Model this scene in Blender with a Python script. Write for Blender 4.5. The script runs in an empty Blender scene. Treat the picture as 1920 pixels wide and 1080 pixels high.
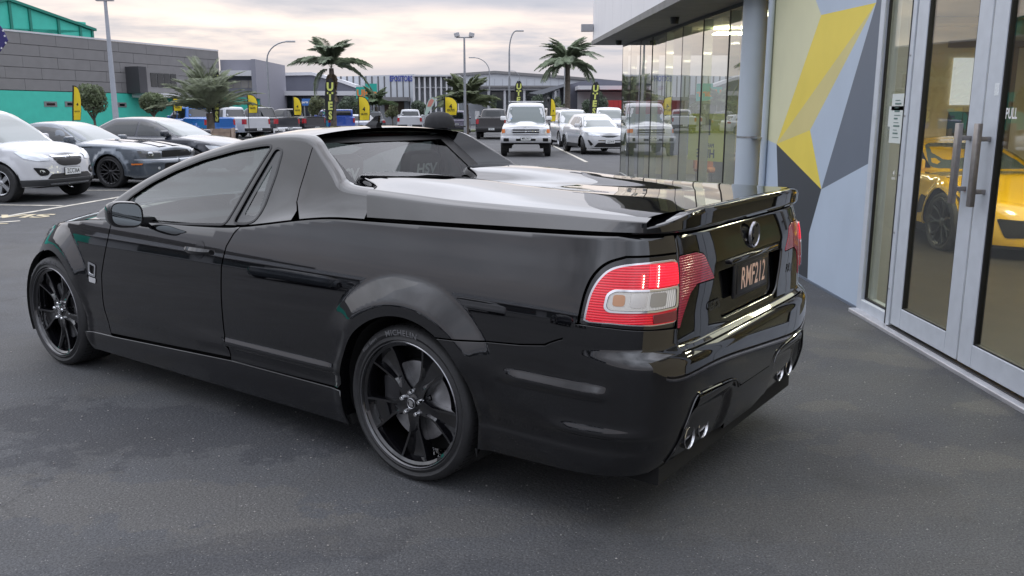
import bpy, bmesh, math, random
import numpy as np
from mathutils import Vector, Matrix
from mathutils.geometry import delaunay_2d_cdt
random.seed(7); RNG = np.random.default_rng(7)
SC = bpy.context.scene; COL = SC.collection
rad = math.radians
# ============================ camera =========================================
CAM_H = 1.58; CAM_F = 1600.0; PITCH = math.atan(328/1600)
cd = bpy.data.cameras.new('camera'); cam = bpy.data.objects.new('camera', cd); COL.objects.link(cam)
cd.sensor_width = 36; cd.lens = 36*CAM_F/1920; cd.clip_start = .05; cd.clip_end = 3000
cam.location = (0, 0, CAM_H); cam.rotation_euler = (math.pi/2 - PITCH, 0, 0)
SC.camera = cam
# ============================ world ==========================================
W = bpy.data.worlds.new('World'); SC.world = W; W.use_nodes = True
nt = W.node_tree; nt.nodes.clear()
SUN_EL, SUN_AZ = rad(16), rad(-24)       # azimuth measured from +Y towards +X
def N(t, **k):
    n = nt.nodes.new(t)
    for a, b in k.items(): setattr(n, a, b)
    return n
def LK(a, b): nt.links.new(a, b)
def M(op, a, b=None, c=None):
    n = N('ShaderNodeMath', operation=op)
    for i, v in enumerate((a, b, c)):
        if v is None: continue
        if isinstance(v, (int, float)): n.inputs[i].default_value = v
        else: LK(v, n.inputs[i])
    return n.outputs[0]
def MIX(f, a, b, mode='MIX'):
    n = N('ShaderNodeMix', data_type='RGBA', blend_type=mode)
    for i, v in ((0, f), (6, a), (7, b)):
        if isinstance(v, (int, float)): n.inputs[i].default_value = v
        elif isinstance(v, tuple): n.inputs[i].default_value = (*v, 1)
        else: LK(v, n.inputs[i])
    return n.outputs[2]
def RAMP(f, stops):
    n = N('ShaderNodeValToRGB'); e = n.color_ramp.elements
    while len(e) < len(stops): e.new(.5)
    for el, (p, c) in zip(e, stops): el.position = p; el.color = (*c, 1) if len(c) == 3 else c
    LK(f, n.inputs[0]); return n.outputs[0]
sky = N('ShaderNodeTexSky', sky_type='NISHITA'); sky.sun_disc = False
sky.sun_elevation = SUN_EL; sky.sun_rotation = SUN_AZ
tc = N('ShaderNodeTexCoord'); sx = N('ShaderNodeSeparateXYZ'); LK(tc.outputs['Generated'], sx.inputs[0])
zz = M('MAXIMUM', sx.outputs[2], 0.0)
den = M('ADD', zz, .10)
cx_ = M('DIVIDE', sx.outputs[0], den); cy_ = M('DIVIDE', sx.outputs[1], den)
cmb = N('ShaderNodeCombineXYZ'); LK(cx_, cmb.inputs[0]); LK(M('MULTIPLY', cy_, 1.15), cmb.inputs[1])
def NOISE(vec, sc, det=5, rough=.55, dist=0.0):
    n = N('ShaderNodeTexNoise'); n.inputs['Scale'].default_value = sc; n.inputs['Detail'].default_value = det
    n.inputs['Roughness'].default_value = rough; n.inputs['Distortion'].default_value = dist
    LK(vec, n.inputs['Vector']); return n.outputs['Fac']
n1 = NOISE(cmb.outputs[0], .42, 7, .52, .5)
n2 = NOISE(cmb.outputs[0], 1.5, 6, .6, .3)
dens = M('ADD', M('MULTIPLY', n1, .72), M('MULTIPLY', n2, .28))
# warm light breaks through near the sunset, low above the horizon
az = M('SUBTRACT', sx.outputs[0], M('MULTIPLY', sx.outputs[1], -.22))
azf = M('MAXIMUM', M('SUBTRACT', 1.0, M('MULTIPLY', M('MULTIPLY', az, az), 1.6)), 0.0)
azf = M('MULTIPLY', azf, M('GREATER_THAN', sx.outputs[1], 0.0))
band = M('SUBTRACT', zz, .085); band = M('MULTIPLY', band, 1/.038); band = M('MAXIMUM', M('SUBTRACT', 1.0, M('MULTIPLY', band, band)), 0.0)
gap = M('MULTIPLY', M('MULTIPLY', band, azf), M('MINIMUM', M('MULTIPLY', M('MAXIMUM', M('SUBTRACT', .575, dens), 0.0), 7.0), 1.0))
cloud = RAMP(dens, [(.32, (.57, .535, .575)), (.45, (.50, .485, .545)), (.53, (.43, .435, .50)), (.66, (.33, .345, .41))])
hor = M('MAXIMUM', M('SUBTRACT', 1.0, M('MULTIPLY', zz, 9.0)), 0.0)
cloud = MIX(M('MULTIPLY', hor, .75), cloud, (.51, .49, .535))
cloud = MIX(M('MINIMUM', M('MULTIPLY', zz, 1.3), .5), cloud, (.43, .47, .53))
big_ = NOISE(tc.outputs['Generated'], 1.7, 4, .5, .6)
mod = M('ADD', 1.0, M('MULTIPLY', M('MULTIPLY', M('SUBTRACT', big_, .5), 2.6), M('MINIMUM', M('MULTIPLY', M('MAXIMUM', M('SUBTRACT', zz, .10), 0.0), 5.0), 1.0)))
up = M('ADD', M('ADD', .84, M('MULTIPLY', M('MINIMUM', M('MULTIPLY', zz, 3.0), 1.0), .20)), M('MULTIPLY', M('MAXIMUM', M('SUBTRACT', zz, .13), 0.0), 2.5))      # an overcast sky brightens towards the zenith
vm = N('ShaderNodeVectorMath', operation='SCALE'); LK(cloud, vm.inputs[0]); LK(M('MULTIPLY', up, M('MAXIMUM', mod, .4)), vm.inputs[3])
col = MIX(gap, vm.outputs[0], (.88, .73, .63))
bg1 = N('ShaderNodeBackground'); LK(sky.outputs[0], bg1.inputs[0]); bg1.inputs[1].default_value = .05
bg2 = N('ShaderNodeBackground'); LK(col, bg2.inputs[0]); bg2.inputs[1].default_value = 1.0
ms = N('ShaderNodeMixShader'); ms.inputs[0].default_value = .94; LK(bg1.outputs[0], ms.inputs[1]); LK(bg2.outputs[0], ms.inputs[2])
wo = N('ShaderNodeOutputWorld'); LK(ms.outputs[0], wo.inputs[0])
sl = bpy.data.lights.new('sun', 'SUN'); sl.energy = .5; sl.angle = rad(120); sl.color = (1, .93, .86)
so = bpy.data.objects.new('sun', sl); COL.objects.link(so)
dv = Vector((math.sin(SUN_AZ)*math.cos(SUN_EL+.5), math.cos(SUN_AZ)*math.cos(SUN_EL+.5), math.sin(SUN_EL+.5)))
so.rotation_euler = dv.to_track_quat('Z', 'Y').to_euler()
SC.view_settings.view_transform = 'Standard'; SC.view_settings.look = 'None'
SC.view_settings.exposure = .64; SC.view_settings.gamma = 1; SC.view_settings.use_curve_mapping = False
SC.cycles.max_bounces = 8; SC.cycles.transparent_max_bounces = 12; SC.cycles.caustics_reflective = False
SC.cycles.caustics_refractive = False; SC.cycles.sample_clamp_indirect = 4
# ============================ materials ======================================
MATS = {}
def mat(name, col, rough=.5, metal=0, coat=0, ior=1.5, noise=0, nscale=8, bump=0, bscale=60, emit=None, trans=0, alpha=None, spec=None):
    if name in MATS: return MATS[name]
    m = bpy.data.materials.new(name); m.use_nodes = True; t = m.node_tree; p = t.nodes['Principled BSDF']
    p.inputs['Base Color'].default_value = (*col, 1); p.inputs['Roughness'].default_value = rough
    p.inputs['Metallic'].default_value = metal; p.inputs['IOR'].default_value = ior
    p.inputs['Coat Weight'].default_value = coat; p.inputs['Coat Roughness'].default_value = .015
    p.inputs['Transmission Weight'].default_value = trans
    if spec is not None: p.inputs['Specular IOR Level'].default_value = spec
    if emit: p.inputs['Emission Color'].default_value = (*emit[0], 1); p.inputs['Emission Strength'].default_value = emit[1]
    if noise or bump:
        tc = t.nodes.new('ShaderNodeTexCoord')
    if noise:
        n = t.nodes.new('ShaderNodeTexNoise'); n.inputs['Scale'].default_value = nscale; n.inputs['Detail'].default_value = 6
        t.links.new(tc.outputs['Object'], n.inputs['Vector'])
        r = t.nodes.new('ShaderNodeValToRGB'); r.color_ramp.elements[0].position = .3; r.color_ramp.elements[1].position = .7
        r.color_ramp.elements[0].color = (*[c*(1-noise) for c in col], 1); r.color_ramp.elements[1].color = (*[min(1, c*(1+noise)) for c in col], 1)
        t.links.new(n.outputs['Fac'], r.inputs[0]); t.links.new(r.outputs[0], p.inputs['Base Color'])
    if bump:
        n = t.nodes.new('ShaderNodeTexNoise'); n.inputs['Scale'].default_value = bscale; n.inputs['Detail'].default_value = 4
        t.links.new(tc.outputs['Object'], n.inputs['Vector'])
        b = t.nodes.new('ShaderNodeBump'); b.inputs['Strength'].default_value = bump; b.inputs['Distance'].default_value = .01
        t.links.new(n.outputs['Fac'], b.inputs['Height']); t.links.new(b.outputs[0], p.inputs['Normal'])
    MATS[name] = m; return m
def thin_glass(name, tint=(.8, .85, .83), rough=.0, ior=1.5, boost=1.0, body=None):
    """a pane without thickness effects: straight-through light plus a Fresnel mirror"""
    if name in MATS: return MATS[name]
    m = bpy.data.materials.new(name); m.use_nodes = True; t = m.node_tree; t.nodes.clear()
    o = t.nodes.new('ShaderNodeOutputMaterial'); tr = t.nodes.new('ShaderNodeBsdfTransparent'); tr.inputs[0].default_value = (*tint, 1)
    g = t.nodes.new('ShaderNodeBsdfGlossy'); g.inputs['Roughness'].default_value = rough
    f = t.nodes.new('ShaderNodeFresnel'); ge = t.nodes.new('ShaderNodeNewGeometry'); mx = t.nodes.new('ShaderNodeMix'); mx.inputs[2].default_value = ior; mx.inputs[3].default_value = 1/ior; t.links.new(ge.outputs['Backfacing'], mx.inputs[0]); t.links.new(mx.outputs[0], f.inputs[0])
    mu = t.nodes.new('ShaderNodeMath'); mu.operation = 'MULTIPLY'; mu.use_clamp = True; mu.inputs[1].default_value = boost
    x = t.nodes.new('ShaderNodeMixShader'); t.links.new(f.outputs[0], mu.inputs[0]); t.links.new(mu.outputs[0], x.inputs[0])
    last = tr.outputs[0]
    if body:
        d = t.nodes.new('ShaderNodeBsdfDiffuse'); d.inputs[0].default_value = (*body[0], 1); y = t.nodes.new('ShaderNodeMixShader'); y.inputs[0].default_value = body[1]
        t.links.new(tr.outputs[0], y.inputs[1]); t.links.new(d.outputs[0], y.inputs[2]); last = y.outputs[0]
    t.links.new(last, x.inputs[1]); t.links.new(g.outputs[0], x.inputs[2]); t.links.new(x.outputs[0], o.inputs[0])
    MATS[name] = m; return m
BLACK = mat('black_paint', (.0022, .0022, .0028), .02, ior=1.62, coat=.5, noise=.1, nscale=3)
TRIM = mat('black_trim', (.012, .012, .013), .45, bump=.1, bscale=300)
GLOSSB = mat('gloss_black', (.004, .004, .005), .08, ior=1.5, coat=.6)
DARK = mat('dark_void', (.004, .004, .004), .9)
RUBBER = mat('tyre_rubber', (.018, .018, .019), .62, noise=.25, nscale=20, bump=.15, bscale=120)
CHROME = mat('chrome', (.75, .76, .78), .08, 1)
STEEL = mat('brushed_steel', (.42, .42, .43), .35, 1, noise=.12, nscale=30)
GLASSD = mat('car_glass', (.012, .016, .017), .03, ior=1.6, coat=.5)
GLASSL = mat('car_windscreen', (.10, .125, .12), .04, ior=1.7, coat=.5)
WHITEP = mat('white_plastic', (.75, .75, .75), .5)
# ============================ mesh helpers ===================================
def tag(o, label=None, cat=None, group=None, kind=None):
    if label: o['label'] = label
    if cat: o['category'] = cat
    if group: o['group'] = group
    if kind: o['kind'] = kind
    return o
def empty(name, loc=(0, 0, 0), rz=0, label=None, cat=None, group=None, parent=None):
    o = bpy.data.objects.new(name, None); COL.objects.link(o); o.location = loc; o.rotation_euler = (0, 0, rz)
    o.empty_display_size = .2
    if parent: o.parent = parent
    return tag(o, label, cat, group)
def mk(name, V, F, m, parent=None, smooth=False, normals=None, loc=None, rot=None, mi=None):
    me = bpy.data.meshes.new(name); me.from_pydata([tuple(map(float, v)) for v in V], [], [tuple(map(int, f)) for f in F])
    ml = m if isinstance(m, (list, tuple)) else [m]
    for x in ml: me.materials.append(x)
    if mi is not None: me.polygons.foreach_set('material_index', mi)
    if smooth: me.polygons.foreach_set('use_smooth', [True]*len(me.polygons))
    me.update()
    if normals is not None: me.normals_split_custom_set_from_vertices([tuple(n) for n in normals])
    o = bpy.data.objects.new(name, me); COL.objects.link(o)
    if parent: o.parent = parent
    if loc is not None: o.location = loc
    if rot is not None: o.rotation_euler = rot
    return o
class MB:
    """collects shapes and links them as one mesh object"""
    def __init__(k): k.V, k.F, k.I, k.cur = [], [], [], 0
    def add(k, V, F, mi=None):
        b = len(k.V); k.V += [tuple(v) for v in V]; k.F += [tuple(b+i for i in f) for f in F]; k.I += [k.cur if mi is None else mi]*len(F); return k
    def box(k, x0, x1, y0, y1, z0, z1, T=None, mi=None):
        V = [(x, y, z) for z in (z0, z1) for y in (y0, y1) for x in (x0, x1)]
        if T: V = [T @ Vector(v) for v in V]
        return k.add(V, [(0,2,3,1),(4,5,7,6),(0,1,5,4),(2,6,7,3),(0,4,6,2),(1,3,7,5)], mi)
    def bbox(k, x0, x1, y0, y1, z0, z1, b=.01, T=None, mi=None):
        """box with chamfered edges"""
        bm = bmesh.new(); bmesh.ops.create_cube(bm, size=1)
        for v in bm.verts: v.co = Vector(((x0+x1)/2+v.co.x*(x1-x0), (y0+y1)/2+v.co.y*(y1-y0), (z0+z1)/2+v.co.z*(z1-z0)))
        bmesh.ops.bevel(bm, geom=bm.edges[:], offset=b, segments=2, affect='EDGES', profile=.5)
        V = [(T @ v.co if T else v.co)[:] for v in bm.verts]; F = [[v.index for v in f.verts] for f in bm.faces]; bm.free(); return k.add(V, F, mi)
    def tube(k, pts, r, n=8, cap=True, mi=None):
        pts = [Vector(p) for p in pts]; R = r if isinstance(r, (list, tuple)) else [r]*len(pts); V = []; F = []
        up = None
        for i, p in enumerate(pts):
            d = (pts[min(i+1, len(pts)-1)] - pts[max(i-1, 0)]).normalized()
            if up is None: up = d.orthogonal().normalized()
            a = (up - d*up.dot(d)).normalized(); b = d.cross(a); up = a
            V += [p + (a*math.cos(2*math.pi*j/n) + b*math.sin(2*math.pi*j/n))*R[i] for j in range(n)]
        for i in range(len(pts)-1):
            F += [(i*n+j, i*n+(j+1) % n, (i+1)*n+(j+1) % n, (i+1)*n+j) for j in range(n)]
        if cap: F += [tuple(range(n))[::-1], tuple((len(pts)-1)*n+j for j in range(n))]
        return k.add(V, F, mi)
    def lathe(k, prof, n=32, T=None, mi=None, a0=0, a1=2*math.pi):
        """profile of (axial, radius) turned about the local X axis"""
        full = abs(a1-a0-2*math.pi) < 1e-6; m = n if full else n+1; V = []; F = []
        for (a, r) in prof:
            for j in range(m):
                t = a0+(a1-a0)*j/n; V.append(Vector((a, r*math.cos(t), r*math.sin(t))))
        if T: V = [T @ v for v in V]
        for i in range(len(prof)-1):
            for j in range(n):
                j2 = (j+1) % m; F.append((i*m+j, i*m+j2, (i+1)*m+j2, (i+1)*m+j))
        return k.add(V, F, mi)
    def prism(k, pts, d0, d1, ax='y', T=None, mi=None):
        """polygon in the plane across axis ax, extruded from d0 to d1"""
        def q(p, d): return {'y': (p[0], d, p[1]), 'x': (d, p[0], p[1]), 'z': (p[0], p[1], d)}[ax]
        n = len(pts); V = [q(p, d0) for p in pts] + [q(p, d1) for p in pts]
        if T: V = [T @ Vector(v) for v in V]
        return k.add(V, [tuple(range(n)), tuple(range(2*n-1, n-1, -1))] + [(i, i+n, (i+1) % n+n, (i+1) % n) for i in range(n)], mi)
    def build(k, name, m, parent=None, smooth=False, loc=None, rot=None, fix=True):
        o = mk(name, k.V, k.F, m, parent, smooth, None, loc, rot, k.I)
        if fix:
            bm = bmesh.new(); bm.from_mesh(o.data); bmesh.ops.recalc_face_normals(bm, faces=bm.faces[:]); bm.to_mesh(o.data); bm.free()
        if smooth == 'auto':
            for p in o.data.polygons: p.use_smooth = True
            o.data.set_sharp_from_angle(angle=rad(38))
        return o
def inpoly(pts, poly):
    x, y = pts[:, 0], pts[:, 1]; P = np.asarray(poly); c = np.zeros(len(pts), bool); j = len(P)-1
    for i in range(len(P)):
        xi, yi = P[i]; xj, yj = P[j]
        if yi != yj:
            c ^= ((yi > y) != (yj > y)) & (x < (xj-xi)*(y-yi)/(yj-yi)+xi)
        j = i
    return c
def dens(poly, step, closed=True):
    P = np.asarray(poly, float); out = []
    for i in range(len(P) if closed else len(P)-1):
        a = P[i]; b = P[(i+1) % len(P)]; n = max(1, int(math.ceil(np.hypot(*(b-a))/step)))
        out += [a+(b-a)*t/n for t in range(n)]
    if not closed: out.append(P[-1])
    return np.array(out)
def smooth_poly(poly, r=.02, n=4):
    """rounds the corners of a polygon"""
    P = np.asarray(poly, float); out = []
    for i in range(len(P)):
        p = P[i]; a = P[i-1]-p; b = P[(i+1) % len(P)]-p; la, lb = np.hypot(*a), np.hypot(*b); q = min(r, la*.45, lb*.45)
        A = p+a/la*q; B = p+b/lb*q
        for t in np.linspace(0, 1, n+1): out.append((1-t)**2*A+2*t*(1-t)*p+t*t*B)
    return np.array(out)
def panel(name, Fn, outer, m, parent=None, holes=(), step=.03, flange=.012, off=0.0, mirror=False, eps=.003, out=None, flange_holes=True, edge=0.0015, gap=0.0):
    """a sheet cut to an outline on the surface Fn(u, v) -> xyz, with edges turned in"""
    outer = dens(outer, step); holes = [dens(h, step) for h in holes]
    loops = [outer]+holes; lo = outer.min(0); hi = outer.max(0)
    gx, gy = np.meshgrid(np.arange(lo[0]+step/2, hi[0], step), np.arange(lo[1]+step/2, hi[1], step))
    gx = gx + (np.arange(gx.shape[0]) % 2)[:, None]*step*.5
    G = np.stack([gx.ravel(), gy.ravel()], -1); ok = inpoly(G, outer)
    for h in holes: ok &= ~inpoly(G, h)
    G = G[ok]; B = np.concatenate(loops)
    if len(G):
        far = np.ones(len(G), bool)
        for c in range(0, len(G), 4000):
            d = np.hypot(G[c:c+4000, None, 0]-B[None, :, 0], G[c:c+4000, None, 1]-B[None, :, 1]).min(1); far[c:c+4000] = d > step*.5
        G = G[far]
    pts = np.concatenate([B, G]) if len(G) else B; edges = []; b = 0
    for l in loops: edges += [(b+i, b+(i+1) % len(l)) for i in range(len(l))]; b += len(l)
    r = delaunay_2d_cdt([Vector(p) for p in pts], edges, [], 0, 1e-6)
    V2 = np.array([v[:] for v in r[0]]); T = np.array([f for f in r[2] if len(f) == 3]); cen = V2[T].mean(1)
    ok = inpoly(cen, outer)
    for h in holes: ok &= ~inpoly(cen, h)
    T = T[ok]
    def SN(q):
        P = Fn(q[:, 0], q[:, 1]); a = Fn(q[:, 0]+eps, q[:, 1])-Fn(q[:, 0]-eps, q[:, 1]); c = Fn(q[:, 0], q[:, 1]+eps)-Fn(q[:, 0], q[:, 1]-eps)
        n = np.cross(a, c); n /= np.linalg.norm(n, axis=1)[:, None]+1e-12
        return P, n
    P, Nn = SN(V2)
    if out is not None:
        o_ = np.asarray(out, float)
        if (Nn @ o_).mean() < 0: Nn = -Nn
    else:
        c0 = np.array([0, np.clip(P[:, 1].mean(), -.4, 2.9), .55]); sg = np.einsum('ij,ij->i', Nn, P-c0)
        if sg.mean() < 0: Nn = -Nn
    P = P+Nn*off
    V = [tuple(p) for p in P]; NV = [tuple(n) for n in Nn]; F = []
    tri = P[T]; fn = np.cross(tri[:, 1]-tri[:, 0], tri[:, 2]-tri[:, 0]); fl = np.einsum('ij,ij->i', fn, Nn[T].mean(1)) < 0
    for t, f in zip(T, fl): F.append((t[0], t[2], t[1]) if f else tuple(t))
    if flange > 0:
        for li, l in enumerate(loops):
            if li and not flange_holes: continue
            p, n = SN(l)
            if out is not None:
                if (n @ o_).mean() < 0: n = -n
            elif np.einsum('ij,ij->i', n, p-c0).mean() < 0: n = -n
            p = p+n*off; k = len(l)
            tang = np.roll(p, -1, 0)-np.roll(p, 1, 0); side = np.cross(tang, n); side /= np.linalg.norm(side, axis=1)[:, None]+1e-12
            # side must point away from the sheet
            q = l+0; e = np.roll(l, -1, 0)-l; area = 0.5*np.sum(l[:, 0]*np.roll(l[:, 1], -1)-np.roll(l[:, 0], -1)*l[:, 1])
            mid = p.mean(0)
            if np.einsum('ij,ij->i', side, p-mid).mean() < 0: side = -side
            if li: side = -side
            b0 = len(V)
            rings = [(p, n), (p-n*edge+side*edge*.7, (n+side)/1.414), (p-n*flange+side*edge*.7, side)]
            for a_, b_ in rings:
                V += [tuple(x) for x in a_]; NV += [tuple(x) for x in b_]
            for ri in range(2):
                for i in range(k):
                    j = (i+1) % k; F.append((b0+ri*k+i, b0+ri*k+j, b0+(ri+1)*k+j, b0+(ri+1)*k+i))
    o = mk(name, V, F, m, parent, True, NV); res = [o]
    if mirror:
        V2_ = [(-v[0], v[1], v[2]) for v in V]; N2 = [(-v[0], v[1], v[2]) for v in NV]; F2 = [f[::-1] for f in F]
        res.append(mk(name, V2_, F2, m, parent, True, N2))
    return res if mirror else o
def grid(name, Fn, us, vs, m, parent=None, mirror=False, out=None, closed_u=False, build=True):
    U, Vv = np.meshgrid(us, vs); e = 1e-3
    P = Fn(U.ravel(), Vv.ravel()); nu, nv = len(us), len(vs)
    F = [(j*nu+i, j*nu+i+1, (j+1)*nu+i+1, (j+1)*nu+i) for j in range(nv-1) for i in range(nu-1)]
    o = mk(name, P, F, m, parent, True)
    bm = bmesh.new(); bm.from_mesh(o.data); bmesh.ops.remove_doubles(bm, verts=bm.verts[:], dist=1e-4); bmesh.ops.recalc_face_normals(bm, faces=bm.faces[:])
    bm.faces.ensure_lookup_table()
    if out is not None and sum(f.normal.dot(Vector(out))*f.calc_area() for f in bm.faces) < 0: bmesh.ops.reverse_faces(bm, faces=bm.faces[:])
    bm.to_mesh(o.data); bm.free(); o.data.polygons.foreach_set('use_smooth', [True]*len(o.data.polygons))
    if mirror:
        me = o.data.copy()
        for v in me.vertices: v.co.x *= -1
        me.flip_normals(); o2 = bpy.data.objects.new(name, me); COL.objects.link(o2); o2.parent = parent; return [o, o2]
    return o
_txt = {}
def text_geo(s, size=1, extrude=.0, bold=0.0, spacing=1.0):
    key = (s, bold, spacing)
    if key not in _txt:
        c = bpy.data.curves.new('t', 'FONT'); c.body = s; c.size = 1; c.align_x = 'CENTER'; c.align_y = 'CENTER'; c.offset = bold; c.resolution_u = 3; c.space_character = spacing
        o = bpy.data.objects.new('t', c); COL.objects.link(o); dg = bpy.context.evaluated_depsgraph_get(); me = bpy.data.meshes.new_from_object(o.evaluated_get(dg))
        _txt[key] = ([v.co[:] for v in me.vertices], [tuple(p.vertices) for p in me.polygons]); bpy.data.objects.remove(o); bpy.data.curves.remove(c); bpy.data.meshes.remove(me)
    V, F = _txt[key]; return [(v[0]*size, v[1]*size) for v in V], F
def text_mb(mb, s, size, T, sx=1.0, bold=0.0, mi=None, spacing=1.0, depth=0.0):
    """lettering lying in the XY plane of T"""
    V, F = text_geo(s, size, bold=bold, spacing=spacing)
    mb.add([T @ Vector((v[0]*sx, v[1], depth)) for v in V], F, mi); return mb
def copy_tree(o, parent=None, loc=None, rz=None):
    c = o.copy(); COL.objects.link(c)
    if parent: c.parent = parent
    for ch in o.children: copy_tree(ch, c)
    if loc is not None: c.location = loc
    if rz is not None: c.rotation_euler = (0, 0, rz)
    return c
# ============================ survey helpers =================================
_cp, _sp = math.cos(PITCH), math.sin(PITCH)
def ray(px, py):
    a, b = (px-960)/CAM_F, (py-540)/CAM_F
    return Vector((a, _cp-b*_sp, -_sp-b*_cp))
def atY(px, py, Y): d = ray(px, py); t = Y/d.y; return Vector((d.x*t, Y, CAM_H+d.z*t))
def atX(px, py, X): d = ray(px, py); t = X/d.x; return Vector((X, d.y*t, CAM_H+d.z*t))
def gnd(px, py): d = ray(px, py); t = -CAM_H/d.z; return Vector((d.x*t, d.y*t, 0))
# ============================ ground =========================================
def ground_mat():
    m = bpy.data.materials.new('asphalt'); m.use_nodes = True; t = m.node_tree; p = t.nodes['Principled BSDF']
    def nd(ty, **k):
        n = t.nodes.new(ty)
        for a, b in k.items(): setattr(n, a, b)
        return n
    def mth(op, a, b=None, clamp=False):
        n = nd('ShaderNodeMath', operation=op); n.use_clamp = clamp
        for i, v in enumerate((a, b)):
            if v is None: continue
            if isinstance(v, (int, float)): n.inputs[i].default_value = v
            else: t.links.new(v, n.inputs[i])
        return n.outputs[0]
    def noise(sc, det=4, rough=.6, dist=0):
        n = nd('ShaderNodeTexNoise'); n.inputs['Scale'].default_value = sc; n.inputs['Detail'].default_value = det; n.inputs['Roughness'].default_value = rough; n.inputs['Distortion'].default_value = dist
        t.links.new(tc.outputs['Object'], n.inputs['Vector']); return n
    def ramp(f, a, b, ca=(0, 0, 0), cb=(1, 1, 1)):
        n = nd('ShaderNodeValToRGB'); n.color_ramp.elements[0].position = a; n.color_ramp.elements[1].position = b
        n.color_ramp.elements[0].color = (*ca, 1); n.color_ramp.elements[1].color = (*cb, 1); t.links.new(f, n.inputs[0]); return n.outputs[0]
    def mix(f, a, b, mode='MIX'):
        n = nd('ShaderNodeMix', data_type='RGBA', blend_type=mode)
        for i, v in ((0, f), (6, a), (7, b)):
            if isinstance(v, (int, float)): n.inputs[i].default_value = v
            elif isinstance(v, tuple): n.inputs[i].default_value = (*v, 1)
            else: t.links.new(v, n.inputs[i])
        return n.outputs[2]
    tc = nd('ShaderNodeTexCoord'); sep = nd('ShaderNodeSeparateXYZ'); t.links.new(tc.outputs['Object'], sep.inputs[0])
    big = noise(.35, 5, .6, .3).outputs['Fac']; mid = noise(2.2, 6, .65, .4).outputs['Fac']; fine = noise(120, 3, .75).outputs['Fac']; grit = noise(210, 2, .6).outputs['Fac']
    vor = nd('ShaderNodeTexVoronoi', feature='F1'); vor.inputs['Scale'].default_value = 62; t.links.new(tc.outputs['Object'], vor.inputs['Vector'])
    base = mix(ramp(big, .35, .68), (.080, .083, .089), (.112, .114, .118))
    base = mix(mth('MULTIPLY', ramp(mid, .42, .62), .4), base, (.088, .086, .083))
    # worn and patched areas, each with its own torn outline
    dis = noise(1.6, 5, .7); dis2 = noise(5.5, 4, .7)
    dx = mth('ADD', mth('MULTIPLY', mth('SUBTRACT', dis.outputs['Fac'], .5), 3.4), mth('MULTIPLY', mth('SUBTRACT', dis2.outputs['Fac'], .5), 1.7))
    def blob(cx, cy, rx, ry, rot, edge, col, k):
        nonlocal base
        c, s = math.cos(rot), math.sin(rot)
        X = mth('SUBTRACT', sep.outputs[0], cx); Y = mth('SUBTRACT', sep.outputs[1], cy)
        u = mth('DIVIDE', mth('ADD', mth('MULTIPLY', X, c), mth('MULTIPLY', Y, s)), rx); v = mth('DIVIDE', mth('SUBTRACT', mth('MULTIPLY', Y, c), mth('MULTIPLY', X, s)), ry)
        r = mth('SQRT', mth('ADD', mth('MULTIPLY', u, u), mth('MULTIPLY', v, v)))
        r = mth('ADD', r, mth('MULTIPLY', dx, 1.0))
        f = mth('MULTIPLY', mth('DIVIDE', mth('SUBTRACT', 1.0, r), edge, True), k); f = mth('MINIMUM', mth('MAXIMUM', f, 0.0), k); base = mix(f, base, col)
    LT = (.120, .116, .109); DK = (.040, .042, .049)
    for a_ in [(-1.8, 4.12, 1.25, .42, -.04, .14, DK, .50), (-1.55, 3.28, .95, .22, -.12, .12, LT, .62), (-.55, 3.05, .9, .14, .10, .15, LT, .40), (-1.0, 2.85, .7, .14, .3, .18, DK, .28), (-1.6, 5.0, .75, .20, .35, .2, LT, .38), (-3.6, 5.6, 1.0, .5, .2, .3, LT, .35),
               (1.72, 4.48, .20, .13, .4, .12, LT, .7), (1.82, 3.85, .55, .20, -.30, .14, LT, .62), (2.60, 4.46, .18, .10, .2, .14, LT, .6), (2.35, 5.45, .42, .12, -.5, .14, LT, .6), (2.30, 5.95, .22, .08, -.5, .14, LT, .5), (1.55, 5.2, .35, .16, .3, .2, LT, .45), (1.2, 3.2, .7, .25, .1, .25, LT, .35), (2.2, 3.0, .5, .2, .1, .3, DK, .3), (.3, 2.7, .8, .3, .1, .4, DK, .3), (-5.5, 9.5, 3.0, 1.2, .1, .5, LT, .35)]:
        blob(*a_)
    sp = ramp(vor.outputs['Distance'], .05, .24, (1, 1, 1), (0, 0, 0)); vc = ramp(grit, .52, .60)
    speck = mth('MULTIPLY', sp, vc)
    base = mix(mth('MULTIPLY', ramp(fine, .44, .58), .85), base, mix(1.0, base, (.45, .45, .45), 'MULTIPLY'))
    base = mix(mth('MULTIPLY', speck, .9), base, (.44, .43, .41))
    cv = nd('ShaderNodeTexVoronoi', feature='DISTANCE_TO_EDGE'); cv.inputs['Scale'].default_value = .42
    wv = nd('ShaderNodeVectorMath', operation='ADD'); nz = noise(1.3, 6, .7); sc_ = nd('ShaderNodeVectorMath', operation='SCALE'); t.links.new(nz.outputs['Color'], sc_.inputs[0]); sc_.inputs[3].default_value = .9
    t.links.new(tc.outputs['Object'], wv.inputs[0]); t.links.new(sc_.outputs[0], wv.inputs[1]); t.links.new(wv.outputs[0], cv.inputs['Vector'])
    crk = mth('MULTIPLY', ramp(cv.outputs['Distance'], .0, .006, (1, 1, 1), (0, 0, 0)), ramp(big, .50, .56)); base = mix(mth('MULTIPLY', crk, .55), base, (.022, .022, .023))
    oil = ramp(noise(.9, 3, .5).outputs['Fac'], .62, .70); base = mix(mth('MULTIPLY', oil, .28), base, (.030, .030, .032))
    t.links.new(base, p.inputs['Base Color'])
    ro = mth('ADD', mth('MULTIPLY', mid, .25), .60); t.links.new(ro, p.inputs['Roughness']); p.inputs['Specular IOR Level'].default_value = .25
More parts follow.
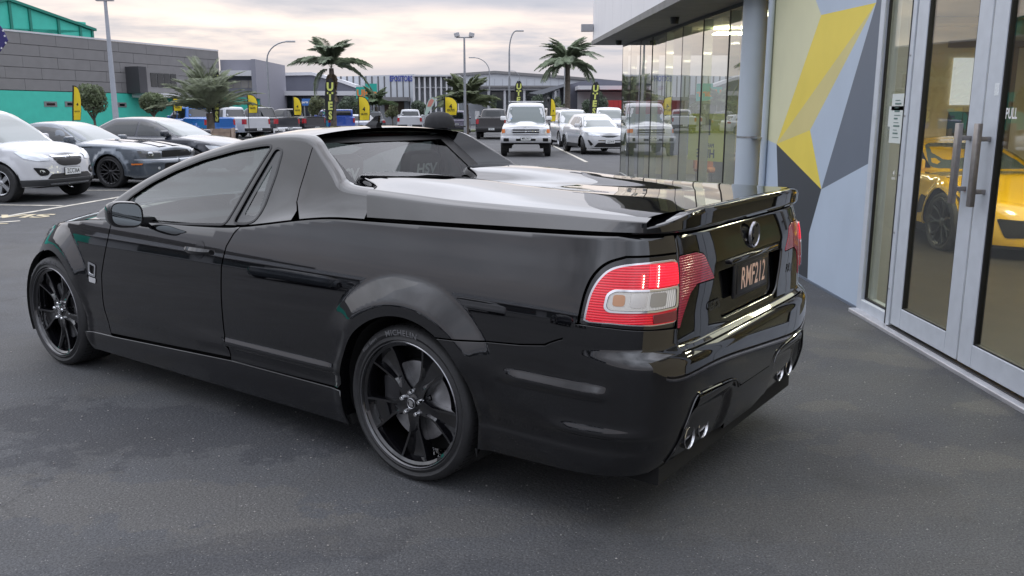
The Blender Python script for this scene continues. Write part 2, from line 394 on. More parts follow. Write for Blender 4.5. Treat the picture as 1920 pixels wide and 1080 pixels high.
    b = nd('ShaderNodeBump'); b.inputs['Strength'].default_value = .8; b.inputs['Distance'].default_value = .004
    h = mth('ADD', mth('MULTIPLY', fine, .5), mth('MULTIPLY', vor.outputs['Distance'], .9)); t.links.new(h, b.inputs['Height']); t.links.new(b.outputs[0], p.inputs['Normal'])
    return m
ASPH = ground_mat()
def sheet(name, pts, z, m, kind='structure', parent=None):
    o = mk(name, [(p[0], p[1], z) for p in pts], [tuple(range(len(pts)))], m, parent)
    if kind: o['kind'] = kind
    return o
sheet('ground', [(-900, -400), (900, -400), (900, 1200), (-900, 1200)], 0, ASPH)
b = MB(); b.box(-8, 6, 74, 78, 0, .14); b.box(-60, -5, 70, 74, 0, .13)
g_ = b.build('kerbed_verge', mat('verge', (.10, .12, .05), .9, noise=.3, nscale=3)); g_['kind'] = 'structure'
V_, F_ = [], []
for _ in range(1500):
    x_, y_ = RNG.uniform(-3.5, 2.75), RNG.uniform(2.0, 8.5); r_ = RNG.uniform(.0016, .0042)*(1+.12*y_); k_ = len(V_); z_ = r_*.5
    V_ += [(x_+r_, y_, z_), (x_, y_+r_*.8, z_), (x_-r_*.9, y_, z_), (x_, y_-r_, z_), (x_, y_, z_+r_*.7), (x_, y_, z_-r_*.6)]; F_ += [(k_+a, k_+(a+1) % 4, k_+4) for a in range(4)]+[(k_+(a+1) % 4, k_+a, k_+5) for a in range(4)]
g_ = mk('loose_grit', V_, F_, mat('grit', (.22, .21, .20), .8, noise=.5, nscale=2)); g_['kind'] = 'stuff'; g_['label'] = 'loose pale grit scattered over the asphalt'
LINE = mat('road_line', (.50, .47, .40), .7, noise=.35, nscale=6); LINEY = mat('road_letter', (.52, .45, .30), .7, noise=.35, nscale=6)
def strip(name, a, c, w, m, z=.005):
    a = Vector(a[:2]); c = Vector(c[:2]); d = (c-a).normalized(); n = Vector((-d.y, d.x))*w/2
    return sheet(name, [a-n, c-n, c+n, a+n], z, m)
strip('bay_line', gnd(-300, 424), gnd(0, 408), .10, LINE); sl_a = gnd(0, 408); 
strip('bay_line', gnd(0, 408), gnd(275, 361), .11, LINE)
strip('bay_line', gnd(-200, 382), gnd(118, 386), .10, LINE)
strip('bay_line', gnd(135, 357), gnd(300, 357), .10, LINE)
strip('bay_line', gnd(-100, 424), gnd(38, 414.5), .10, LINE)
strip('bay_line', gnd(-100, 421), gnd(15, 419.5), .08, LINEY)
strip('bay_line', gnd(1030, 270), gnd(1100, 304), .12, LINE)
strip('bay_line', gnd(1020, 262), gnd(1036, 274), .12, LINE)
mb = MB(); Tg = Matrix.Translation((*gnd(45, 406).xy, .006)) @ Matrix.Rotation(rad(8), 4, 'Z'); text_mb(mb, 'VIS', .62, Tg, 1.0, .03); o = mb.build('bay_lettering', LINEY); o['kind'] = 'structure'
# ============================ showroom =======================================
XW = 2.84
show = empty('showroom_building', (XW, 6, 0), 0, 'showroom with a faceted yellow, grey and slate mural, tall glazing and glass entrance doors', 'building')
def SP(o): o.parent = show; o.matrix_parent_inverse = Matrix.Translation((-XW, -6, 0)); return o
def SB(mb, name, m, smooth=False): return SP(mb.build(name, m, None, smooth))
PALE = mat('mural_pale_green', (.66, .65, .43), .55, noise=.04, nscale=2, bump=.05, bscale=40); YEL = mat('mural_yellow', (.78, .62, .08), .5, noise=.04, nscale=2, bump=.05, bscale=40)
PYEL = mat('mural_pale_yellow', (.63, .55, .23), .5, noise=.04, nscale=2); LGR = mat('mural_light_grey', (.44, .52, .62), .5, noise=.04, nscale=2, bump=.05, bscale=40); SLT = mat('mural_slate', (.12, .145, .185), .5, noise=.05, nscale=2); DSL = mat('mural_dark', (.035, .042, .052), .5, noise=.05, nscale=2)
def wp(px, py): v = atX(px, py, XW); return (v.y, v.z)
y_end = 6.80
def facet(pts, m, k=[0]):
    k[0] += 1; b = MB(); P = [wp(*q) if q[0] > 100 else q for q in pts]; b.prism(P, XW, XW+.05, 'x'); return SB(b, 'mural_facet', m)
A_, B_, C_, D_, E_ = (1540, 28), (1643, 5), (1456, 270), (1519, 244), (1540, 355)
yt = 9.75
facet([C_, A_, wp(1522, -20), (wp(1522, -20)[0]+.2, 3.2), (yt, 3.2), (yt, 1.30)], PALE)
facet([A_, wp(1522, -20), (wp(1522, -20)[0]+.2, 3.2), (y_end+.1, 3.2), B_], LGR)
facet([C_, A_, B_, (1637, 14)], YEL)
facet([C_, (1637, 14), B_, D_], PYEL)
facet([C_, D_, E_], YEL)
facet([D_, B_, E_], LGR)
facet([E_, B_, (y_end+.1, 3.2), (y_end, 3.2), (y_end, wp(1640, 304)[1])], SLT)
facet([E_, (y_end, wp(1640, 304)[1]), (y_end, 0), (8.05, 0), (8.10, .45)], LGR)
facet([C_, E_, (8.10, .45), (8.05, 0), (8.9, 0)], DSL)
facet([C_, (8.9, 0), (yt, 0), (yt, 1.30)], LGR)
b = MB(); b.box(XW+.05, XW+.25, y_end, yt, 0, 3.2); SB(b, 'wall_core', mat('plaster', (.5, .5, .48), .8))
b = MB(); b.box(XW-.012, XW-.0, y_end+.01, yt, 0, .02); SB(b, 'wall_foot', SLT)
ALU = mat('aluminium_frame', (.53, .57, .62), .4, .08, noise=.05, nscale=12); GASK = mat('gasket', (.006, .006, .006), .6)
SGL = thin_glass('shop_glass', (.86, .90, .87), boost=1.35); CGL = thin_glass('curtain_glass', (.62, .68, .64), boost=1.5, body=((.55, .58, .55), .10))
# entrance: sidelight, two doors
b = MB(); b.bbox(XW-.03, XW+.10, 6.72, 6.80, 0, 3.0, .006); b.bbox(XW-.03, XW+.10, 6.19, 6.27, 0, 3.0, .006); b.bbox(XW-.03, XW+.10, 6.27, 6.72, .02, .11, .006); b.bbox(XW-.03, XW+.10, 2.0, 6.80, 2.70, 2.82, .006)
en = SB(b, 'entrance_frame', ALU)
b = MB(); b.box(XW-.032, XW-.028, 6.245, 6.26, 0, 2.7); b.box(XW+.0, XW+.02, 6.705, 6.72, .11, 2.7); b.box(XW, XW+.02, 6.27, 6.285, .11, 2.7); b.box(XW, XW+.02, 6.285, 6.705, .11, .125); SB(b, 'frame_gasket', GASK)
b = MB(); b.box(XW+.02, XW+.026, 6.27, 6.72, .11, 2.70); SB(b, 'sidelight_pane', SGL)
for z_ in np.arange(.3, 2.7, .42):
    b = MB(); b.lathe([(-.004, .0005), (-.004, .007), (0, .008)], 10, T=Matrix.Translation((XW-.031, 6.225, z_))); SB(b, 'frame_screw', STEEL)
b = MB(); b.bbox(XW-.10, XW+.12, 2.0, 6.78, -.005, .028, .006); SB(b, 'door_threshold', mat('threshold', (.62, .62, .64), .3, .6, noise=.15, nscale=6))
b = MB(); b.box(XW-.05, XW+.05, 2.0, 6.18, .028, .034); SB(b, 'threshold_track', TRIM)
def door(y0, y1, handle_y, lab, pull=False):
    d = empty('entrance_door', (XW, (y0+y1)/2, 0), 0, parent=None); SP(d)
    def DB(mb, name, m, sm=False): o = mb.build(name, m, None, sm); o.parent = d; o.matrix_parent_inverse = Matrix.Translation((-XW, -(y0+y1)/2, 0)); return o
    s_ = .155; b = MB(); X0, X1 = XW-.025, XW+.025
    b.bbox(X0, X1, y0, y0+s_, .045, 2.69, .005); b.bbox(X0, X1, y1-s_, y1, .045, 2.69, .005); b.bbox(X0, X1, y0+s_, y1-s_, .045, .19, .005); b.bbox(X0, X1, y0+s_, y1-s_, 2.55, 2.69, .005)
    DB(b, 'door_frame', ALU)
    b = MB()
    for a_ in (y0+s_, y1-s_-.012): b.box(X0+.006, X1-.006, a_, a_+.012, .19, 2.55)
    b.box(X0+.006, X1-.006, y0+s_, y1-s_, .19, .20); DB(b, 'glazing_gasket', GASK)
    b = MB(); b.box(XW-.003, XW+.003, y0+s_, y1-s_, .19, 2.55); DB(b, 'door_pane', SGL)
    b = MB(); b.bbox(XW-.115, XW-.085, handle_y-.023, handle_y+.023, 1.03, 1.52, .003)
    for z_ in (1.12, 1.43): b.bbox(XW-.085, XW-.025, handle_y-.016, handle_y+.016, z_-.014, z_+.014, .002)
    DB(b, 'pull_handle', mat('handle_bronze', (.33, .31, .30), .35, .8, noise=.1, nscale=30), 'auto'); return d, DB
door(5.215, 6.175, 5.32, '')
d2, DB2 = door(4.235, 5.198, 5.10, '', True)
door(3.25, 4.225, 3.40, '')
b = MB(); text_mb(b, 'PULL', .085, Matrix.Translation((XW-.0045, 4.945, 1.575)) @ Matrix.Rotation(-math.pi/2, 4, 'Z') @ Matrix.Rotation(math.pi/2, 4, 'X'), .62, .02); DB2(b, 'pull_lettering', WHITEP)
b = MB(); b.box(XW-.027, XW-.0255, 5.06, 5.105, 1.68, 1.75); DB2(b, 'door_sticker', mat('sticker', (.7, .74, .76), .4, noise=.2, nscale=120))
# notices stuck in the sidelight
PAPER = mat('paper_white', (.62, .66, .63), .6)
b = MB(); b.box(XW+.015, XW+.018, 6.36, 6.56, 1.36, 1.72)
n_ = SB(b, 'notice', PAPER)
b = MB()
for i in range(11): b.box(XW+.0125, XW+.0145, 6.40+.02*(i % 3), 6.50, 1.40+i*.027, 1.405+i*.027+.006*(i % 2))
SB(b, 'notice_print', mat('print', (.12, .2, .18), .6))
b = MB(); b.box(XW+.015, XW+.018, 6.34, 6.60, 1.60, 1.63); b.box(XW+.015, XW+.018, 6.56, 6.60, 1.48, 1.60); SB(b, 'notice_strip', PAPER)
b = MB(); text_mb(b, '4', .05, Matrix.Translation((XW+.012, 6.42, 1.14)) @ Matrix.Rotation(-math.pi/2, 4, 'Z') @ Matrix.Rotation(math.pi/2, 4, 'X'), 1, .03); text_mb(b, 'GUYS', .022, Matrix.Translation((XW+.012, 6.42, 1.10)) @ Matrix.Rotation(-math.pi/2, 4, 'Z') @ Matrix.Rotation(math.pi/2, 4, 'X'), 1, .03); SB(b, 'glass_logo', WHITEP)
# round column and thin downpipe at the end of the wall
b = MB(); Tz = Matrix.Rotation(rad(-90), 4, 'Y'); b.lathe([(0, .135), (3.4, .135)], 40, T=Matrix.Translation((XW-.11, 10.0, 0)) @ Tz); SB(b, 'round_column', mat('column_paint', (.48, .54, .60), .4, noise=.03, nscale=3), 'auto')
b = MB(); b.lathe([(0, .035), (3.3, .035)], 20, T=Matrix.Translation((XW-.04, 9.62, 0)) @ Tz); SB(b, 'downpipe', MATS['column_paint'], 'auto')
b = MB(); b.lathe([(0, .139), (.02, .139)], 40, T=Matrix.Translation((XW-.11, 10.0, 1.30)) @ Tz); b.box(XW-.12, XW-.02, 9.6, 9.9, 1.30, 1.318); SB(b, 'pipe_clamp', STEEL, 'auto')
# curtain wall
ys_m = [10.0+1.575*i for i in range(9)]
ztopg = lambda y: 2.90+(y-12)*.031
for i in range(8):
    y0, y1 = ys_m[i], ys_m[i+1]
    b = MB(); x_ = XW+RNG.uniform(-.004, .004); V = [(x_, y0+.014, .06), (x_+RNG.uniform(-.004, .004), y1-.014, .06), (x_+RNG.uniform(-.004, .004), y1-.014, ztopg(y1)), (x_, y0+.014, ztopg(y0))]
    b.add(V, [(0, 1, 2, 3)]); o = b.build('curtain_pane', CGL, None, fix=False); SP(o)
for i, y0 in enumerate(ys_m):
    b = MB(); b.box(XW-.006, XW+.01, y0-.013, y0+.013, .05, ztopg(y0)); SB(b, 'glazing_joint', GASK)
    b = MB(); b.box(XW+.012, XW+.14, y0-.01, y0+.01, .05, ztopg(y0)); SB(b, 'glass_fin', thin_glass('fin_glass', (.75, .82, .76), boost=1.2, body=((.62, .66, .56), .45)))
b = MB(); b.box(XW-.02, XW+.06, 10.0, 22.62, 0, .055); SB(b, 'curtain_sill', STEEL)
b = MB(); b.add([(XW-.01, 10, ztopg(10)), (XW-.01, 22.62, ztopg(22.62)), (XW-.01, 22.62, ztopg(22.62)+.06), (XW-.01, 10, ztopg(10)+.06)], [(0, 1, 2, 3)]); SB(b, 'head_channel', TRIM)
# overhanging canopy and upper storey
XC = 2.03; yc0, yc1 = 9.6, 22.62
zc = lambda y: ztopg(y)+.05
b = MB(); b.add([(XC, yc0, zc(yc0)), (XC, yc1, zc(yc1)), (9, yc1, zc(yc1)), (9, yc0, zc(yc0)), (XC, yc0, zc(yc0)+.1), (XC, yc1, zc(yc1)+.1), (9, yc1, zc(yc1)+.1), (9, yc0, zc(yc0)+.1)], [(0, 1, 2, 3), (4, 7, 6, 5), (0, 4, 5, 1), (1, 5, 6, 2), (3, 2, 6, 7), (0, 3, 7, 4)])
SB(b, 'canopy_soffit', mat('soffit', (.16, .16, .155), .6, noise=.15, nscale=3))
b = MB()
for y_ in (20.3, 13.4):
    b.lathe([(0, .0005), (.0, .06), (.10, .07), (.12, .05)], 16, T=Matrix.Translation((2.45, y_, zc(y_)-.10)) @ Tz)
    SB(b, 'soffit_lamp', TRIM, 'auto'); b = MB()  # small dark lamp fixtures under the soffit, unlit
CLAD = mat('white_cladding', (.74, .74, .76), .5, noise=.03, nscale=1)
y_ = yc0
for i in range(9):
    y2 = yc0+(yc1-yc0)*(i+1)/9; b = MB(); b.bbox(XC+.03, XC+.10, y_+.008, y2-.008, zc(y_)+.11, 7.2, .006); SB(b, 'cladding_panel', CLAD); y_ = y2
b = MB(); b.bbox(XC+.05, 9, yc1-.06, yc1+.0, zc(yc1)+.11, 7.2, .006); SB(b, 'cladding_panel', CLAD)
b = MB(); b.box(XC+.11, 9, yc0, yc1-.07, 3.35, 7.15); SB(b, 'upper_storey', mat('plaster', (.5, .5, .48), .8))
b = MB(); b.bbox(XC-.28, XC+.02, 22.4, 22.55, 3.60, 3.78, .01); b.box(XC-.02, XC+.04, 22.45, 22.5, 3.65, 3.70); SB(b, 'wall_lamp', mat('lamp_body', (.4, .4, .42), .5))
# inside ---------------------------------------------------------------------
CREAM = mat('cream_wall', (.66, .57, .39), .7, noise=.04, nscale=1); FLO = mat('showroom_floor', (.045, .040, .035), .42, noise=.2, nscale=3, spec=.25); FL2 = mat('hall_floor', (.20, .19, .17), .3, noise=.1, nscale=3)
b = MB(); b.box(XW+.12, 12, 0, 13.4, -.02, .02); o = SB(b, 'showroom_floor', FLO)
b = MB(); b.box(XW+.06, 12, 13.6, 22.5, -.02, .02); b.box(XW+.06, 4.2, 9.8, 13.6, .021, .025); o = SB(b, 'hall_floor', FL2)
b = MB(); b.box(4.3, 12, 13.4, 13.55, 0, 3.6); b.box(11.9, 12, 0, 13.4, 0, 3.6); SB(b, 'inner_wall', CREAM)
b = MB(); b.box(XW+.25, 3.30, 9.72, 9.80, 0, 3.2); b.box(XW+.26, 3.1, 7.2, 7.3, 0, 3.2); SB(b, 'return_wall', mat('pale_wall', (.60, .58, .38), .7))
b = MB(); b.box(XW+.12, 12, 0, 13.4, 3.02, 3.1); SB(b, 'showroom_ceiling', mat('ceiling', (.70, .62, .44), .8))
b = MB(); b.box(XW+.12, 12, 0, .1, 0, 3.6); b.box(XW+.1, XW+.2, 0, 3.2, 0, 3.0); SB(b, 'back_wall', CREAM)
b = MB(); b.box(9.0, 9.1, 13.6, 22.5, 0, .9); b.box(9.0, 9.1, 13.6, 22.5, 2.75, 3.3); b.box(9, 9.1, 13.6, 14.2, .9, 2.75)
for y_ in (16.4, 19.3, 22.3): b.box(9.0, 9.1, y_, y_+.2, .9, 2.75)
SB(b, 'hall_rear_wall', mat('pale_wall', (.60, .58, .38), .7))
b = MB(); b.box(3.4, 9, 22.45, 22.5, 0, .5); b.box(5.5, 9, 22.45, 22.5, .5, 3.2); SB(b, 'hall_end_wall', mat('pale_wall', (.60, .58, .38), .7))
# door and window frames on the cream wall
b = MB(); BR = mat('bronze_frame', (.22, .16, .09), .4, .3)
for x_ in (7.55, 8.05, 9.55): b.box(x_, x_+.10, 13.33, 13.39, 0, 2.55)
b.box(6.6, 9.65, 13.33, 13.39, 2.55, 2.65); SB(b, 'inner_door_frame', BR)
b = MB(); b.box(8.15, 9.55, 13.36, 13.38, 0, 2.55); SB(b, 'inner_door_leaf', mat('green_glass', (.17, .19, .14), .15, coat=.5, noise=.25, nscale=1.2))
b = MB(); b.box(6.7, 7.5, 13.36, 13.38, 1.7, 2.4); SB(b, 'inner_window', mat('lit_window', (.7, .7, .72), .5, emit=((.8, .8, .85), .5)))
b = MB(); b.box(6.7, 7.4, 13.36, 13.38, .2, 1.6); SB(b, 'inner_door_leaf', mat('grey_leaf', (.12, .13, .14), .5))
b = MB(); b.box(4.3, 12, 13.32, 13.39, 2.86, 2.90); SB(b, 'wall_moulding', mat('moulding', (.75, .65, .42), .6))
LIT = mat('lit_panel', (1, .9, .7), .5, emit=((1, .88, .66), 46.0))
for (x_, y_) in ((4.6, 7.6), (6.6, 7.6), (4.6, 10.8), (7.4, 10.8), (4.6, 4.5), (6.8, 4.5)):
    b = MB(); b.box(x_, x_+.5, y_, y_+.5, 3.0, 3.015); SB(b, 'ceiling_light', LIT)
for (x_, y_) in ((3.5, 15.1), (3.5, 12.1), (5.5, 18.1), (5.5, 13.9)):
    b = MB(); b.box(x_, x_+.55, y_, y_+.45, 2.92, 2.935); SB(b, 'hall_light', LIT)
b = MB(); b.box(XW+.1, 9, 9.8, 22.5, 2.94+.08, 3.02+.08); SB(b, 'hall_ceiling', mat('ceiling2', (.45, .44, .30), .8))
for nm, loc, sz, en_ in (('showroom_light', (6, 7.5, 2.95), 4.5, 110), ('hall_lamp', (6, 16.5, 2.85), 4.5, 70)):
    l = bpy.data.lights.new(nm, 'AREA'); l.energy = en_; l.size = sz; l.color = (1, .93, .80); lo = bpy.data.objects.new(nm, l); COL.objects.link(lo); lo.location = loc
# free-standing things inside the hall, seen through the glass
def inside_sign(y, x, w, h, z, words, label):
    r = empty('poster_stand', (x, y, .02), 0, label, 'sign')
    Rz = Matrix.Rotation(rad(-62), 4, 'Z')
    b = MB(); b.box(-w/2, w/2, -.01, .01, z, z+h, T=Rz); b.build('poster', mat('poster_yellow', (.62, .64, .16), .5, emit=((.62, .66, .14), .10)), r)
    b = MB(); b.box(-.02, .02, -.02, .02, 0, z, T=Rz); b.box(-w*.35, w*.35, -.16, .16, 0, .02, T=Rz); b.build('stand', STEEL, r)
    b = MB()
    for s, sz, zz_ in words: text_mb(b, s, sz, Rz @ Matrix.Translation((0, -.012, z+zz_)) @ Matrix.Rotation(math.pi/2, 4, 'X'), -1.0, .03)
    b.box(-w*.05, w*.10, -.014, -.011, z+h*.55, z+h*.88, T=Rz); b.build('poster_lettering', mat('ink', (.05, .06, .10), .5), r)
inside_sign(14.9, 3.35, .95, .80, .75, [('PARKING', .10, .26), ('HERE', .20, .12)], 'large yellow PARKING HERE poster read from behind through the glazing')
inside_sign(12.4, 3.45, .40, .42, 1.0, [('PARKING', .055, .13), ('HERE', .09, .06)], 'small yellow PARKING HERE poster beside the round column behind the glass')
def desk(x, y, lab, top=(.30, .26, .22)):
    r = empty('reception_desk', (x, y, .02), 0, lab, 'desk')
    b = MB(); b.bbox(-.8, .8, -.35, .35, .70, .74, .008); b.build('desktop', mat('desk_top', top, .4), r)
    for sx_ in (-.72, .72):
        b = MB(); b.box(sx_-.03, sx_+.03, -.3, .3, 0, .70); b.build('leg', STEEL, r)
    b = MB(); b.box(-.7, .7, .2, .22, .25, .70); b.build('modesty_panel', mat('desk_panel', (.35, .34, .32), .6), r)
desk(5.0, 18.2, 'desk behind the far panes of the glass wall'); desk(4.6, 16.0, 'desk behind the large yellow poster in the glazed hall')
def chair(x, y, rz, lab, col):
    r = empty('visitor_chair', (x, y, .02), rz, lab, 'chair'); m_ = mat('chair_'+str(col), col, .6)
    b = MB(); b.bbox(-.25, .25, -.25, .25, .40, .48, .03); b.build('seat', m_, r, 'auto'); b = MB(); b.bbox(-.25, .25, .2, .27, .45, .92, .03); b.build('backrest', m_, r, 'auto')
    for a_ in (-.21, .21):
        for c_ in (-.2, .2): b = MB(); b.tube([(a_, c_, 0), (a_, c_, .42)], .014, 6); b.build('leg', STEEL, r)
chair(4.0, 17.3, .5, 'orange visitor chair nearest the curtain wall', (.45, .20, .08)); chair(4.2, 13.2, 2.2, 'orange visitor chair behind the small yellow poster', (.45, .20, .08))
# ---- smooth interpolation and the vehicle skirt surface -------------------
def pch(xs, ys):
    """monotone cubic through points, vectorised"""
    xs = np.array(xs, float); ys = np.array(ys, float)
    h = np.diff(xs); d = np.diff(ys) / h
    m = np.zeros(len(xs)); m[0] = d[0]; m[-1] = d[-1]
    for i in range(1, len(xs) - 1):
        if d[i-1] * d[i] > 0:
            w1 = 2*h[i] + h[i-1]; w2 = h[i] + 2*h[i-1]
            m[i] = (w1 + w2) / (w1/d[i-1] + w2/d[i])
    def f(x):
        x = np.clip(np.asarray(x, float), xs[0], xs[-1])
        i = np.clip(np.searchsorted(xs, x) - 1, 0, len(xs) - 2)
        t = (x - xs[i]) / h[i]; t2 = t*t; t3 = t2*t
        return (2*t3-3*t2+1)*ys[i] + (t3-2*t2+t)*h[i]*m[i] + (-2*t3+3*t2)*ys[i+1] + (t3-t2)*h[i]*m[i+1]
    return f
def sstep(a, b, x):
    t = np.clip((np.asarray(x, float) - a) / (b - a), 0, 1); return t*t*(3-2*t)

class Skirt:
    """lower body wall of a vehicle: s runs round the plan (0 = middle of the tail, positive = left side), z is height"""
    def __init__(k, W, yR, yF, y0R, y0F, nR, nF, ztop, inset, yend_R, yend_F, rnd=.06, bumps=None, yshift=None):
        k.W, k.yR, k.yF, k.y0R, k.y0F = W, yR, yF, y0R, y0F
        k.ztop, k.inset, k.endR, k.endF, k.rnd, k.bumps, k.nR, k.nF = ztop, inset, yend_R, yend_F, rnd, bumps, nR, nF
        th = np.linspace(0, math.pi/2, 3000)
        th = th - .0*np.sin(4*th)
        rx = W*np.sin(th)**(2/nR); ry = y0R - (y0R-yR)*np.cos(th)**(2/nR)
        fx = W*np.cos(th)**(2/nF); fy = y0F + (yF-y0F)*np.sin(th)**(2/nF)
        my = np.linspace(y0R, y0F, 3000)[1:-1]
        x = np.concatenate([rx, np.full(len(my), W), fx]); y = np.concatenate([ry, my, fy])
        s = np.concatenate([[0], np.cumsum(np.hypot(np.diff(x), np.diff(y)))])
        keep = np.concatenate([[True], np.diff(s) > 1e-9])
        k.tx, k.ty, k.ts = x[keep], y[keep], s[keep]
        k.S = float(k.ts[-1])
    def y_at(k, s):
        s = (np.asarray(s, float) + k.S) % (2*k.S) - k.S
        return np.interp(np.abs(s), k.ts, k.ty)
    def s_y(k, y):      # arc position of a point on the left side by its y
        return float(np.interp(y, k.ty, k.ts))
    def s_rear(k, x):   # on the tail face by x (left = negative x)
        return float(np.interp(abs(x), k.tx[:len(k.tx)//3], k.ts[:len(k.tx)//3])) * (1 if x < 0 else -1)
    def s_front(k, x):  # on the nose; runs past S for the right-hand half
        xs = k.tx[::-1][:len(k.tx)//3]; ss = k.S - k.ts[::-1][:len(k.tx)//3]
        d = float(np.interp(abs(x), xs, ss)); return k.S - d if x < 0 else k.S + d
    def P(k, s, z):
        s = (np.asarray(s, float) + k.S) % (2*k.S) - k.S; z = np.asarray(z, float)
        a = np.abs(s); x = np.interp(a, k.ts, k.tx); y = np.interp(a, k.ts, k.ty)
        zt = k.ztop(y); r = k.rnd
        e = np.clip((z - (zt - r)) / r, 0, 1)
        top = r*(1 - np.sqrt(np.clip(1 - e*e, 0, 1)))*.8
        i = k.inset(z) + top
        xx = x*(k.W - i)/k.W
        LR = k.y0R - k.yR; LF = k.yF - k.y0F
        tr = np.clip((k.y0R - y)/LR, 0, 1); tf = np.clip((y - k.y0F)/LF, 0, 1)
        yy = y + tr*(k.endR(z) + top) - tf*(k.endF(z) + top)
        if k.bumps is not None:
            b = k.bumps(y, z, x)
            xx = xx + b[0]*(x > 1e-6)*np.clip(x/k.W, 0, 1)**2; yy = yy + b[1]
        sg = np.where(s >= 0, -1.0, 1.0)
        return np.stack([xx*sg, yy, z], -1)
    def half_top(k, y):
        """half width of the rim at the top for a row at (undisplaced) plan y"""
        x = np.interp(y, k.ty, k.tx)
        return x
# ---------------------------- the black ute ---------------------------------
H_zt = pch([-1.15,-.9,.3,.45,1.3,2.2,2.7,3.3,3.7,3.9], [1.155,1.148,1.118,1.115,1.015,.985,.955,.89,.79,.71])
H_in = pch([.16,.24,.30,.345,.36,.40,.43,.47,.55,.65,.75,.85,.92,1.0,1.08,1.16],
           [.055,.022,.012,.012,.014,.010,.004,.0,.0,.002,.008,.019,.033,.055,.079,.099])
H_eR = pch([.16,.25,.33,.42,.47,.60,.68,.715,.74,.80,.90,1.0,1.08,1.16],
           [.13,.075,.035,.012,.006,.0,.002,.020,.050,.050,.048,.052,.066,.086])
H_eF = pch([.16,.3,.5,.62,.72,.8,.9,1.0],[.10,.03,0,.01,.06,.16,.35,.6])
def H_bumps(y, z, x):
    bx = np.zeros(np.broadcast(y, z).shape); by = np.zeros_like(bx)
    for yc, m in ((0.0, 1.0), (3.009, .9)):
        r = np.hypot(y - yc, z - .345); an = np.degrees(np.arctan2(z - .345, np.abs(y - yc) + 1e-9))
        f = sstep(.575, .44, r) if False else np.clip((.575 - r)/.135, 0, 1); f = np.where(f < .18, f*f/.36, np.where(f > .80, .71+.1-(1-f)**2/.4, f-.09))/.81
        low = np.where(y - yc > 0, sstep(24, 50, an), sstep(16, 40, an))
        bx = bx + m*(.034*f*low + .012*np.clip((.45-r)/.03,0,1)*(1-low))
    # lower door strake
    st = sstep(.40,.425,z)*(1-sstep(.425,.47,z))*sstep(.35,.5,y)*(1-sstep(1.25,1.9,y))
    bx = bx + .016*st
    # two strakes in the side of the rear bumper
    s1 = sstep(.555,.575,z)*(1-sstep(.575,.625,z))*sstep(-1.0,-.93,y)*(1-sstep(-.62,-.45,y))*(y < 0)
    s2 = sstep(.40,.42,z)*(1-sstep(.42,.47,z))*sstep(-1.3,-1.1,y)*(1-sstep(-.85,-.66,y))*(y < 0)
    bx = bx + .013*s1 + .015*s2
    # front fender crease
    return bx, by
HS = Skirt(.952, -1.195, 3.90, -.45, 2.55, 6.0, 2.5, H_zt, H_in, H_eR, H_eF, .014, H_bumps)
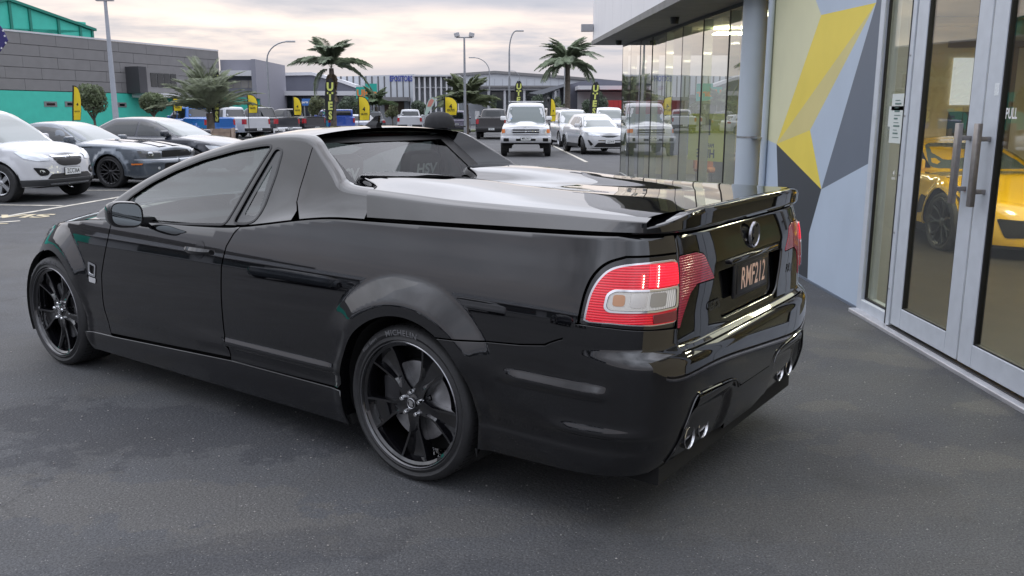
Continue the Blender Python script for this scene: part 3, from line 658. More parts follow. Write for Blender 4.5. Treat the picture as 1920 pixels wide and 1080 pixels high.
# ============================ the black ute ===================================
def wheel(parent, at, side, r=.348, rr=.285, w=.25, spokes=5, rimmat=None, style='star', hero=False, name='wheel', nut=None, seg=40):
    """wheel whose outer face looks along side*X"""
    root = empty(name, at, 0, parent=parent)
    S = side
    T = MB(); tw = w
    prof = [(-.0, rr-.006), (.012, rr+.004), (.004, rr+.018), (-.0+.012, (rr+r)/2), (.004, r-.014), (-.012, r-.004), (-.03, r), (-tw+.03, r), (-tw+.004, r-.02), (-tw, rr), (-tw+.02, rr-.02)]
    T.lathe([(a*S, q) for a, q in prof], seg)
    ty = T.build('tyre', RUBBER, root, 'auto')
    if hero:
        g = MB()
        for k in range(72):
            t = 2*math.pi*k/72; R_ = Matrix.Rotation(t, 4, 'X')
            g.box(min(-.10*S, -.018*S), max(-.10*S, -.018*S), -.0014, .0014, r-.0035, r+.0006, T=R_)
        for a in (.075, .125, .175):
            g.lathe([(-a*S-.004, r+.0004), (-a*S+.004, r+.0004)], 48)
        g.build('tread_groove', DARK, ty)
    R = MB()
    R.lathe([(a*S, q) for a, q in [(.007, rr-.002), (.010, rr-.007), (.004, rr-.012), (-.004, rr-.014), (-.012, rr-.026), (-.05, rr-.034), (-.17, rr-.03), (-.2, rr-.01)]], seg)
    rim_ = R.build('rim', rimmat, root, 'auto')
    if hero: e_ = MB(); e_.lathe([(a*S, q) for a, q in [(.0085, rr-.0035), (.0112, rr-.006), (.0098, rr-.009)]], seg); e_.build('rim_edge', mat('rim_edge', (.22, .22, .23), .15, .9), rim_, 'auto')
    dk = MB(); dk.lathe([(a*S, q) for a, q in [(-.15, .001), (-.15, rr-.04)]], 24); dk.build('hub_backing', DARK, root)
    if hero:
        d = MB(); d.lathe([(a*S, q) for a, q in [(-.085, .07), (-.075, .075), (-.075, .178), (-.085, .18), (-.1, .18)]], 48)
        for k in range(24):
            t = 2*math.pi*k/24; d.lathe([(-.0745*S, .004), (-.0745*S, .0001)], 6, T=Matrix.Translation((0, .13*math.cos(t)+.0, .13*math.sin(t))))
        d.build('brake_disc', mat('brake_disc', (.45, .45, .46), .3, 1, noise=.3, nscale=15), root, 'auto')
        c = MB(); c.bbox(min(-.12*S, -.055*S), max(-.12*S, -.055*S), .10 if at[1] < 1 else -.2, .2 if at[1] < 1 else -.10, -.09, .09, .015); c.build('brake_caliper', mat('caliper', (.02, .02, .022), .3), root, 'auto')
    def front(V): return [(v[0]*S, v[1], v[2]) for v in V]
    rim_r = rr-.012
    if style == 'star':
        offs = rad(-90 if not hero else -93)
        for k in range(spokes):
            t = offs+2*math.pi*k/spokes*(1); Rm = Matrix.Rotation(t*1, 4, 'X')
            st = []
            for q, hw, cr, dp in [(.045, .040, -.030, .001), (.075, .036, -.028, .002), (.105, .032, -.030, .006), (.14, .040, -.030, .016), (.18, .055, -.026, .026), (.22, .070, -.020, .034), (.25, .080, -.012, .036), (rim_r/rr*.285, .088, -.004, .036)]:
                q = q*rr/.285; hw = hw*rr/.285; a_ = min(.016, hw*.40); g_ = min(.024, hw*.62)
                st.append([(cr-.014, q, -hw), (cr, q, -hw+.005), (cr, q, -hw+a_), (cr-dp, q, -hw+g_), (cr-dp, q, hw-g_), (cr, q, hw-a_), (cr, q, hw-.005), (cr-.014, q, hw), (cr-.055, q, hw*.86), (cr-.055, q, -hw*.86)])
            V = [Rm @ Vector((p[0]*S, p[1], p[2])) for s_ in st for p in s_]; n = 10
            F = [(i*n+j, i*n+(j+1) % n, (i+1)*n+(j+1) % n, (i+1)*n+j) for i in range(len(st)-1) for j in range(n)]+[tuple(range(n))]
            b = MB(); b.add(V, F); b.build('spoke', rimmat, root, 'auto')
        h = MB(); h.lathe([(a*S, q) for a, q in [(-.026, .001), (-.026, .028), (-.03, .034), (-.032, .06), (-.045, .068), (-.08, .07)]], 32); h.build('hub', rimmat, root, 'auto')
    elif style == 'mesh':
        b = MB()
        for k in range(spokes):
            t = 2*math.pi*(k+.5)/spokes
            for dt in (-.16, .16):
                p0 = Vector((-.03*S, .05*math.cos(t), .05*math.sin(t))); p1 = Vector((-.02*S, rim_r*.62*math.cos(t+dt*.3), rim_r*.62*math.sin(t+dt*.3))); p2 = Vector((-.004*S, rim_r*math.cos(t+dt*1.1), rim_r*math.sin(t+dt*1.1)))
                b.tube([p0, p1, p2], [.014, .011, .012], 6)
        b.lathe([(a*S, q) for a, q in [(-.012, .001), (-.012, .03), (-.03, .055), (-.06, .06)]], 24); b.build('spokes', rimmat, root, 'auto')
    else:
        b = MB()
        for k in range(spokes):
            t = 2*math.pi*(k+.5)/spokes; Rm = Matrix.Rotation(t, 4, 'X'); hw0, hw1 = (.03, .042) if spokes < 7 else (.018, .022)
            V = [Rm @ Vector(v) for v in [(-.015*S, .03, -hw0), (-.015*S, .03, hw0), (-.006*S, rim_r, hw1), (-.006*S, rim_r, -hw1), (-.05*S, .03, -hw0), (-.05*S, .03, hw0), (-.05*S, rim_r, hw1), (-.05*S, rim_r, -hw1)]]
            b.add(V, [(0, 1, 2, 3), (4, 5, 6, 7), (0, 4, 7, 3), (1, 5, 6, 2)])
        b.lathe([(a*S, q) for a, q in [(-.008, .001), (-.008, .04), (-.02, .06), (-.06, .062)]], 24); b.build('spokes', rimmat, root, 'auto')
    if hero:
        n_ = MB()
        for k in range(5):
            t = rad(-90+36+72*k); n_.lathe([((-.006+.0)*S, .001), (-.006*S, .007), (-.012*S, .0105), (-.04*S, .0115)], 12, T=Matrix.Translation((0, .052*math.cos(t), .052*math.sin(t))))
            n_.build('wheel_nut', CHROME, root, 'auto'); n_ = MB()
        cp = MB(); cp.lathe([(a*S, q) for a, q in [(-.018, .001), (-.018, .024), (-.02, .0275), (-.03, .028)]], 28); cpo = cp.build('centre_cap', GLOSSB, root, 'auto')
        em = MB(); em.lathe([(-.0172*S, .0205), (-.0165*S, .022), (-.0172*S, .0235)], 28)
        body = [(-.012, -.012), (.004, -.014), (.012, -.006), (.010, .004), (.016, .010), (.006, .015), (-.006, .012), (-.013, .004), (-.006, .0), (-.012, -.004)]
        em.prism(body, -.0172*S, -.0160*S, 'x'); em.build('lion_emblem', CHROME, cpo)
        L = MB()      # maker's name moulded on the sidewall
        def arc(s, a_c, rad_, size, sxx=1.1):
            V, F = text_geo(s, size, bold=.02, spacing=1.12); VV = []
            for x, y in V:
                an = a_c - S*0 + (x*sxx)/rad_*(1 if S < 0 else -1)*-1; q = rad_+y
                VV.append((.0125*S, q*math.sin(an), q*math.cos(an)))
            L.add(VV, F)
        arc('MICHELIN', 0.07, (rr+r)/2+.002, .034); arc('Pilot Sport', .72, (rr+r)/2+.002, .02)
        L.build('sidewall_lettering', mat('tyre_letter', (.13, .13, .135), .7), ty)
    return root
CAR_A = .945; CAR_X, CAR_Y = .10, 4.262
ute = empty('black_ute', (CAR_X, CAR_Y, 0), CAR_A, 'glossy black two-door ute with hard tonneau lid in the foreground beside the glass doors', 'ute')
SF = lambda s, z: HS.P(s, z)
SY = HS.s_y
G5 = .0025
def sy(pts): return [(SY(y), z) for y, z in pts]
def arch(yc, zc=.345, r=.398, a0=-20, a1=200, n=40, zmin=.0):
    return [(yc+r*math.cos(t), zc+r*math.sin(t)) for t in np.linspace(rad(a0), rad(a1), n)]
def ztop(y): return float(H_zt(y))
def topline(y0, y1, d=.003, n=30): return [(y, ztop(y)-d) for y in np.linspace(y0, y1, n)]
# door outline
d_front = [(2.30, ztop(2.30)-.003), (2.322, .86), (2.355, .76), (2.388, .66), (2.398, .52), (2.388, .38), (2.362, .305)]
d_rear = [(1.228, .352), (1.252, .5), (1.258, .66), (1.257, .82), (1.232, .925), (1.19, .99), (1.155, ztop(1.155)-.003)]
door_pts = d_front+d_rear+topline(1.155, 2.30)[1:-1]
def shrink(pts, d):
    P = np.array(pts); c = np.roll(P, -1, 0)-np.roll(P, 1, 0); n = np.stack([c[:, 1], -c[:, 0]], -1); n /= np.linalg.norm(n, axis=1)[:, None]+1e-9
    ar = .5*np.sum(P[:, 0]*np.roll(P[:, 1], -1)-np.roll(P[:, 0], -1)*P[:, 1])
    return P-n*d*(1 if ar > 0 else -1)
doors = panel('door', SF, sy(shrink(door_pts, G5)), BLACK, ute, step=.035, mirror=True)
# front fender
fa = arch(3.009, a0=-22, a1=202)
ff = [(p[0], p[1]) for p in d_front[::-1]]
fender = [(2.362, .282)]+[(p[0]+.005, p[1]) for p in ff] + topline(2.31, 3.52, n=24)[1:] + [(3.55, .70), (3.53, .60), (3.45, .45)]
ar = [p for p in arch(3.009, a0=14, a1=202)]
fender = [(2.362, .25)]+[(p[0]+.005, p[1]) for p in ff]+topline(2.31, 3.50, n=24)[1:]+[(3.52, .72), (3.49, .60), (3.44, .47)]+[p for p in ar if p[1] > .25]
vent = [(2.455, .700), (2.525, .715), (2.53, .650), (2.468, .64)]
panel('front_fender', SF, sy(shrink(fender, G5)), BLACK, ute, holes=[sy(vent)], step=.02, mirror=True)
panel('fender_vent', SF, sy(shrink(vent, -.004)), DARK, ute, step=.03, flange=0, off=-.01, mirror=True)
vo = [(2.448, .708), (2.532, .722), (2.537, .640), (2.460, .632)]
panel('vent_surround', SF, sy(smooth_poly(vo, .012)), CHROME, ute, holes=[sy(smooth_poly([(2.462, .697), (2.520, .708), (2.524, .652), (2.474, .646)], .01))], step=.02, flange=.004, off=.004, mirror=True)
vb = panel('vent_badge', SF, sy(smooth_poly([(2.455, .626), (2.53, .632), (2.527, .600), (2.462, .596)], .008)), mat('badge_silver', (.8, .8, .8), .25, .6), ute, step=.02, flange=.004, off=.004, mirror=True)
def chaikin(P, n=3, closed=False):
    P = [np.array(p, float) for p in P]
    for _ in range(n):
        Q = [] if closed else [P[0]]
        for i in range(len(P) if closed else len(P)-1):
            a, b = P[i], P[(i+1) % len(P)]; Q += [a*.75+b*.25, a*.25+b*.75]
        P = Q if closed else Q+[P[-1]]
    return [tuple(p) for p in P]
# quarter panel
ra = arch(0.0, a0=-22, a1=202)
qa = [p for p in arch(0.0, a0=-22, a1=119)]
lampo = [(1.134, .832), (1.128, .90), (1.120, .95), (1.098, 1.008), (1.045, 1.056), (.965, 1.078)]; lampo = chaikin(lampo)
quarter = [(p[0]-.005, p[1]) for p in d_rear[::-1]]      # from top down the door edge
q1 = [(1.22, .335), (.42, .345)]
sB = .712
quarter_s = sy(quarter)+sy(q1)+sy([p for p in qa if p[1] > .345][:])
seam = [(-.20, .688), (-.40, .700), (-.60, .716), (-.725, .733), (-.768, .752), (-.81, .768), (-.820, .826)]
quarter_s += sy(seam[:-1])+[(1.137, .828)]+lampo+[(sB+.06, 1.082), (sB+.022, 1.082), (sB+.024, 1.12), (sB+.03, ztop(-1.1)-.004)]
tops = [(s_, float(H_zt(HS.y_at(s_)))-.003) for s_ in np.linspace(sB+.04, SY(1.15), 60)]
quarter_s += tops
panel('quarter_panel', SF, shrink(quarter_s, G5), BLACK, ute, step=.014, mirror=True)
# sill between the wheels
sill = [(2.64, .20)]+[(2.35, .278), (2.30, .298)]+[(y, .298+(2.30-y)/(1.22-2.3)*-.045) for y in np.linspace(2.2, 1.22, 6)]+[(.45, .336), (.40, .19)]
sill = [(2.62, .17), (2.63, .285), (2.30, .292), (1.22, .337), (.40, .338), (.39, .17)]
panel('side_skirt', SF, sy(sill), GLOSSB, ute, step=.035, off=.012, mirror=True)
# rear bumper, one piece round the tail
bl = sy([p for p in arch(0.0, a0=121, a1=204)][::-1])          # up the arch edge on the left, from the bottom
bs = sy([(-.205, .682)]+[(a_, b_-.006) for a_, b_ in seam[1:]])
bumpL = sy([(-.37, .24)])+bl+bs+[(1.120, .826), (1.0, .824), (sB+.12, .812), (sB-.006, .803), (sB-.018, .715)]
bot = [(0.0, .465), (.17, .465), (.22, .50), (.30, .525), (.62, .545), (.74, .30), (.80, .262), (SY(-.75), .25), (SY(-.40), .235)]
right = [(-a_, b_) for a_, b_ in (bumpL)][::-1]
bo = bumpL+right+[(-a_, b_) for a_, b_ in bot[::-1]][:-1]+bot[:-1]
panel('rear_bumper', SF, bo, BLACK, ute, step=.016)
# tailgate with lamp cut-outs and plate recess
inner_lamp = smooth_poly([(sB+.010, 1.066), (.60, 1.068), (.535, 1.055), (.488, 1.004), (.434, .952), (.590, .955), (.640, .925), (.672, .86), (.690, .805), (sB-.014, .805)], .012, 3)
recess = smooth_poly([(.40, .972), (.345, .79), (.30, .765), (-.30, .765), (-.345, .79), (-.40, .972)], .02)
tg = [(sB-.024, .722), (sB-.010, .81), (sB+.014, 1.06), (sB+.018, 1.13), (sB-.0, ztop(-1.15)-.004)]
tg = tg+[(-a_, b_) for a_, b_ in tg[::-1]]
inner_lamp = [tuple(q) for q in inner_lamp]; ilr = [(-a_, b_) for a_, b_ in inner_lamp[::-1]]
def TGF(s, z): return HS.P(s, z)
tailg = panel('tailgate', TGF, tg, BLACK, ute, holes=[shrink(inner_lamp, -.006), shrink(ilr, -.006), recess], step=.016, flange_holes=True)
panel('plate_recess', lambda s, z: TGF(s, z)+np.stack([0*s, .022+.02*np.clip((z-.77)/.2, 0, 1), 0*s], -1), dens(recess*1.0, .03)*np.array([1.0, 1])*1.0, GLOSSB, tailg, step=.03, flange=0, eps=.002)
wall = []
# lamps
RED = mat('lamp_red', (.42, .004, .018), .12, ior=1.5, coat=.7)
def ribbed(name, col, emis, band=90, rough=.12, direct='z', em2=None):
    m = mat(name, col, rough, coat=.7); t = m.node_tree; p = t.nodes['Principled BSDF']
    tcn = t.nodes.new('ShaderNodeTexCoord'); w = t.nodes.new('ShaderNodeTexWave'); w.bands_direction = direct.upper(); w.inputs['Scale'].default_value = band; w.inputs['Distortion'].default_value = 0
    t.links.new(tcn.outputs['Object'], w.inputs['Vector']); r = t.nodes.new('ShaderNodeValToRGB')
    r.color_ramp.elements[0].color = (*[c*.62 for c in col], 1); r.color_ramp.elements[1].color = (*[min(1, c*1.15) for c in col], 1)
    t.links.new(w.outputs['Fac'], r.inputs[0]); t.links.new(r.outputs[0], p.inputs['Base Color'])
    b = t.nodes.new('ShaderNodeBump'); b.inputs['Strength'].default_value = .5; b.inputs['Distance'].default_value = .003; t.links.new(w.outputs['Fac'], b.inputs['Height']); t.links.new(b.outputs[0], p.inputs['Normal'])
    if emis: t.links.new(r.outputs[0], p.inputs['Emission Color']); p.inputs['Emission Strength'].default_value = emis
    return m
REDR = ribbed('tail_lens_red', (.55, .005, .018), .32, 34)
REDL = ribbed('tail_lens_lit', (.75, .008, .030), .8, 34)
REDD = mat('tail_lens_dark', (.16, .004, .015), .1, coat=.8)
REDI = ribbed('tail_lens_inner', (.26, .012, .032), .14, 34)
CLEAR = ribbed('tail_lens_clear', (.62, .60, .57), .12, 95, direct='y')
lampbk = [(1.126, .834), (1.120, .90), (1.112, .948), (1.090, 1.004), (1.040, 1.050), (.96, 1.072), (sB+.06, 1.076), (sB+.020, 1.076), (sB+.002, .812), (sB+.12, .818), (1.0, .830), (1.115, .830)]
lampbk = [tuple(q) for q in smooth_poly(chaikin(lampbk[:6])+lampbk[6:], .008, 2)]
for sg_ in (1, -1):
    lr = empty('tail_lamp', (0, 0, 0), 0, parent=ute)
    def mp(q, sg_=sg_): 
        q = [(a_*sg_, b_) for a_, b_ in q]; return q if sg_ > 0 else q[::-1]
    panel('lamp_housing', SF, mp(lampbk), GLOSSB, lr, step=.03, off=-.004)
    so_ = [(1.108, .846), (1.103, .90), (1.094, .946), (1.070, .994), (1.028, 1.034), (.955, 1.052), (.85, 1.058), (sB+.055, 1.060), (sB+.030, 1.056), (sB+.014, .95), (sB+.008, .832), (sB+.12, .832), (1.0, .842), (1.09, .840)]
    so_ = [tuple(q) for q in smooth_poly(chaikin(so_[:7])+so_[7:], .010, 2)]
    si_ = np.array(so_); c_ = si_.mean(0); si_ = c_+(si_-c_)*np.array([.955, .945])+np.array([-.006, -.002]); 
    panel('lamp_surround', SF, mp(so_), mat('lamp_chrome', (.62, .60, .62), .18, .9), lr, holes=[np.array(mp(si_.tolist()))], step=.025, off=.004, flange=.004)
    si = [tuple(q) for q in (c_+(np.array(so_)-c_)*np.array([.96, .95])+np.array([-.006, -.002]))]
    clr = [(1.032, .896), (1.026, .945), (1.0, .962), (sB+.12, .962), (sB+.020, .966), (sB+.014, .888), (sB+.12, .882), (1.012, .882)]
    clr = smooth_poly(clr, .012, 3)
    panel('lens_red', SF, mp(si), REDR, lr, holes=[np.array(mp([tuple(q) for q in clr]))], step=.025, off=.006, flange=.002)
    lit = [(sB+.034, 1.046), (sB+.020, .974), (sB+.14, .969), (sB+.16, .969), (sB+.16, 1.044)]
    panel('lens_lit', SF, mp(lit), REDL, lr, step=.02, off=.010, flange=.003)
    panel('lens_dark', SF, mp([(sB+.018, .876), (sB+.013, .842), (sB+.125, .842), (sB+.13, .872)]), REDD, lr, step=.02, off=.010, flange=.003)
    ci = [tuple(q) for q in (np.array(clr).mean(0)+(np.array(clr)-np.array(clr).mean(0))*np.array([.93, .84]))]
    panel('clear_surround', SF, mp([tuple(q) for q in clr]), CHROME, lr, holes=[np.array(mp(ci))], step=.02, off=.011, flange=.004)
    panel('lens_clear', SF, mp(ci), CLEAR, lr, step=.02, off=.008, flange=0)
    for (a0_, a1_, z0_, z1_, m_) in ((.955, 1.0, .905, .945, mat('bulb_amber', (.50, .26, .14), .25, coat=.6)), (sB+.08, sB+.15, .90, .95, mat('bulb_smoke', (.38, .37, .35), .2, .4, coat=.5)), (.875, .935, .900, .950, mat('bulb_silver', (.62, .60, .56), .2, .7))):
        panel('bulb_reflector', SF, mp(smooth_poly([(a0_, z0_), (a1_, z0_), (a1_, z1_), (a0_, z1_)], .012, 3)), m_, lr, step=.015, off=.0095, flange=0)
    DIO = mat('diode', (1, .6, .5), .3, emit=((1, .50, .40), 5))
    for sx_, n__, z0_ in ((sB+.185, 5, 1.010), (sB+.128, 8, 1.040)):
        for j in range(n__):
            zc_ = z0_-j*.0095; cir = [(sx_+.0026*math.cos(t_), zc_+.0032*math.sin(t_)) for t_ in np.linspace(0, 2*math.pi, 9)[:-1]]
            panel('lamp_diode', SF, mp(cir), DIO, lr, step=.01, off=.016, flange=0)
for q_ in (inner_lamp, ilr): panel('inner_tail_lamp', SF, q_, REDI, tailg, step=.025, off=.003, flange=.004)
# plate
PL = empty('number_plate', (0, -1.134, .905), 0, parent=tailg)
b = MB(); b.bbox(-.197, .197, -.012, .004, -.078, .078, .008); b.build('plate_frame', TRIM, PL, 'auto')
b = MB(); b.bbox(-.18, .18, -.0165, -.008, -.062, .062, .004); b.build('plate_face', mat('plate_black', (.008, .007, .007), .3), PL, 'auto')
b = MB(); T0 = Matrix.Translation((0, -.0172, -.002)) @ Matrix.Rotation(math.pi/2, 4, 'X')
text_mb(b, 'RMF212', .128, T0, sx=.66, bold=.012); b.build('plate_lettering', mat('plate_letters', (.82, .55, .42), .4), PL)
b = MB(); b.bbox(-.27, .27, -1.160, -1.135, .985, 1.003, .005); b.build('plate_lamp_bar', GLOSSB, tailg, 'auto')
# lion roundel and badges on the tailgate
b = MB(); TT = Matrix.Translation((0, -1.158, 1.075)) @ Matrix.Rotation(rad(-90), 4, 'Z') @ Matrix.Rotation(rad(0), 4, 'Y')
b.lathe([(.0, .058), (.008, .054), (.010, .049), (.004, .046)], 36, T=TT @ Matrix.Rotation(math.pi, 4, 'Z') if 0 else Matrix.Translation((0, -1.142, 1.075)) @ Matrix.Rotation(rad(-90), 4, 'Z'))
b.build('lion_roundel_ring', mat('dark_chrome', (.28, .28, .30), .15, 1), tailg, 'auto')
b = MB(); lion = [(-.03, -.035), (-.005, -.042), (.022, -.03), (.034, -.008), (.028, .008), (.036, .02), (.02, .038), (0, .032), (-.012, .042), (-.028, .03), (-.02, .012), (-.036, .006), (-.03, -.008), (-.014, -.006), (-.02, -.018), (-.034, -.02)]
b.prism([(x*1.0, z+1.075) for x, z in lion], -1.152, -1.142, 'y'); b.build('lion_emblem', mat('dark_chrome', (.28, .28, .30), .15, 1), tailg)
b = MB(); text_mb(b, 'GTS', .052, Matrix.Translation((-.41, -1.151, .845)) @ Matrix.Rotation(math.pi/2, 4, 'X'), 1.2, .02); b.build('model_badge', mat('dark_chrome2', (.05, .05, .055), .2, .9), tailg)
b = MB(); text_mb(b, 'R8', .055, Matrix.Translation((.49, -1.149, .86)) @ Matrix.Rotation(math.pi/2, 4, 'X'), 1.2, .02); b.build('model_badge', MATS['dark_chrome2'], tailg)
# valance with exhaust bays
def VF(s, z): return HS.P(s, z)
vout = [(0.0, .457), (.175, .457), (.225, .492), (.30, .517), (.60, .535), (.715, .305), (.66, .275), (.40, .262), (.33, .255), (.28, .285), (.23, .30), (.17, .25), (0, .25)]
vo2 = vout+[(-a_, b_) for a_, b_ in vout[::-1]][1:-1]
def VF2(s, z):
    P = HS.P(s, z); a_ = np.abs(s); bay = sstep(.26, .30, a_)*(1-sstep(.60, .66, a_+(.45-z)*-.35))*(1-sstep(.44, .52, z))
    P = P.copy(); P[..., 1] += .018*bay-.012*sstep(.46, .50, z)*(1-sstep(.52, .56, z))*sstep(.24, .30, a_); return P
panel('rear_valance', VF2, vo2, mat('valance_black', (.006, .006, .007), .16, coat=.3), ute, step=.022, off=-.004)
for sg_ in (1, -1):
    tl_ = dens(np.array(chaikin([(.748, .295), (.690, .43), (.640, .535), (.60, .548), (.30, .528), (.235, .505), (.215, .47)], 2)), .02, False); P_ = HS.P(tl_[:, 0]*sg_, tl_[:, 1])+np.array([0, -.004, -.003])
    b = MB(); b.tube([tuple(p) for p in P_], .0045, 8); b.build('valance_trim', BLACK, ute, 'auto')
b = MB(); b.box(-.75, .75, -1.10, -.6, .20, .27); b.build('underbody_rear', DARK, ute)
EX = mat('exhaust_steel', (.55, .55, .56), .14, 1)
for xc in (-.585, -.455, .455, .585):
    b = MB(); T0 = Matrix.Translation((xc, -1.135, .352 if abs(xc) > .5 else .356)) @ Matrix.Rotation(rad(-90), 4, 'Z')
    b.lathe([(-.16, .044), (.004, .046), (.012, .0475), (.014, .045), (.008, .041), (-.12, .038)], 36, T=T0); t_ = b.build('exhaust_tip', EX, ute, 'auto')
    b = MB(); b.lathe([(.006, .0400), (-.04, .0372), (-.06, .001)], 24, T=T0); b.build('pipe_bore', DARK, t_)
# nose
zf = lambda y: ztop(y)
nb = sy([(3.45, .455), (3.50, .60), (3.53, .715)])+[(s_, float(H_zt(HS.y_at(s_)))-.004) for s_ in np.linspace(SY(3.53)+.01, HS.S, 24)]
nbr = [(2*HS.S-a_, b_) for a_, b_ in nb[::-1]][1:]
nlow = sy([(3.38, .20), (3.41, .36)])
nlr = [(2*HS.S-a_, b_) for a_, b_ in nlow[::-1]]
hl = sy([(3.47, .69), (3.60, .765), (3.72, .745), (3.80, .70), (3.78, .655), (3.62, .645)])
hlr = [(2*HS.S-a_, b_) for a_, b_ in hl[::-1]]
panel('front_bumper', SF, nlow+nb+nbr+nlr, BLACK, ute, step=.05, holes=[hl, hlr])
for hh in (hl, hlr): panel('headlight', SF, hh, mat('headlight_glass', (.5, .52, .55), .08, .3, coat=1), ute, step=.03, off=.002)
panel('front_grille', SF, [(HS.S-.4, .36), (HS.S-.42, .60), (HS.S+.42, .60), (HS.S+.4, .36)], TRIM, ute, step=.06, off=.006)
# bonnet (x, y) and cabin surfaces --------------------------------------------
CX = pch([.3, 1.15, 2.5, 2.95], [.0, .0, 0, 0])
def xs_(z): t_ = np.asarray(z, float)-1.0; return .842-.38*t_-.26*t_*np.abs(t_)
zrail = pch([.28, .40, .50, .56, .60, .64, .79, .89, .95, 1.05, 1.18, 1.41, 1.656, 1.92, 2.21, 2.5, 2.9],
            [1.236, 1.243, 1.248, 1.256, 1.272, 1.302, 1.395, 1.452, 1.468, 1.474, 1.470, 1.440, 1.387, 1.310, 1.196, 1.045, .80])
zcen = pch([.28, .60, .79, .93, 1.1, 1.3, 1.5, 1.75, 2.0, 2.3, 2.6, 2.9, 3.1],
           [1.245, 1.285, 1.41, 1.497, 1.510, 1.506, 1.488, 1.444, 1.378, 1.265, 1.125, .985, .88])
def zb_(y): return H_zt(y)
def G(y, z):
    y = np.asarray(y, float); z = np.asarray(z, float)
    zb = zb_(y); i = H_in(zb)+.011; skx = .952-i
    d = skx-xs_(zb); amp = .15+.85*(1-sstep(.75, 1.25, y))
    k_ = .05+.03*(1-sstep(.75, 1.25, y))
    return xs_(z)+d*amp*np.exp(-(z-zb)/k_)
def FS(y, z): return np.stack([-G(y, z), y+0*z, z+0*y], -1)
def XR(y): return xs_(zrail(y))
def Rf(x, y):
    xr = XR(y); zr = zrail(y); u = np.clip(np.abs(x)/xr, 0, 1); return zr+(np.maximum(zcen(y), zr+.012)-zr)*(1-u**2.3)
def FR(x, y): return np.stack([x+0*y, y+0*x, Rf(x, y)], -1)
def FRail(w, y):
    zr = zrail(y); d = .03
    A = np.stack([-G(y, zr-d), y, zr-d], -1); B = np.stack([-XR(y), y, zr+.004], -1); C_ = np.stack([-(XR(y)-.045), y, Rf(XR(y)-.045, y)], -1)
    w = w[:, None]; return (1-w)**2*A+2*w*(1-w)*B+w*w*C_
ys_r = np.linspace(.372, 2.56, 96)
grid('roof_rail', FRail, np.linspace(0, 1, 9), ys_r, BLACK, ute, mirror=True, out=(-1, 0, .5))
for s_ in (-1, 1):
    Pe = FRail(np.linspace(0, 1, 9), np.full(9, .372)); V = [(p[0]*(-s_), p[1], p[2]) for p in Pe]+[(s_*.69, .372, 1.14), (s_*.79, .372, 1.14)]; b = MB(); b.add(V, [tuple(range(len(V)))]); b.build('buttress_end', BLACK, ute)
    V = [(s_*(float(XR(y))-.045), y, float(Rf(np.array(float(XR(y))-.045), np.array(y)))) for y in np.linspace(.64, .372, 8)]; b = MB(); b.add(V+[(v[0]*.965, v[1]-.004, 1.15) for v in V], [(i, i+1, 9+i, 8+i) for i in range(7)]); b.build('buttress_inner', BLACK, ute, True)
# cab side: outline in (y, z)
low = [(y, ztop(y)+.004) for y in np.linspace(2.56, 1.10, 20)]
railc = [(y, float(zrail(y))-.03) for y in np.linspace(2.56, .875, 50)]
seamb = [(.862, 1.315), (.852, 1.22), (.835, 1.16), (.80, 1.124)]
cabside = low+[(.80, ztop(.8)+.004)]+seamb[::-1][:-0 or None]+railc[::-1]
dw = [(2.36, 1.018), (2.26, 1.105), (2.10, 1.19), (1.92, 1.262), (1.70, 1.330), (1.45, 1.385), (1.25, 1.413), (1.175, 1.418), (1.22, 1.30), (1.29, 1.12), (1.335, 1.020), (1.9, .985), (2.30, .963)]
dw = smooth_poly(dw, .03, 3)
qw = smooth_poly([(1.14, 1.405), (1.085, 1.395), (1.065, 1.28), (1.07, 1.12), (1.10, 1.055), (1.17, 1.035), (1.275, 1.030), (1.24, 1.12), (1.185, 1.27)], .03, 3)
panel('cab_side', FS, cabside, BLACK, ute, holes=[dw, qw], step=.035, mirror=True, flange=.02)
but = [(.855, 1.315), (.845, 1.22), (.828, 1.163), (.79, 1.128), (.74, ztop(.74)+.004)]+[(y, ztop(y)+.004) for y in np.linspace(.70, .318, 8)]+[(.331, 1.16), (.346, 1.20), (.364, 1.225)]+[(y, float(zrail(y))-.03) for y in np.linspace(.374, .868, 24)]
panel('buttress_panel', FS, but, BLACK, ute, step=.03, mirror=True, flange=.02)
WGL = thin_glass('ute_side_glass', (.36, .42, .42), ior=1.85, boost=1.55)
dwg = panel('door_window', FS, shrink(dw, -.012), WGL, ute, step=.05, off=-.010, flange=0, mirror=True)
qwg = panel('quarter_window', FS, shrink(qw, -.010), WGL, ute, step=.05, off=-.008, flange=0, mirror=True)
# window seals
for nm, pl in (('window_seal', dw), ('window_seal', qw)):
    panel(nm, FS, shrink(pl, -.007), TRIM, ute, holes=[shrink(pl, .003)], step=.03, off=.0035, flange=.008, mirror=True)
qin = smooth_poly([(1.125, 1.33), (1.105, 1.10), (1.125, 1.075), (1.215, 1.075), (1.165, 1.22)], .015, 3)
panel('glass_print', FS, shrink(qw, -.004), mat('ceramic_print', (.02, .022, .024), .12, coat=.6), ute, holes=[qin], step=.03, off=-.005, flange=0, mirror=True)
# inner pillar frame print seen through the glass, sail triangle ahead of the glass
panel('sail_trim', FS, [(2.33, .972), (2.352, 1.012), (2.24, 1.108), (2.255, .985)], TRIM, ute, step=.04, off=-.002, flange=.004, mirror=True)
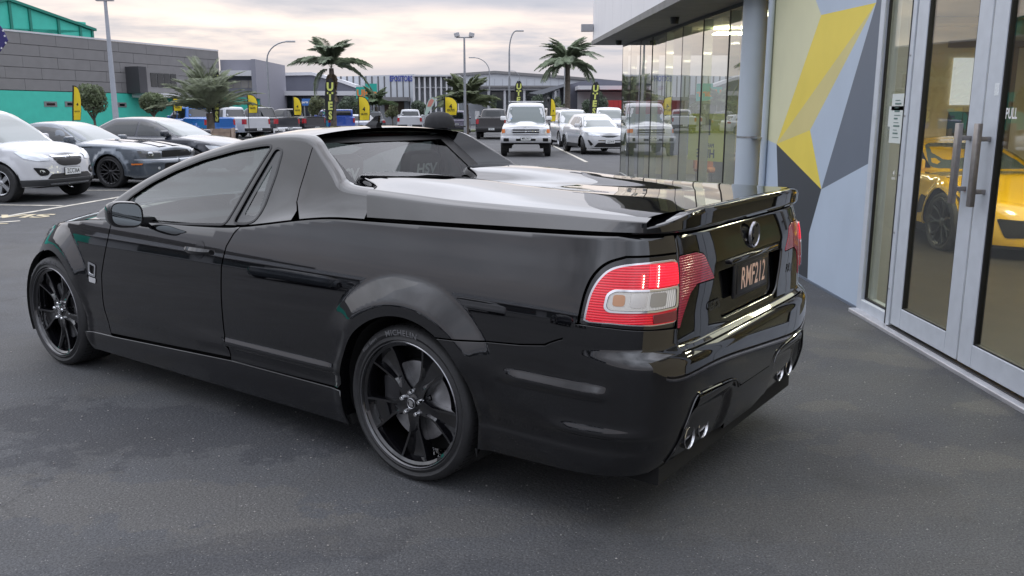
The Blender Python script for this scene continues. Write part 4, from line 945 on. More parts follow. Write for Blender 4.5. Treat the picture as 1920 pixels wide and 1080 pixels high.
# roof skin with the windscreen
rp = [(-.0-float(XR(y))+.045, y) for y in np.linspace(1.70, .93, 16)]
roof_o = rp+[(x, .93+.035*(1-(x/.58)**2)) for x in np.linspace(rp[-1][0]+.02, -rp[-1][0]-.02, 16)]+[(-a_, b_) for a_, b_ in rp[::-1]]+[(x, 1.70+.10*(1-(x/.6)**2)) for x in np.linspace(.5, -.5, 10)]
panel('roof', FR, roof_o, BLACK, ute, step=.05, out=(0, 0, 1), flange=.02)
ws = [(-(float(XR(y))-.047), y) for y in np.linspace(1.706, 2.52, 16)]
yb = lambda x: 2.83-.34*(abs(x)/.74)**2
wso = ws+[(x, yb(x)) for x in np.linspace(-.72, .72, 18)]+[(-a_, b_) for a_, b_ in ws[::-1]]+[(x, 1.706+.10*(1-(x/.6)**2)) for x in np.linspace(.5, -.5, 10)]
panel('windscreen', FR, wso, thin_glass('ute_windscreen', (.55, .62, .60), boost=1.0), ute, step=.06, out=(0, 0, 1), flange=0)
# bonnet
def bon(x, y):
    hw = HS.half_top(y)*.93; u = np.clip(np.abs(x)/np.maximum(hw, .01), 0, 1); t_ = sstep(2.2, 2.6, y)
    return H_zt(y)-.004+(.075-.02*sstep(3.2, 3.8, y))*(1-u**2.2)+.018*sstep(.42, .34, np.abs(x))*sstep(.62, .5, u)*0
def FB(u, y):
    e_ = H_in(H_zt(y))+.011; x_ = HS.half_top(y); k_ = (.952-e_)/.952
    tf = np.clip((y-2.55)/1.35, 0, 1); yy = y-tf*(H_eF(H_zt(y))+.012)
    X = u*x_*k_; z_ = H_zt(y)-.001+(.085-.03*sstep(3.3, 3.85, y))*(1-np.abs(u)**2.4)
    return np.stack([X, yy, z_], -1)
yy_ = 3.895-1.5*(1-np.sin(np.linspace(0, math.pi/2, 40)))
grid('bonnet', FB, np.linspace(-1, 1, 41), yy_[::-1], BLACK, ute, out=(0, 0, 1))
b = MB(); b.box(-.70, .70, 2.25, 2.62, .93, .955); b.build('cowl', TRIM, ute)
# rear window, its black surround and the header
zgl = lambda y: np.interp(y, [.66, 1.02], [1.20, 1.455])
ow = [(-float(XR(y))+.045, y, float(Rf(np.array(float(XR(y))-.045), np.array(y)))) for y in np.linspace(.93, .37, 16)]
ow = ow+[(-.60, .42, 1.19), (-.52, .46, 1.18), (-.3, .50, 1.175), (0, .52, 1.17)]
iw = [(-.515, 1.005-.0*(i), 1.455) for i in range(1)]
n_o = len(ow); 
inner = []
for i, (x, y, z) in enumerate(ow):
    t_ = i/(n_o-1)
    if t_ < .72: q = t_/.72; inner.append((-.53-.02*q, 1.0-.33*q, 1.45-.245*q))
    else: q = (t_-.72)/.28; inner.append((-.55+.55*q, .67+.01*q, 1.205-.005*q))
b = MB(); V = ow+inner; F = [(i, i+1, n_o+i+1, n_o+i) for i in range(n_o-1)]; b.add(V, F); b.add([(-v[0], v[1], v[2]) for v in V], [f[::-1] for f in F])
top_o = [(x, .93+.035*(1-(x/.58)**2), float(Rf(np.array(abs(x)), np.array(.94)))-.004) for x in np.linspace(ow[0][0], -ow[0][0], 16)]
top_i = [(x, 1.0, 1.455) for x in np.linspace(-.53, .53, 16)]
b.add(top_o+top_i, [(i, i+1, 17+i, 16+i) for i in range(15)])
b.build('rear_window_surround', GLOSSB, ute, 'auto')
rg = [(-.53, 1.0, 1.452), (.53, 1.0, 1.452), (.55, .67, 1.205), (-.55, .67, 1.205)]
def FG(u, v): x = u*(.53+.02*v); return np.stack([x, 1.0-.33*v-.02*(1-u*u)*1.0, 1.45-.245*v-.0*u], -1)
grid('rear_window', FG, np.linspace(-1, 1, 15), np.linspace(0, 1, 6), thin_glass('ute_rear_glass', (.45, .50, .48), boost=1.3), ute, out=(0, -1, 1))
b = MB(); b.bbox(-.20, .20, .985, 1.0, 1.425, 1.438, .004); b.build('high_stop_lamp', mat('stop_lamp', (.10, .01, .012), .3), ute)
b = MB(); fr = [(-.55, .97), (.55, .97)]
for u0, u1, v0, v1 in ((-1, 1, 0, .10), (-1, 1, .93, 1), (-1, -.93, .1, .93), (.80, 1, .1, .93)):
    U, Vv = np.meshgrid(np.linspace(u0, u1, 9), np.linspace(v0, v1, 5)); P = FG(U.ravel(), Vv.ravel())+np.array([0, -.003, .003])
    b.add(P, [(j*9+i, j*9+i+1, (j+1)*9+i+1, (j+1)*9+i) for j in range(4) for i in range(8)])
b.build('glass_border', TRIM, ute)
# aerial fin
b = MB(); fin = [(.02, 1.495), (.22, 1.505), (.10, 1.520), (.04, 1.556), (.012, 1.575), (-.012, 1.578), (-.006, 1.545), (-.0, 1.51)]
V = []; Fq = []
for k_, wd in ((-1, .016), (1, .016)): pass
b.prism([(1.05+a_, z_-.012) for a_, z_ in fin], -.009, .009, 'x'); b.prism([(1.05+a_*1.1, 1.498+(z_-1.498)*.35) for a_, z_ in fin], -.022, .022, 'x'); b.build('aerial_fin', BLACK, ute, 'auto')
# hard lid ------------------------------------------------------------------
yF0 = .385
LBASE = pch([-1.3, -1.05, -.6, -.15, .14, .40, .75], [1.222, 1.222, 1.227, 1.232, 1.244, 1.254, 1.256])
def lidtop(x, y):
    ax = np.abs(x)
    base = LBASE(y)
    hump = np.clip(np.exp(-((ax-.43)/.235)**4), 0, 1)*(.030*sstep(-.95, .30, y))
    edge = -.012*np.clip((ax-.66)/.13, 0, 1)**2
    val = -.042*np.exp(-(x/.15)**4)*sstep(-.25, .45, y)
    return base+hump+edge+val+.006*(1-(x/.8)**2)
def frontedge(x): ax = abs(x); return .362+.34*math.exp(-((ax-.42)/.24)**4)*1.0+(.20*math.exp(-(x/.14)**2))
def rearedge(x): return -1.075+.06*(abs(x)/.8)**6
def FL(u, v):
    x = u*.768; fe = np.array([frontedge(q) for q in x]); re = np.array([rearedge(q) for q in x]); y = re+(fe-re)*v
    z = lidtop(x, y)-.035*np.clip((v-.975)/.025, 0, 1)**2
    return np.stack([x, y, z], -1)
vv = np.concatenate([np.linspace(0, .95, 46), np.linspace(.956, 1, 8)])
lid = grid('tonneau_lid', FL, np.linspace(-1, 1, 71), vv, BLACK, ute, out=(0, 0, 1))
def FLs(w, t_):
    re, fe = -1.045, frontedge(.768)-.012; y = re+(fe-re)*t_-.055*np.clip(w/1.0, 0, 1)*t_**8
    zt_ = H_zt(y)+.012; top = np.stack([0*y-.768, y, lidtop(-.768+0*y, y)], -1); C1 = np.stack([0*y-.798, y, lidtop(-.768+0*y, y)-.010], -1)
    B2 = np.stack([-(.952-H_in(H_zt(y))-.014)*np.where(y < -.45, 1, 1)*(1-.0*y), y, zt_], -1)
    xs = np.interp(y, HS.ty[:6000], HS.tx[:6000])/.952; B2[:, 0] *= xs
    M2 = B2*.14+C1*.86+np.array([-.006, 0, .002]); w = w[:, None]
    return np.where(w < .35, top*(1-w/.35)**2+2*(w/.35)*(1-w/.35)*C1+(w/.35)**2*M2, M2+(B2-M2)*((w-.35)/.65))
grid('lid_side', FLs, np.concatenate([np.linspace(0, .35, 7), np.linspace(.42, 1, 6)]), np.linspace(0, 1, 50), BLACK, lid, mirror=True, out=(-1, 0, .4))
b = MB()
for s_ in (-1, 1):
    P = [(s_*.60*(1), .55, 1.16)]
b.box(-.74, .74, -.94, .36, 1.10, 1.16); b.build('lid_underside', DARK, lid)
# spoiler lip across the back of the lid
sE = float(np.interp(-1.035, HS.ty[:6000], HS.ts[:6000]))
def FSp(u, v):
    s_ = u*sE; q0 = HS.P(s_, 0*s_+1.125); xq, yq = q0[..., 0], q0[..., 1]; ax = np.abs(xq)
    zt_ = np.interp(ax, [0, .50, .62, .72, .80, .86], [1.238, 1.236, 1.224, 1.200, 1.180, 1.168]); zl = np.interp(ax, [0, .6, .75, .86], [1.216, 1.213, 1.203, 1.178])
    fx = xq*.985; oy = -.018
    sec_y = np.array([.20, .12, .05, .012, .0, -.004, -.002, .0, .006]); sec_t = np.array([-.02, .12, .62, .97, .96, .80, .45, .12, 0.0])
    k_ = np.clip(v*8, 0, 7.999); i_ = k_.astype(int); f_ = k_-i_; yy = sec_y[i_]*(1-f_)+sec_y[i_+1]*f_; tt = sec_t[i_]*(1-f_)+sec_t[i_+1]*f_
    zb = 1.155; zfront = zl+(zt_-zl)*np.clip(tt, -.1, 1); zback = zb+(zt_-zb)*tt; z_ = np.where(v < .42, zfront, zback)
    return np.stack([fx*(1-np.where(v < .42, yy*.30, 0)*np.clip(ax/.8, 0, 1)**4), yq+oy+yy+.0*ax, z_], -1)
grid('spoiler', FSp, np.linspace(-1, 1, 61), np.linspace(0, 1, 33), BLACK, ute, out=(0, -1, .3))
# wheels, arches
RB = mat('rim_black', (.004, .004, .005), .05, coat=.8, ior=1.55)
for s_ in (-1, 1):
    for y_ in (0.0, 3.009):
        wheel(ute, (s_*.935, y_, .348), s_, .348, .285, .26, 5, RB, 'star', True, seg=72)
        b = MB(); T0 = Matrix.Translation((0, y_, .345)); xa, xb = s_*.925, s_*.55
        b.lathe([(xa, .40), (xb, .40), (xb, .001)], 30, T=T0, a0=rad(-25), a1=rad(205)); b.build('wheel_liner', DARK, ute)
        # lip that turns in round the arch
        b = MB(); n_ = 40; V = []
        for i in range(n_+1):
            t_ = rad(-18+216*i/n_); yq, zq = y_+.398*math.cos(t_), .345+.398*math.sin(t_)
            p_ = HS.P(np.array([SY(yq)]), np.array([max(zq, .2)]))[0]; V += [(p_[0], p_[1], zq), (p_[0]+.05, y_+.394*math.cos(t_), .345+.394*math.sin(t_))]
        V = [(v[0]*(-s_), v[1], v[2]) for v in V]
        b.add(V, [(2*i, 2*i+1, 2*i+3, 2*i+2) for i in range(n_)]); b.build('arch_lip', BLACK, ute, True)
b = MB(); b.box(-.84, .84, .45, 2.56, .17, .33); b.box(-.50, .50, -1.0, 3.6, .19, .5); b.box(-.78, .78, -1.02, -.42, .34, 1.05); b.box(-.80, .80, .42, 1.0, .33, 1.10); b.build('chassis', DARK, ute)
# mirrors
def mirror_unit(s_):
    r_ = empty('door_mirror', (0, 0, 0), 0, parent=ute)
    def FM(u, v):
        an = u*2*math.pi; sc_ = np.interp(v, [0, .08, .25, .6, .85, 1], [.93, 1.0, 1.0, .86, .60, .05])
        cxx = np.sign(np.cos(an))*np.abs(np.cos(an))**.62; szz = np.sign(np.sin(an))*np.abs(np.sin(an))**.62
        X = -1.02+.098*cxx*sc_; Z = 1.045+.072*szz*sc_-.010*cxx; Y = 1.935+.13*v
        X = X*1.0
        return np.stack([X*(-s_)*-1 if 0 else X*(-1 if s_ > 0 else 1), Y, Z], -1)
    grid('mirror_shell', FM, np.linspace(0, 1, 33), np.linspace(0, 1, 10), BLACK, r_, out=None)
    b = MB(); pts = []
    for k_ in range(24):
        an = 2*math.pi*k_/24; c1 = math.copysign(abs(math.cos(an))**.6, math.cos(an)); s1 = math.copysign(abs(math.sin(an))**.6, math.sin(an))
        pts.append(((1.02-.083*c1)*s_, 1.045+.060*s1-.010*c1))
    b.prism(pts, 1.938, 1.944, 'y'); b.build('mirror_glass', mat('mirror', (.55, .6, .62), .02, 1), r_)
    b = MB(); b.prism([((1.02-.092*math.copysign(abs(math.cos(a_))**.62, math.cos(a_)))*s_, 1.045+.069*math.copysign(abs(math.sin(a_))**.62, math.sin(a_))-.010*math.copysign(abs(math.cos(a_))**.62, math.cos(a_))) for a_ in np.linspace(0, 2*math.pi, 25)[:-1]], 1.941, 1.95, 'y'); b.build('mirror_bezel', TRIM, r_)
    b = MB(); b.prism([(s_*.80, .955), (s_*.94, .985), (s_*.96, 1.02), (s_*.80, 1.01)], 1.99, 2.06, 'y'); b.build('mirror_arm', TRIM, r_, 'auto')
mirror_unit(-1); mirror_unit(1)
# door handles
for s_, d_ in zip((-1, 1), doors):
    b = MB(); X = -.922
    V = []
    for i, t_ in enumerate(np.linspace(0, 1, 13)):
        y_ = 1.345+.205*t_; hh = .017*(.55+.45*math.sin(math.pi*t_)**.5) if 0 < t_ < 1 else .010; bo_ = .030*math.sin(math.pi*t_)**.45 if 0 < t_ < 1 else 0
        zc_ = .888; Xb = -float(.952-H_in(zc_))
        V += [(Xb-.012-bo_, y_, zc_-hh), (Xb-.018-bo_, y_, zc_), (Xb-.010-bo_, y_, zc_+hh), (Xb+.002-bo_*.6, y_, zc_+hh*.8), (Xb+.002-bo_*.6, y_, zc_-hh*.8)]
    V = [(v[0]*(-s_), v[1], v[2]) for v in V]
    b.add(V, [(i*5+j, i*5+(j+1) % 5, (i+1)*5+(j+1) % 5, (i+1)*5+j) for i in range(12) for j in range(5)]+[(0, 1, 2, 3, 4), (60, 61, 62, 63, 64)])
    b.build('door_handle', BLACK, d_, 'auto')
    cup = [(1.445+.045*math.cos(t_), .888+.047*math.sin(t_)) for t_ in np.linspace(0, 2*math.pi, 20)[:-1]]
    cs = sy(cup)
    if s_ > 0: cs = [(-a_, b_) for a_, b_ in cs[::-1]]
    panel('handle_cup', SF, cs, GLOSSB, d_, step=.02, off=.0015, flange=0)
# cabin inside
TR = mat('cabin_trim', (.022, .022, .024), .75); SEAT = mat('seat_leather', (.016, .016, .018), .45, bump=.2, bscale=200)
b = MB(); b.box(-.72, .72, .95, 2.6, .33, .40); b.build('cabin_floor', TR, ute)
b = MB(); b.bbox(-.68, .68, 2.12, 2.6, .80, .965, .04); b.build('dashboard', TR, ute, 'auto')
b = MB(); b.box(-.66, .66, .80, .86, .4, 1.19); b.build('rear_bulkhead', TR, ute)
for s_ in (-1, 1):
    r_ = empty('seat', (s_*.32, 1.3, .4), 0, parent=ute)
    b = MB(); b.bbox(-.24, .24, -.05, .45, .0, .22, .05); b.build('seat_cushion', SEAT, r_, 'auto')
    b = MB(); b.bbox(-.24, .24, -.12, .05, .15, .76, .06, T=Matrix.Translation((0, -.06, 0)) @ Matrix.Rotation(rad(12), 4, 'X')); b.build('seat_back', SEAT, r_, 'auto')
    b = MB(); Th = Matrix.Translation((0, -.27, .865)) @ Matrix.Rotation(rad(10), 4, 'X'); b.bbox(-.145, .145, -.05, .05, -.10, .10, .045, T=Th); b.build('headrest', SEAT, r_, 'auto')
    b = MB(); text_mb(b, 'HSV', .085, Th @ Matrix.Translation((0, -.052, .0)) @ Matrix.Rotation(math.pi/2, 4, 'X'), 1.15, .03); b.build('headrest_lettering', mat('letter_grey', (.8, .8, .8), .5), r_)
b = MB(); pts = [(.17*math.cos(t_), .0, .17*math.sin(t_)) for t_ in np.linspace(0, 2*math.pi, 25)]
Tw = Matrix.Translation((.36, 2.03, .93)) @ Matrix.Rotation(rad(-25), 4, 'X'); b.tube([Tw @ Vector(p) for p in pts], .014, 8, False); b.tube([Tw @ Vector((-.16, 0, 0)), Tw @ Vector((.16, 0, 0))], .015); b.tube([Tw @ Vector((0, 0, 0)), Tw @ Vector((0, 0, -.16))], .015); b.build('steering_wheel', TRIM, ute, 'auto')
b = MB(); V = []
us = np.linspace(-1, 1, 9)
for y_ in np.linspace(1.0, 1.75, 6):
    for u_ in us: V.append((u_*(float(XR(y_))-.05), y_, float(Rf(np.array(abs(u_)*(float(XR(y_))-.05)), np.array(y_)))-.035))
b.add(V, [(j*9+i, j*9+i+1, (j+1)*9+i+1, (j+1)*9+i) for j in range(5) for i in range(8)]); b.build('headliner', mat('headliner', (.05, .05, .05), .9), ute)
# ============================ other vehicles =================================
def paint(name, c, metal=.0, rough=.18, coat=1.0): return mat('paint_'+name, c, rough, metal, coat, noise=.03, nscale=3)
LAMPC = mat('headlamp_clear', (.62, .65, .68), .1, .4, coat=1); LAMPR = mat('lamp_red2', (.40, .012, .02), .15, coat=.6); AMB = mat('lamp_amber', (.7, .2, .04), .2, coat=.5)
PLATEW = mat('plate_white', (.72, .74, .74), .4); GREYPL = mat('grey_plastic', (.045, .047, .05), .6); SILV = mat('alloy_silver', (.55, .56, .58), .25, .8); DALLOY = mat('alloy_dark', (.03, .03, .033), .3, .5, coat=.5)
def vehicle(sp, loc, rz, label, cat='car', name=None, group=None):
    W = sp['w']/2; yr, yf = sp['ya'], sp['yb']; Rw = sp['rw']; L0, L1 = sp['y0'], sp['y1']
    zt = pch([q[0] for q in sp['belt']], [q[1] for q in sp['belt']]); zbot = sp.get('zbot', .24)
    ins = pch(*sp.get('inset', ([.1, .3, .55, .8, 1.0, 1.2], [.06, .015, 0, .01, .045, .09])))
    eR = pch(*sp.get('eR', ([.1, .3, .5, .7, 1.0, 1.3], [.10, .02, 0, .03, .06, .10]))); eF = pch(*sp.get('eF', ([.1, .3, .5, .7, .9, 1.1], [.14, .04, 0, .03, .16, .3])))
    fl = sp.get('flare', .02)
    def bumps(y, z, x):
        bx = np.zeros(np.broadcast(y, z).shape)
        for yc in (yr, yf):
            r = np.hypot(y-yc, z-Rw); bx = bx+fl*np.clip((Rw*1.45-r)/(Rw*.25), 0, 1)
        return bx, 0*bx
    K = Skirt(W, L0, L1, sp.get('r0', L0+.55), sp.get('f0', L1-.75), sp.get('nR', 4), sp.get('nF', 3), zt, ins, eR, eF, sp.get('rnd', .05), bumps)
    root = empty(name or cat.replace(' ', '_'), loc, rz, label, cat, group); body = paint(*sp['paint'])
    st = sp.get('step', .12); F = lambda s, z: K.P(s, z)
    # half skirt with the two arches
    ra = Rw*sp.get('arch', 1.16)
    def archpts(yc, up=True): return [(K.s_y(yc+ra*math.cos(t)), max(Rw+ra*math.sin(t), zbot)) for t in np.linspace(rad(190), rad(-10), 15)]
    bot = [(0, zbot+.04)]+[(K.s_y(y), zbot) for y in (L0+.35,)]+archpts(yr)+archpts(yf)+[(K.s_y(L1-.3), zbot), (K.S, zbot+.02)]
    n = 40; top = [(s, float(zt(K.y_at(s)))-.001) for s in np.linspace(K.S, 0, n)]
    b = panel('body', F, bot+top, body, root, step=st, flange=.03, mirror=True)
    # deck
    def FD(u, y):
        e = ins(zt(y))+K.rnd*.8; x_ = K.half_top(y); k_ = (W-e)/W; tf = np.clip((y-K.y0F)/(L1-K.y0F), 0, 1); tr = np.clip((K.y0R-y)/(K.y0R-L0), 0, 1)
        yy = y-tf*(eF(zt(y))+K.rnd*.8)+tr*(eR(zt(y))+K.rnd*.8); cr = sp.get('crown', .06)
        z_ = zt(y)-.001+cr*(1-np.abs(u)**2.4)
        if 'tray' in sp: z_ = z_-sp['tray'][2]*sstep(.93, .90, np.abs(u))*(y > sp['tray'][0])*(y < sp['tray'][1])
        if 'scoop' in sp: a_, c_ = sp['scoop']; z_ = z_+.05*(np.abs(u*W) < .3)*sstep(c_, c_-.08, y)*sstep(a_, a_+.2, y)
        return np.stack([u*x_*k_, yy, z_], -1)
    ym = (L0+L1)/2; h = (L1-L0)/2; ys = ym-h*np.cos(np.linspace(0, math.pi, 46))
    if 'tray' in sp: ys = np.sort(np.concatenate([ys, [sp['tray'][0]-.001, sp['tray'][0]+.001, sp['tray'][1]-.001, sp['tray'][1]+.001]]))
    us = np.array([-1, -.97, -.93, -.90, -.75, -.5, -.25, 0, .25, .5, .75, .90, .93, .97, 1]); grid('deck', FD, us, ys, body, root, out=(0, 0, 1))
    # cabin
    c = sp['cab']; wv = pch([0, .5, .86, .95, 1], [c['wb'], (c['wb']*.45+c['wt']*.55)+.012, c['wt']+.012, c['wt']-.02, c['wt']-.09]) 
    fv = pch(*zip(*c['front'])); rv = pch(*zip(*c['rear'])); zb0, zr = c['zb'], c['zr']; nC = c.get('n', 7)
    def FC(th, v):
        co, si = np.cos(th), np.sin(th); a_, b_ = np.sign(co)*np.abs(co)**(2/nC), np.sign(si)*np.abs(si)**(2/nC)
        y0_, y1_ = rv(v), fv(v); rnd_ = .05*np.clip((v-.86)/.14, 0, 1)**2
        return np.stack([wv(v)*a_, (y0_+y1_)/2+((y1_-y0_)/2-rnd_)*b_, zb0+(zr-zb0)*(v-.0*v)], -1)
    th = np.linspace(0, 2*math.pi, 57); vs = [0, .2, .4, .6, .75, .86, .91, .95, .98, 1.0]
    U, Vv = np.meshgrid(th, vs); P = FC(U.ravel(), Vv.ravel()); m_ = len(th); V = [tuple(p) for p in P]
    Fq = [(j*m_+i, j*m_+i+1, (j+1)*m_+i+1, (j+1)*m_+i) for j in range(len(vs)-1) for i in range(m_-1)]
    last = P[-m_:]; cen = last[:-1].mean(0); base = (len(vs)-1)*m_
    for k_, t_ in enumerate((.85, .6, .3, 0)):
        ring = cen+(last-cen)*t_; ring[:, 2] = zr+c.get('dome', .035)*(1-t_*t_); b1 = len(V); V += [tuple(p) for p in ring]; Fq += [(base+i, base+i+1, b1+i+1, b1+i) for i in range(m_-1)]; base = b1
    cb = mk('cabin', V, Fq, body, root, True); bm = bmesh.new(); bm.from_mesh(cb.data); bmesh.ops.remove_doubles(bm, verts=bm.verts[:], dist=1e-4); bmesh.ops.recalc_face_normals(bm, faces=bm.faces[:]); bm.to_mesh(cb.data); bm.free(); cb.data.polygons.foreach_set('use_smooth', [True]*len(cb.data.polygons))
    def Gx(y, z):
        v = np.clip((z-zb0)/(zr-zb0), 0, 1); y0_, y1_ = rv(v), fv(v); q = np.clip(np.abs(y-(y0_+y1_)/2)/((y1_-y0_)/2), 0, .999); return wv(v)*(1-q**nC)**(1/nC)
    FSd = lambda y, z: np.stack([-Gx(y, z), y+0*z, z+0*y], -1)
    def Yf(x, z, f=True):
        v = np.clip((z-zb0)/(zr-zb0), 0, 1); y0_, y1_ = rv(v), fv(v); q = np.clip(np.abs(x)/wv(v), 0, .999); h_ = (y1_-y0_)/2-.05*np.clip((v-.86)/.14, 0, 1)**2; return (y0_+y1_)/2+(1 if f else -1)*h_*(1-q**nC)**(1/nC)
    FF = lambda x, z: np.stack([x+0*z, Yf(x, z), z+0*x], -1); FRr = lambda x, z: np.stack([x+0*z, Yf(x, z, False), z+0*x], -1)
    gm = GLASSD
    for w in c['win']: panel('side_window', FSd, smooth_poly(w, .05, 3), gm, root, step=.15, off=.006, flange=.004, mirror=True)
    zz0, zz1 = c['zw']; w0, w1 = float(wv((zz0-zb0)/(zr-zb0))), float(wv((zz1-zb0)/(zr-zb0)))
    panel('windscreen', FF, smooth_poly([(-w0*.93, zz0), (w0*.93, zz0), (w1*.90, zz1), (-w1*.90, zz1)], .08, 3), GLASSL if sp.get('light_glass', 1) else GLASSD, root, step=.15, off=.006, flange=.004, out=(0, 1, .3))
    if c.get('zrw'):
        z0_, z1_ = c['zrw']; w0, w1 = float(wv((z0_-zb0)/(zr-zb0))), float(wv((z1_-zb0)/(zr-zb0)))
        panel('rear_window', FRr, smooth_poly([(-w0*.86, z0_), (w0*.86, z0_), (w1*.84, z1_), (-w1*.84, z1_)], .07, 3), GLASSD, root, step=.15, off=.006, flange=.004, out=(0, -1, .3))
    # trim patches: (name, material, where, points); where s = left side (y, z), f = nose (x, z), r = tail (x, z)
    for nm, m, where, pts, both in sp['trim']:
        if where == 's': q = [(K.s_y(a), z) for a, z in pts]
        elif where == 'f': q = [(K.s_front(a), z) for a, z in pts]
        elif where == 'fs': q = [(K.s_front(a) if t == 'f' else K.s_y(a), z) for t, a, z in pts]
        elif where == 'rs': q = [(K.s_rear(a) if t == 'r' else K.s_y(a), z) for t, a, z in pts]
        else: q = [(K.s_rear(a), z) for a, z in pts]
        q = smooth_poly(q, .03, 2)
        panel(nm, F, q, m, root, step=st*.8, off=.008, flange=.006)
        if both: panel(nm, F, [(-a, z) for a, z in q[::-1]], m, root, step=st*.8, off=.008, flange=.006)
    for s_ in (-1, 1):
        for yw in (yr, yf):
            stl, ns, wm = sp.get('wheel', ('plain', 5, SILV)); w_ = wheel(root, (s_*(W-.01+fl*.6), yw, Rw), s_, Rw, Rw*sp.get('rimk', .68), .22, ns, wm, stl, False, seg=28)
            if sp.get('steer') and yw == yf: w_.rotation_euler = (0, 0, sp['steer'])
            bb = MB(); bb.lathe([(s_*(W-.03), ra), (s_*(W-.38), ra), (s_*(W-.38), .001)], 18, T=Matrix.Translation((0, yw, Rw)), a0=rad(-12), a1=rad(192)); bb.build('wheel_liner', DARK, root)
        ym_, zm_ = c['mirror']; bb = MB(); X = s_*(float(Gx(np.array(ym_), np.array(zm_)))+.13); bb.bbox(X-.11, X+.11, ym_-.04, ym_+.09, zm_-.065, zm_+.085, .035); bb.bbox(min(X-s_*.2, X), max(X-s_*.2, X), ym_, ym_+.05, zm_-.06, zm_-.02, .01); bb.build('door_mirror', sp.get('mirror_mat', body), root, 'auto')
    b = MB(); b.box(-W*.80, W*.80, yr-.5, yr+.6, zbot*.9, .5); b.box(-W*.62, W*.62, yr, yf+.5, zbot*.9, .45); b.box(-W*.86, W*.86, yr+ra+.05, yf-ra-.05, zbot, .5); b.build('underbody', DARK, root)
    for nm, y_, z_, s0, txt in sp.get('plates', []):
        f = y_ > 0; r = empty('number_plate', (0, y_, z_), 0 if not f else math.pi, parent=root); bb = MB(); bb.bbox(-.18, .18, -.012, .004, -.062, .062, .004); bb.build('plate_face', PLATEW, r); bb = MB(); bb.bbox(-.19, .19, -.004, .008, -.072, .072, .004); bb.build('plate_frame', TRIM, r)
        bb = MB(); text_mb(bb, txt, .115, Matrix.Translation((0, -.0135, 0)) @ Matrix.Rotation(math.pi/2, 4, 'X'), .72, .012); bb.build('plate_lettering', mat('ink_black', (.02, .02, .02), .5), r)
    for fn in sp.get('extra', []): fn(root, K, body, F)
    return root, K
def eb(name, m, *boxes, bev=.01, sm='auto'):
    def f(root, K, body, F):
        for bx in boxes:
            b = MB(); b.bbox(*bx, bev); b.build(name, m if m else body, root, sm)
    return f
# white compact suv
def badge(x, y, z, r, m=CHROME, name='nose_badge', nose=True):
    def f(root, K, body, F):
        b = MB(); b.lathe([(0, r), (.012, r*.92), (.012, r*.8), (.004, r*.75)], 20, T=Matrix.Translation((x, y, z)) @ Matrix.Rotation(rad(90 if nose else -90), 4, 'Z')); b.lathe([(.0, .001), (.01, r*.45)], 12, T=Matrix.Translation((x, y, z)) @ Matrix.Rotation(rad(90 if nose else -90), 4, 'Z')); b.build(name, m, root, 'auto')
    return f
def hump(root, K, body, F): pass
WHITE = ('white', (.52, .53, .55), .0, .2)
trax = dict(w=1.77, y0=-.90, y1=3.33, ya=0, yb=2.555, rw=.345, belt=[(-.9, 1.02), (0, 1.08), (1.5, 1.02), (2.3, 1.01), (2.9, .965), (3.2, .87), (3.33, .80)], paint=WHITE, nF=2.7, f0=2.5, zbot=.27, crown=.07, step=.06,
    eF=([.1, .3, .38, .5, .7, .8, .9, 1.0], [.14, .05, .0, .02, .05, .09, .20, .36]), flare=.025,
    cab=dict(wb=.80, wt=.62, zb=.98, zr=1.64, front=[(0, 2.45), (.5, 1.98), (.85, 1.55), (1, 1.30)], rear=[(0, -.72), (.6, -.60), (1, -.38)], zw=(1.04, 1.57), zrw=(1.12, 1.5), mirror=(1.78, 1.10),
        win=[[(2.12, 1.07), (1.55, 1.45), (1.0, 1.52), (.98, 1.08)], [(.90, 1.08), (.92, 1.52), (.1, 1.50), (-.2, 1.12)], [(-.28, 1.15), (0, 1.48), (-.4, 1.44), (-.5, 1.2)]]),
    trim=[('headlight', LAMPC, 'fs', [('s', 2.93, .90), ('s', 3.10, .905), ('f', -.46, .84), ('f', -.40, .735), ('s', 3.20, .73), ('s', 3.05, .78)], True),
          ('grille', TRIM, 'f', [(-.34, .785), (.34, .785), (.26, .665), (.15, .635), (-.15, .635), (-.26, .665)], False),
          ('lower_grille', TRIM, 'f', [(-.42, .50), (.42, .50), (.52, .41), (-.52, .41)], False),
          ('lower_bumper', GREYPL, 'fs', [('s', 2.93, .40), ('f', -.55, .40), ('f', .55, .40), ('f', .56, .285), ('f', -.56, .285), ('s', 2.96, .285)], False),
          ('lower_bumper', GREYPL, 's', [(2.93, .40), (3.28, .40), (3.28, .285), (2.96, .285)], True),
          ('side_cladding', GREYPL, 's', [(.42, .36), (2.13, .36), (2.13, .27), (.42, .27)], True),
          ('fog_lamp_recess', DARK, 'fs', [('s', 3.14, .62), ('f', -.50, .60), ('f', -.45, .53), ('f', -.50, .475), ('s', 3.20, .47)], True),
          ('fog_lamp', LAMPC, 'fs', [('s', 3.20, .575), ('s', 3.24, .575), ('s', 3.25, .51), ('s', 3.21, .51)], True),
          ('chrome_bar', CHROME, 'f', [(-.37, .83), (.37, .83), (.34, .79), (-.34, .79)], False),
          ('skid_strip', SILV, 'f', [(-.5, .335), (.5, .335), (.44, .305), (-.44, .305)], False)],
    plates=[('p', 3.33, .535, 0, 'ZCC364')], extra=[badge(0, 3.25, .765, .065), *[eb('grille_bar', CHROME, (-.30+.03*i, .30-.03*i, 3.25+.008*i, 3.265+.008*i, .735-.035*i, .742-.035*i), bev=.003) for i in range(3)]], wheel=('plain', 5, SILV), rimk=.64)
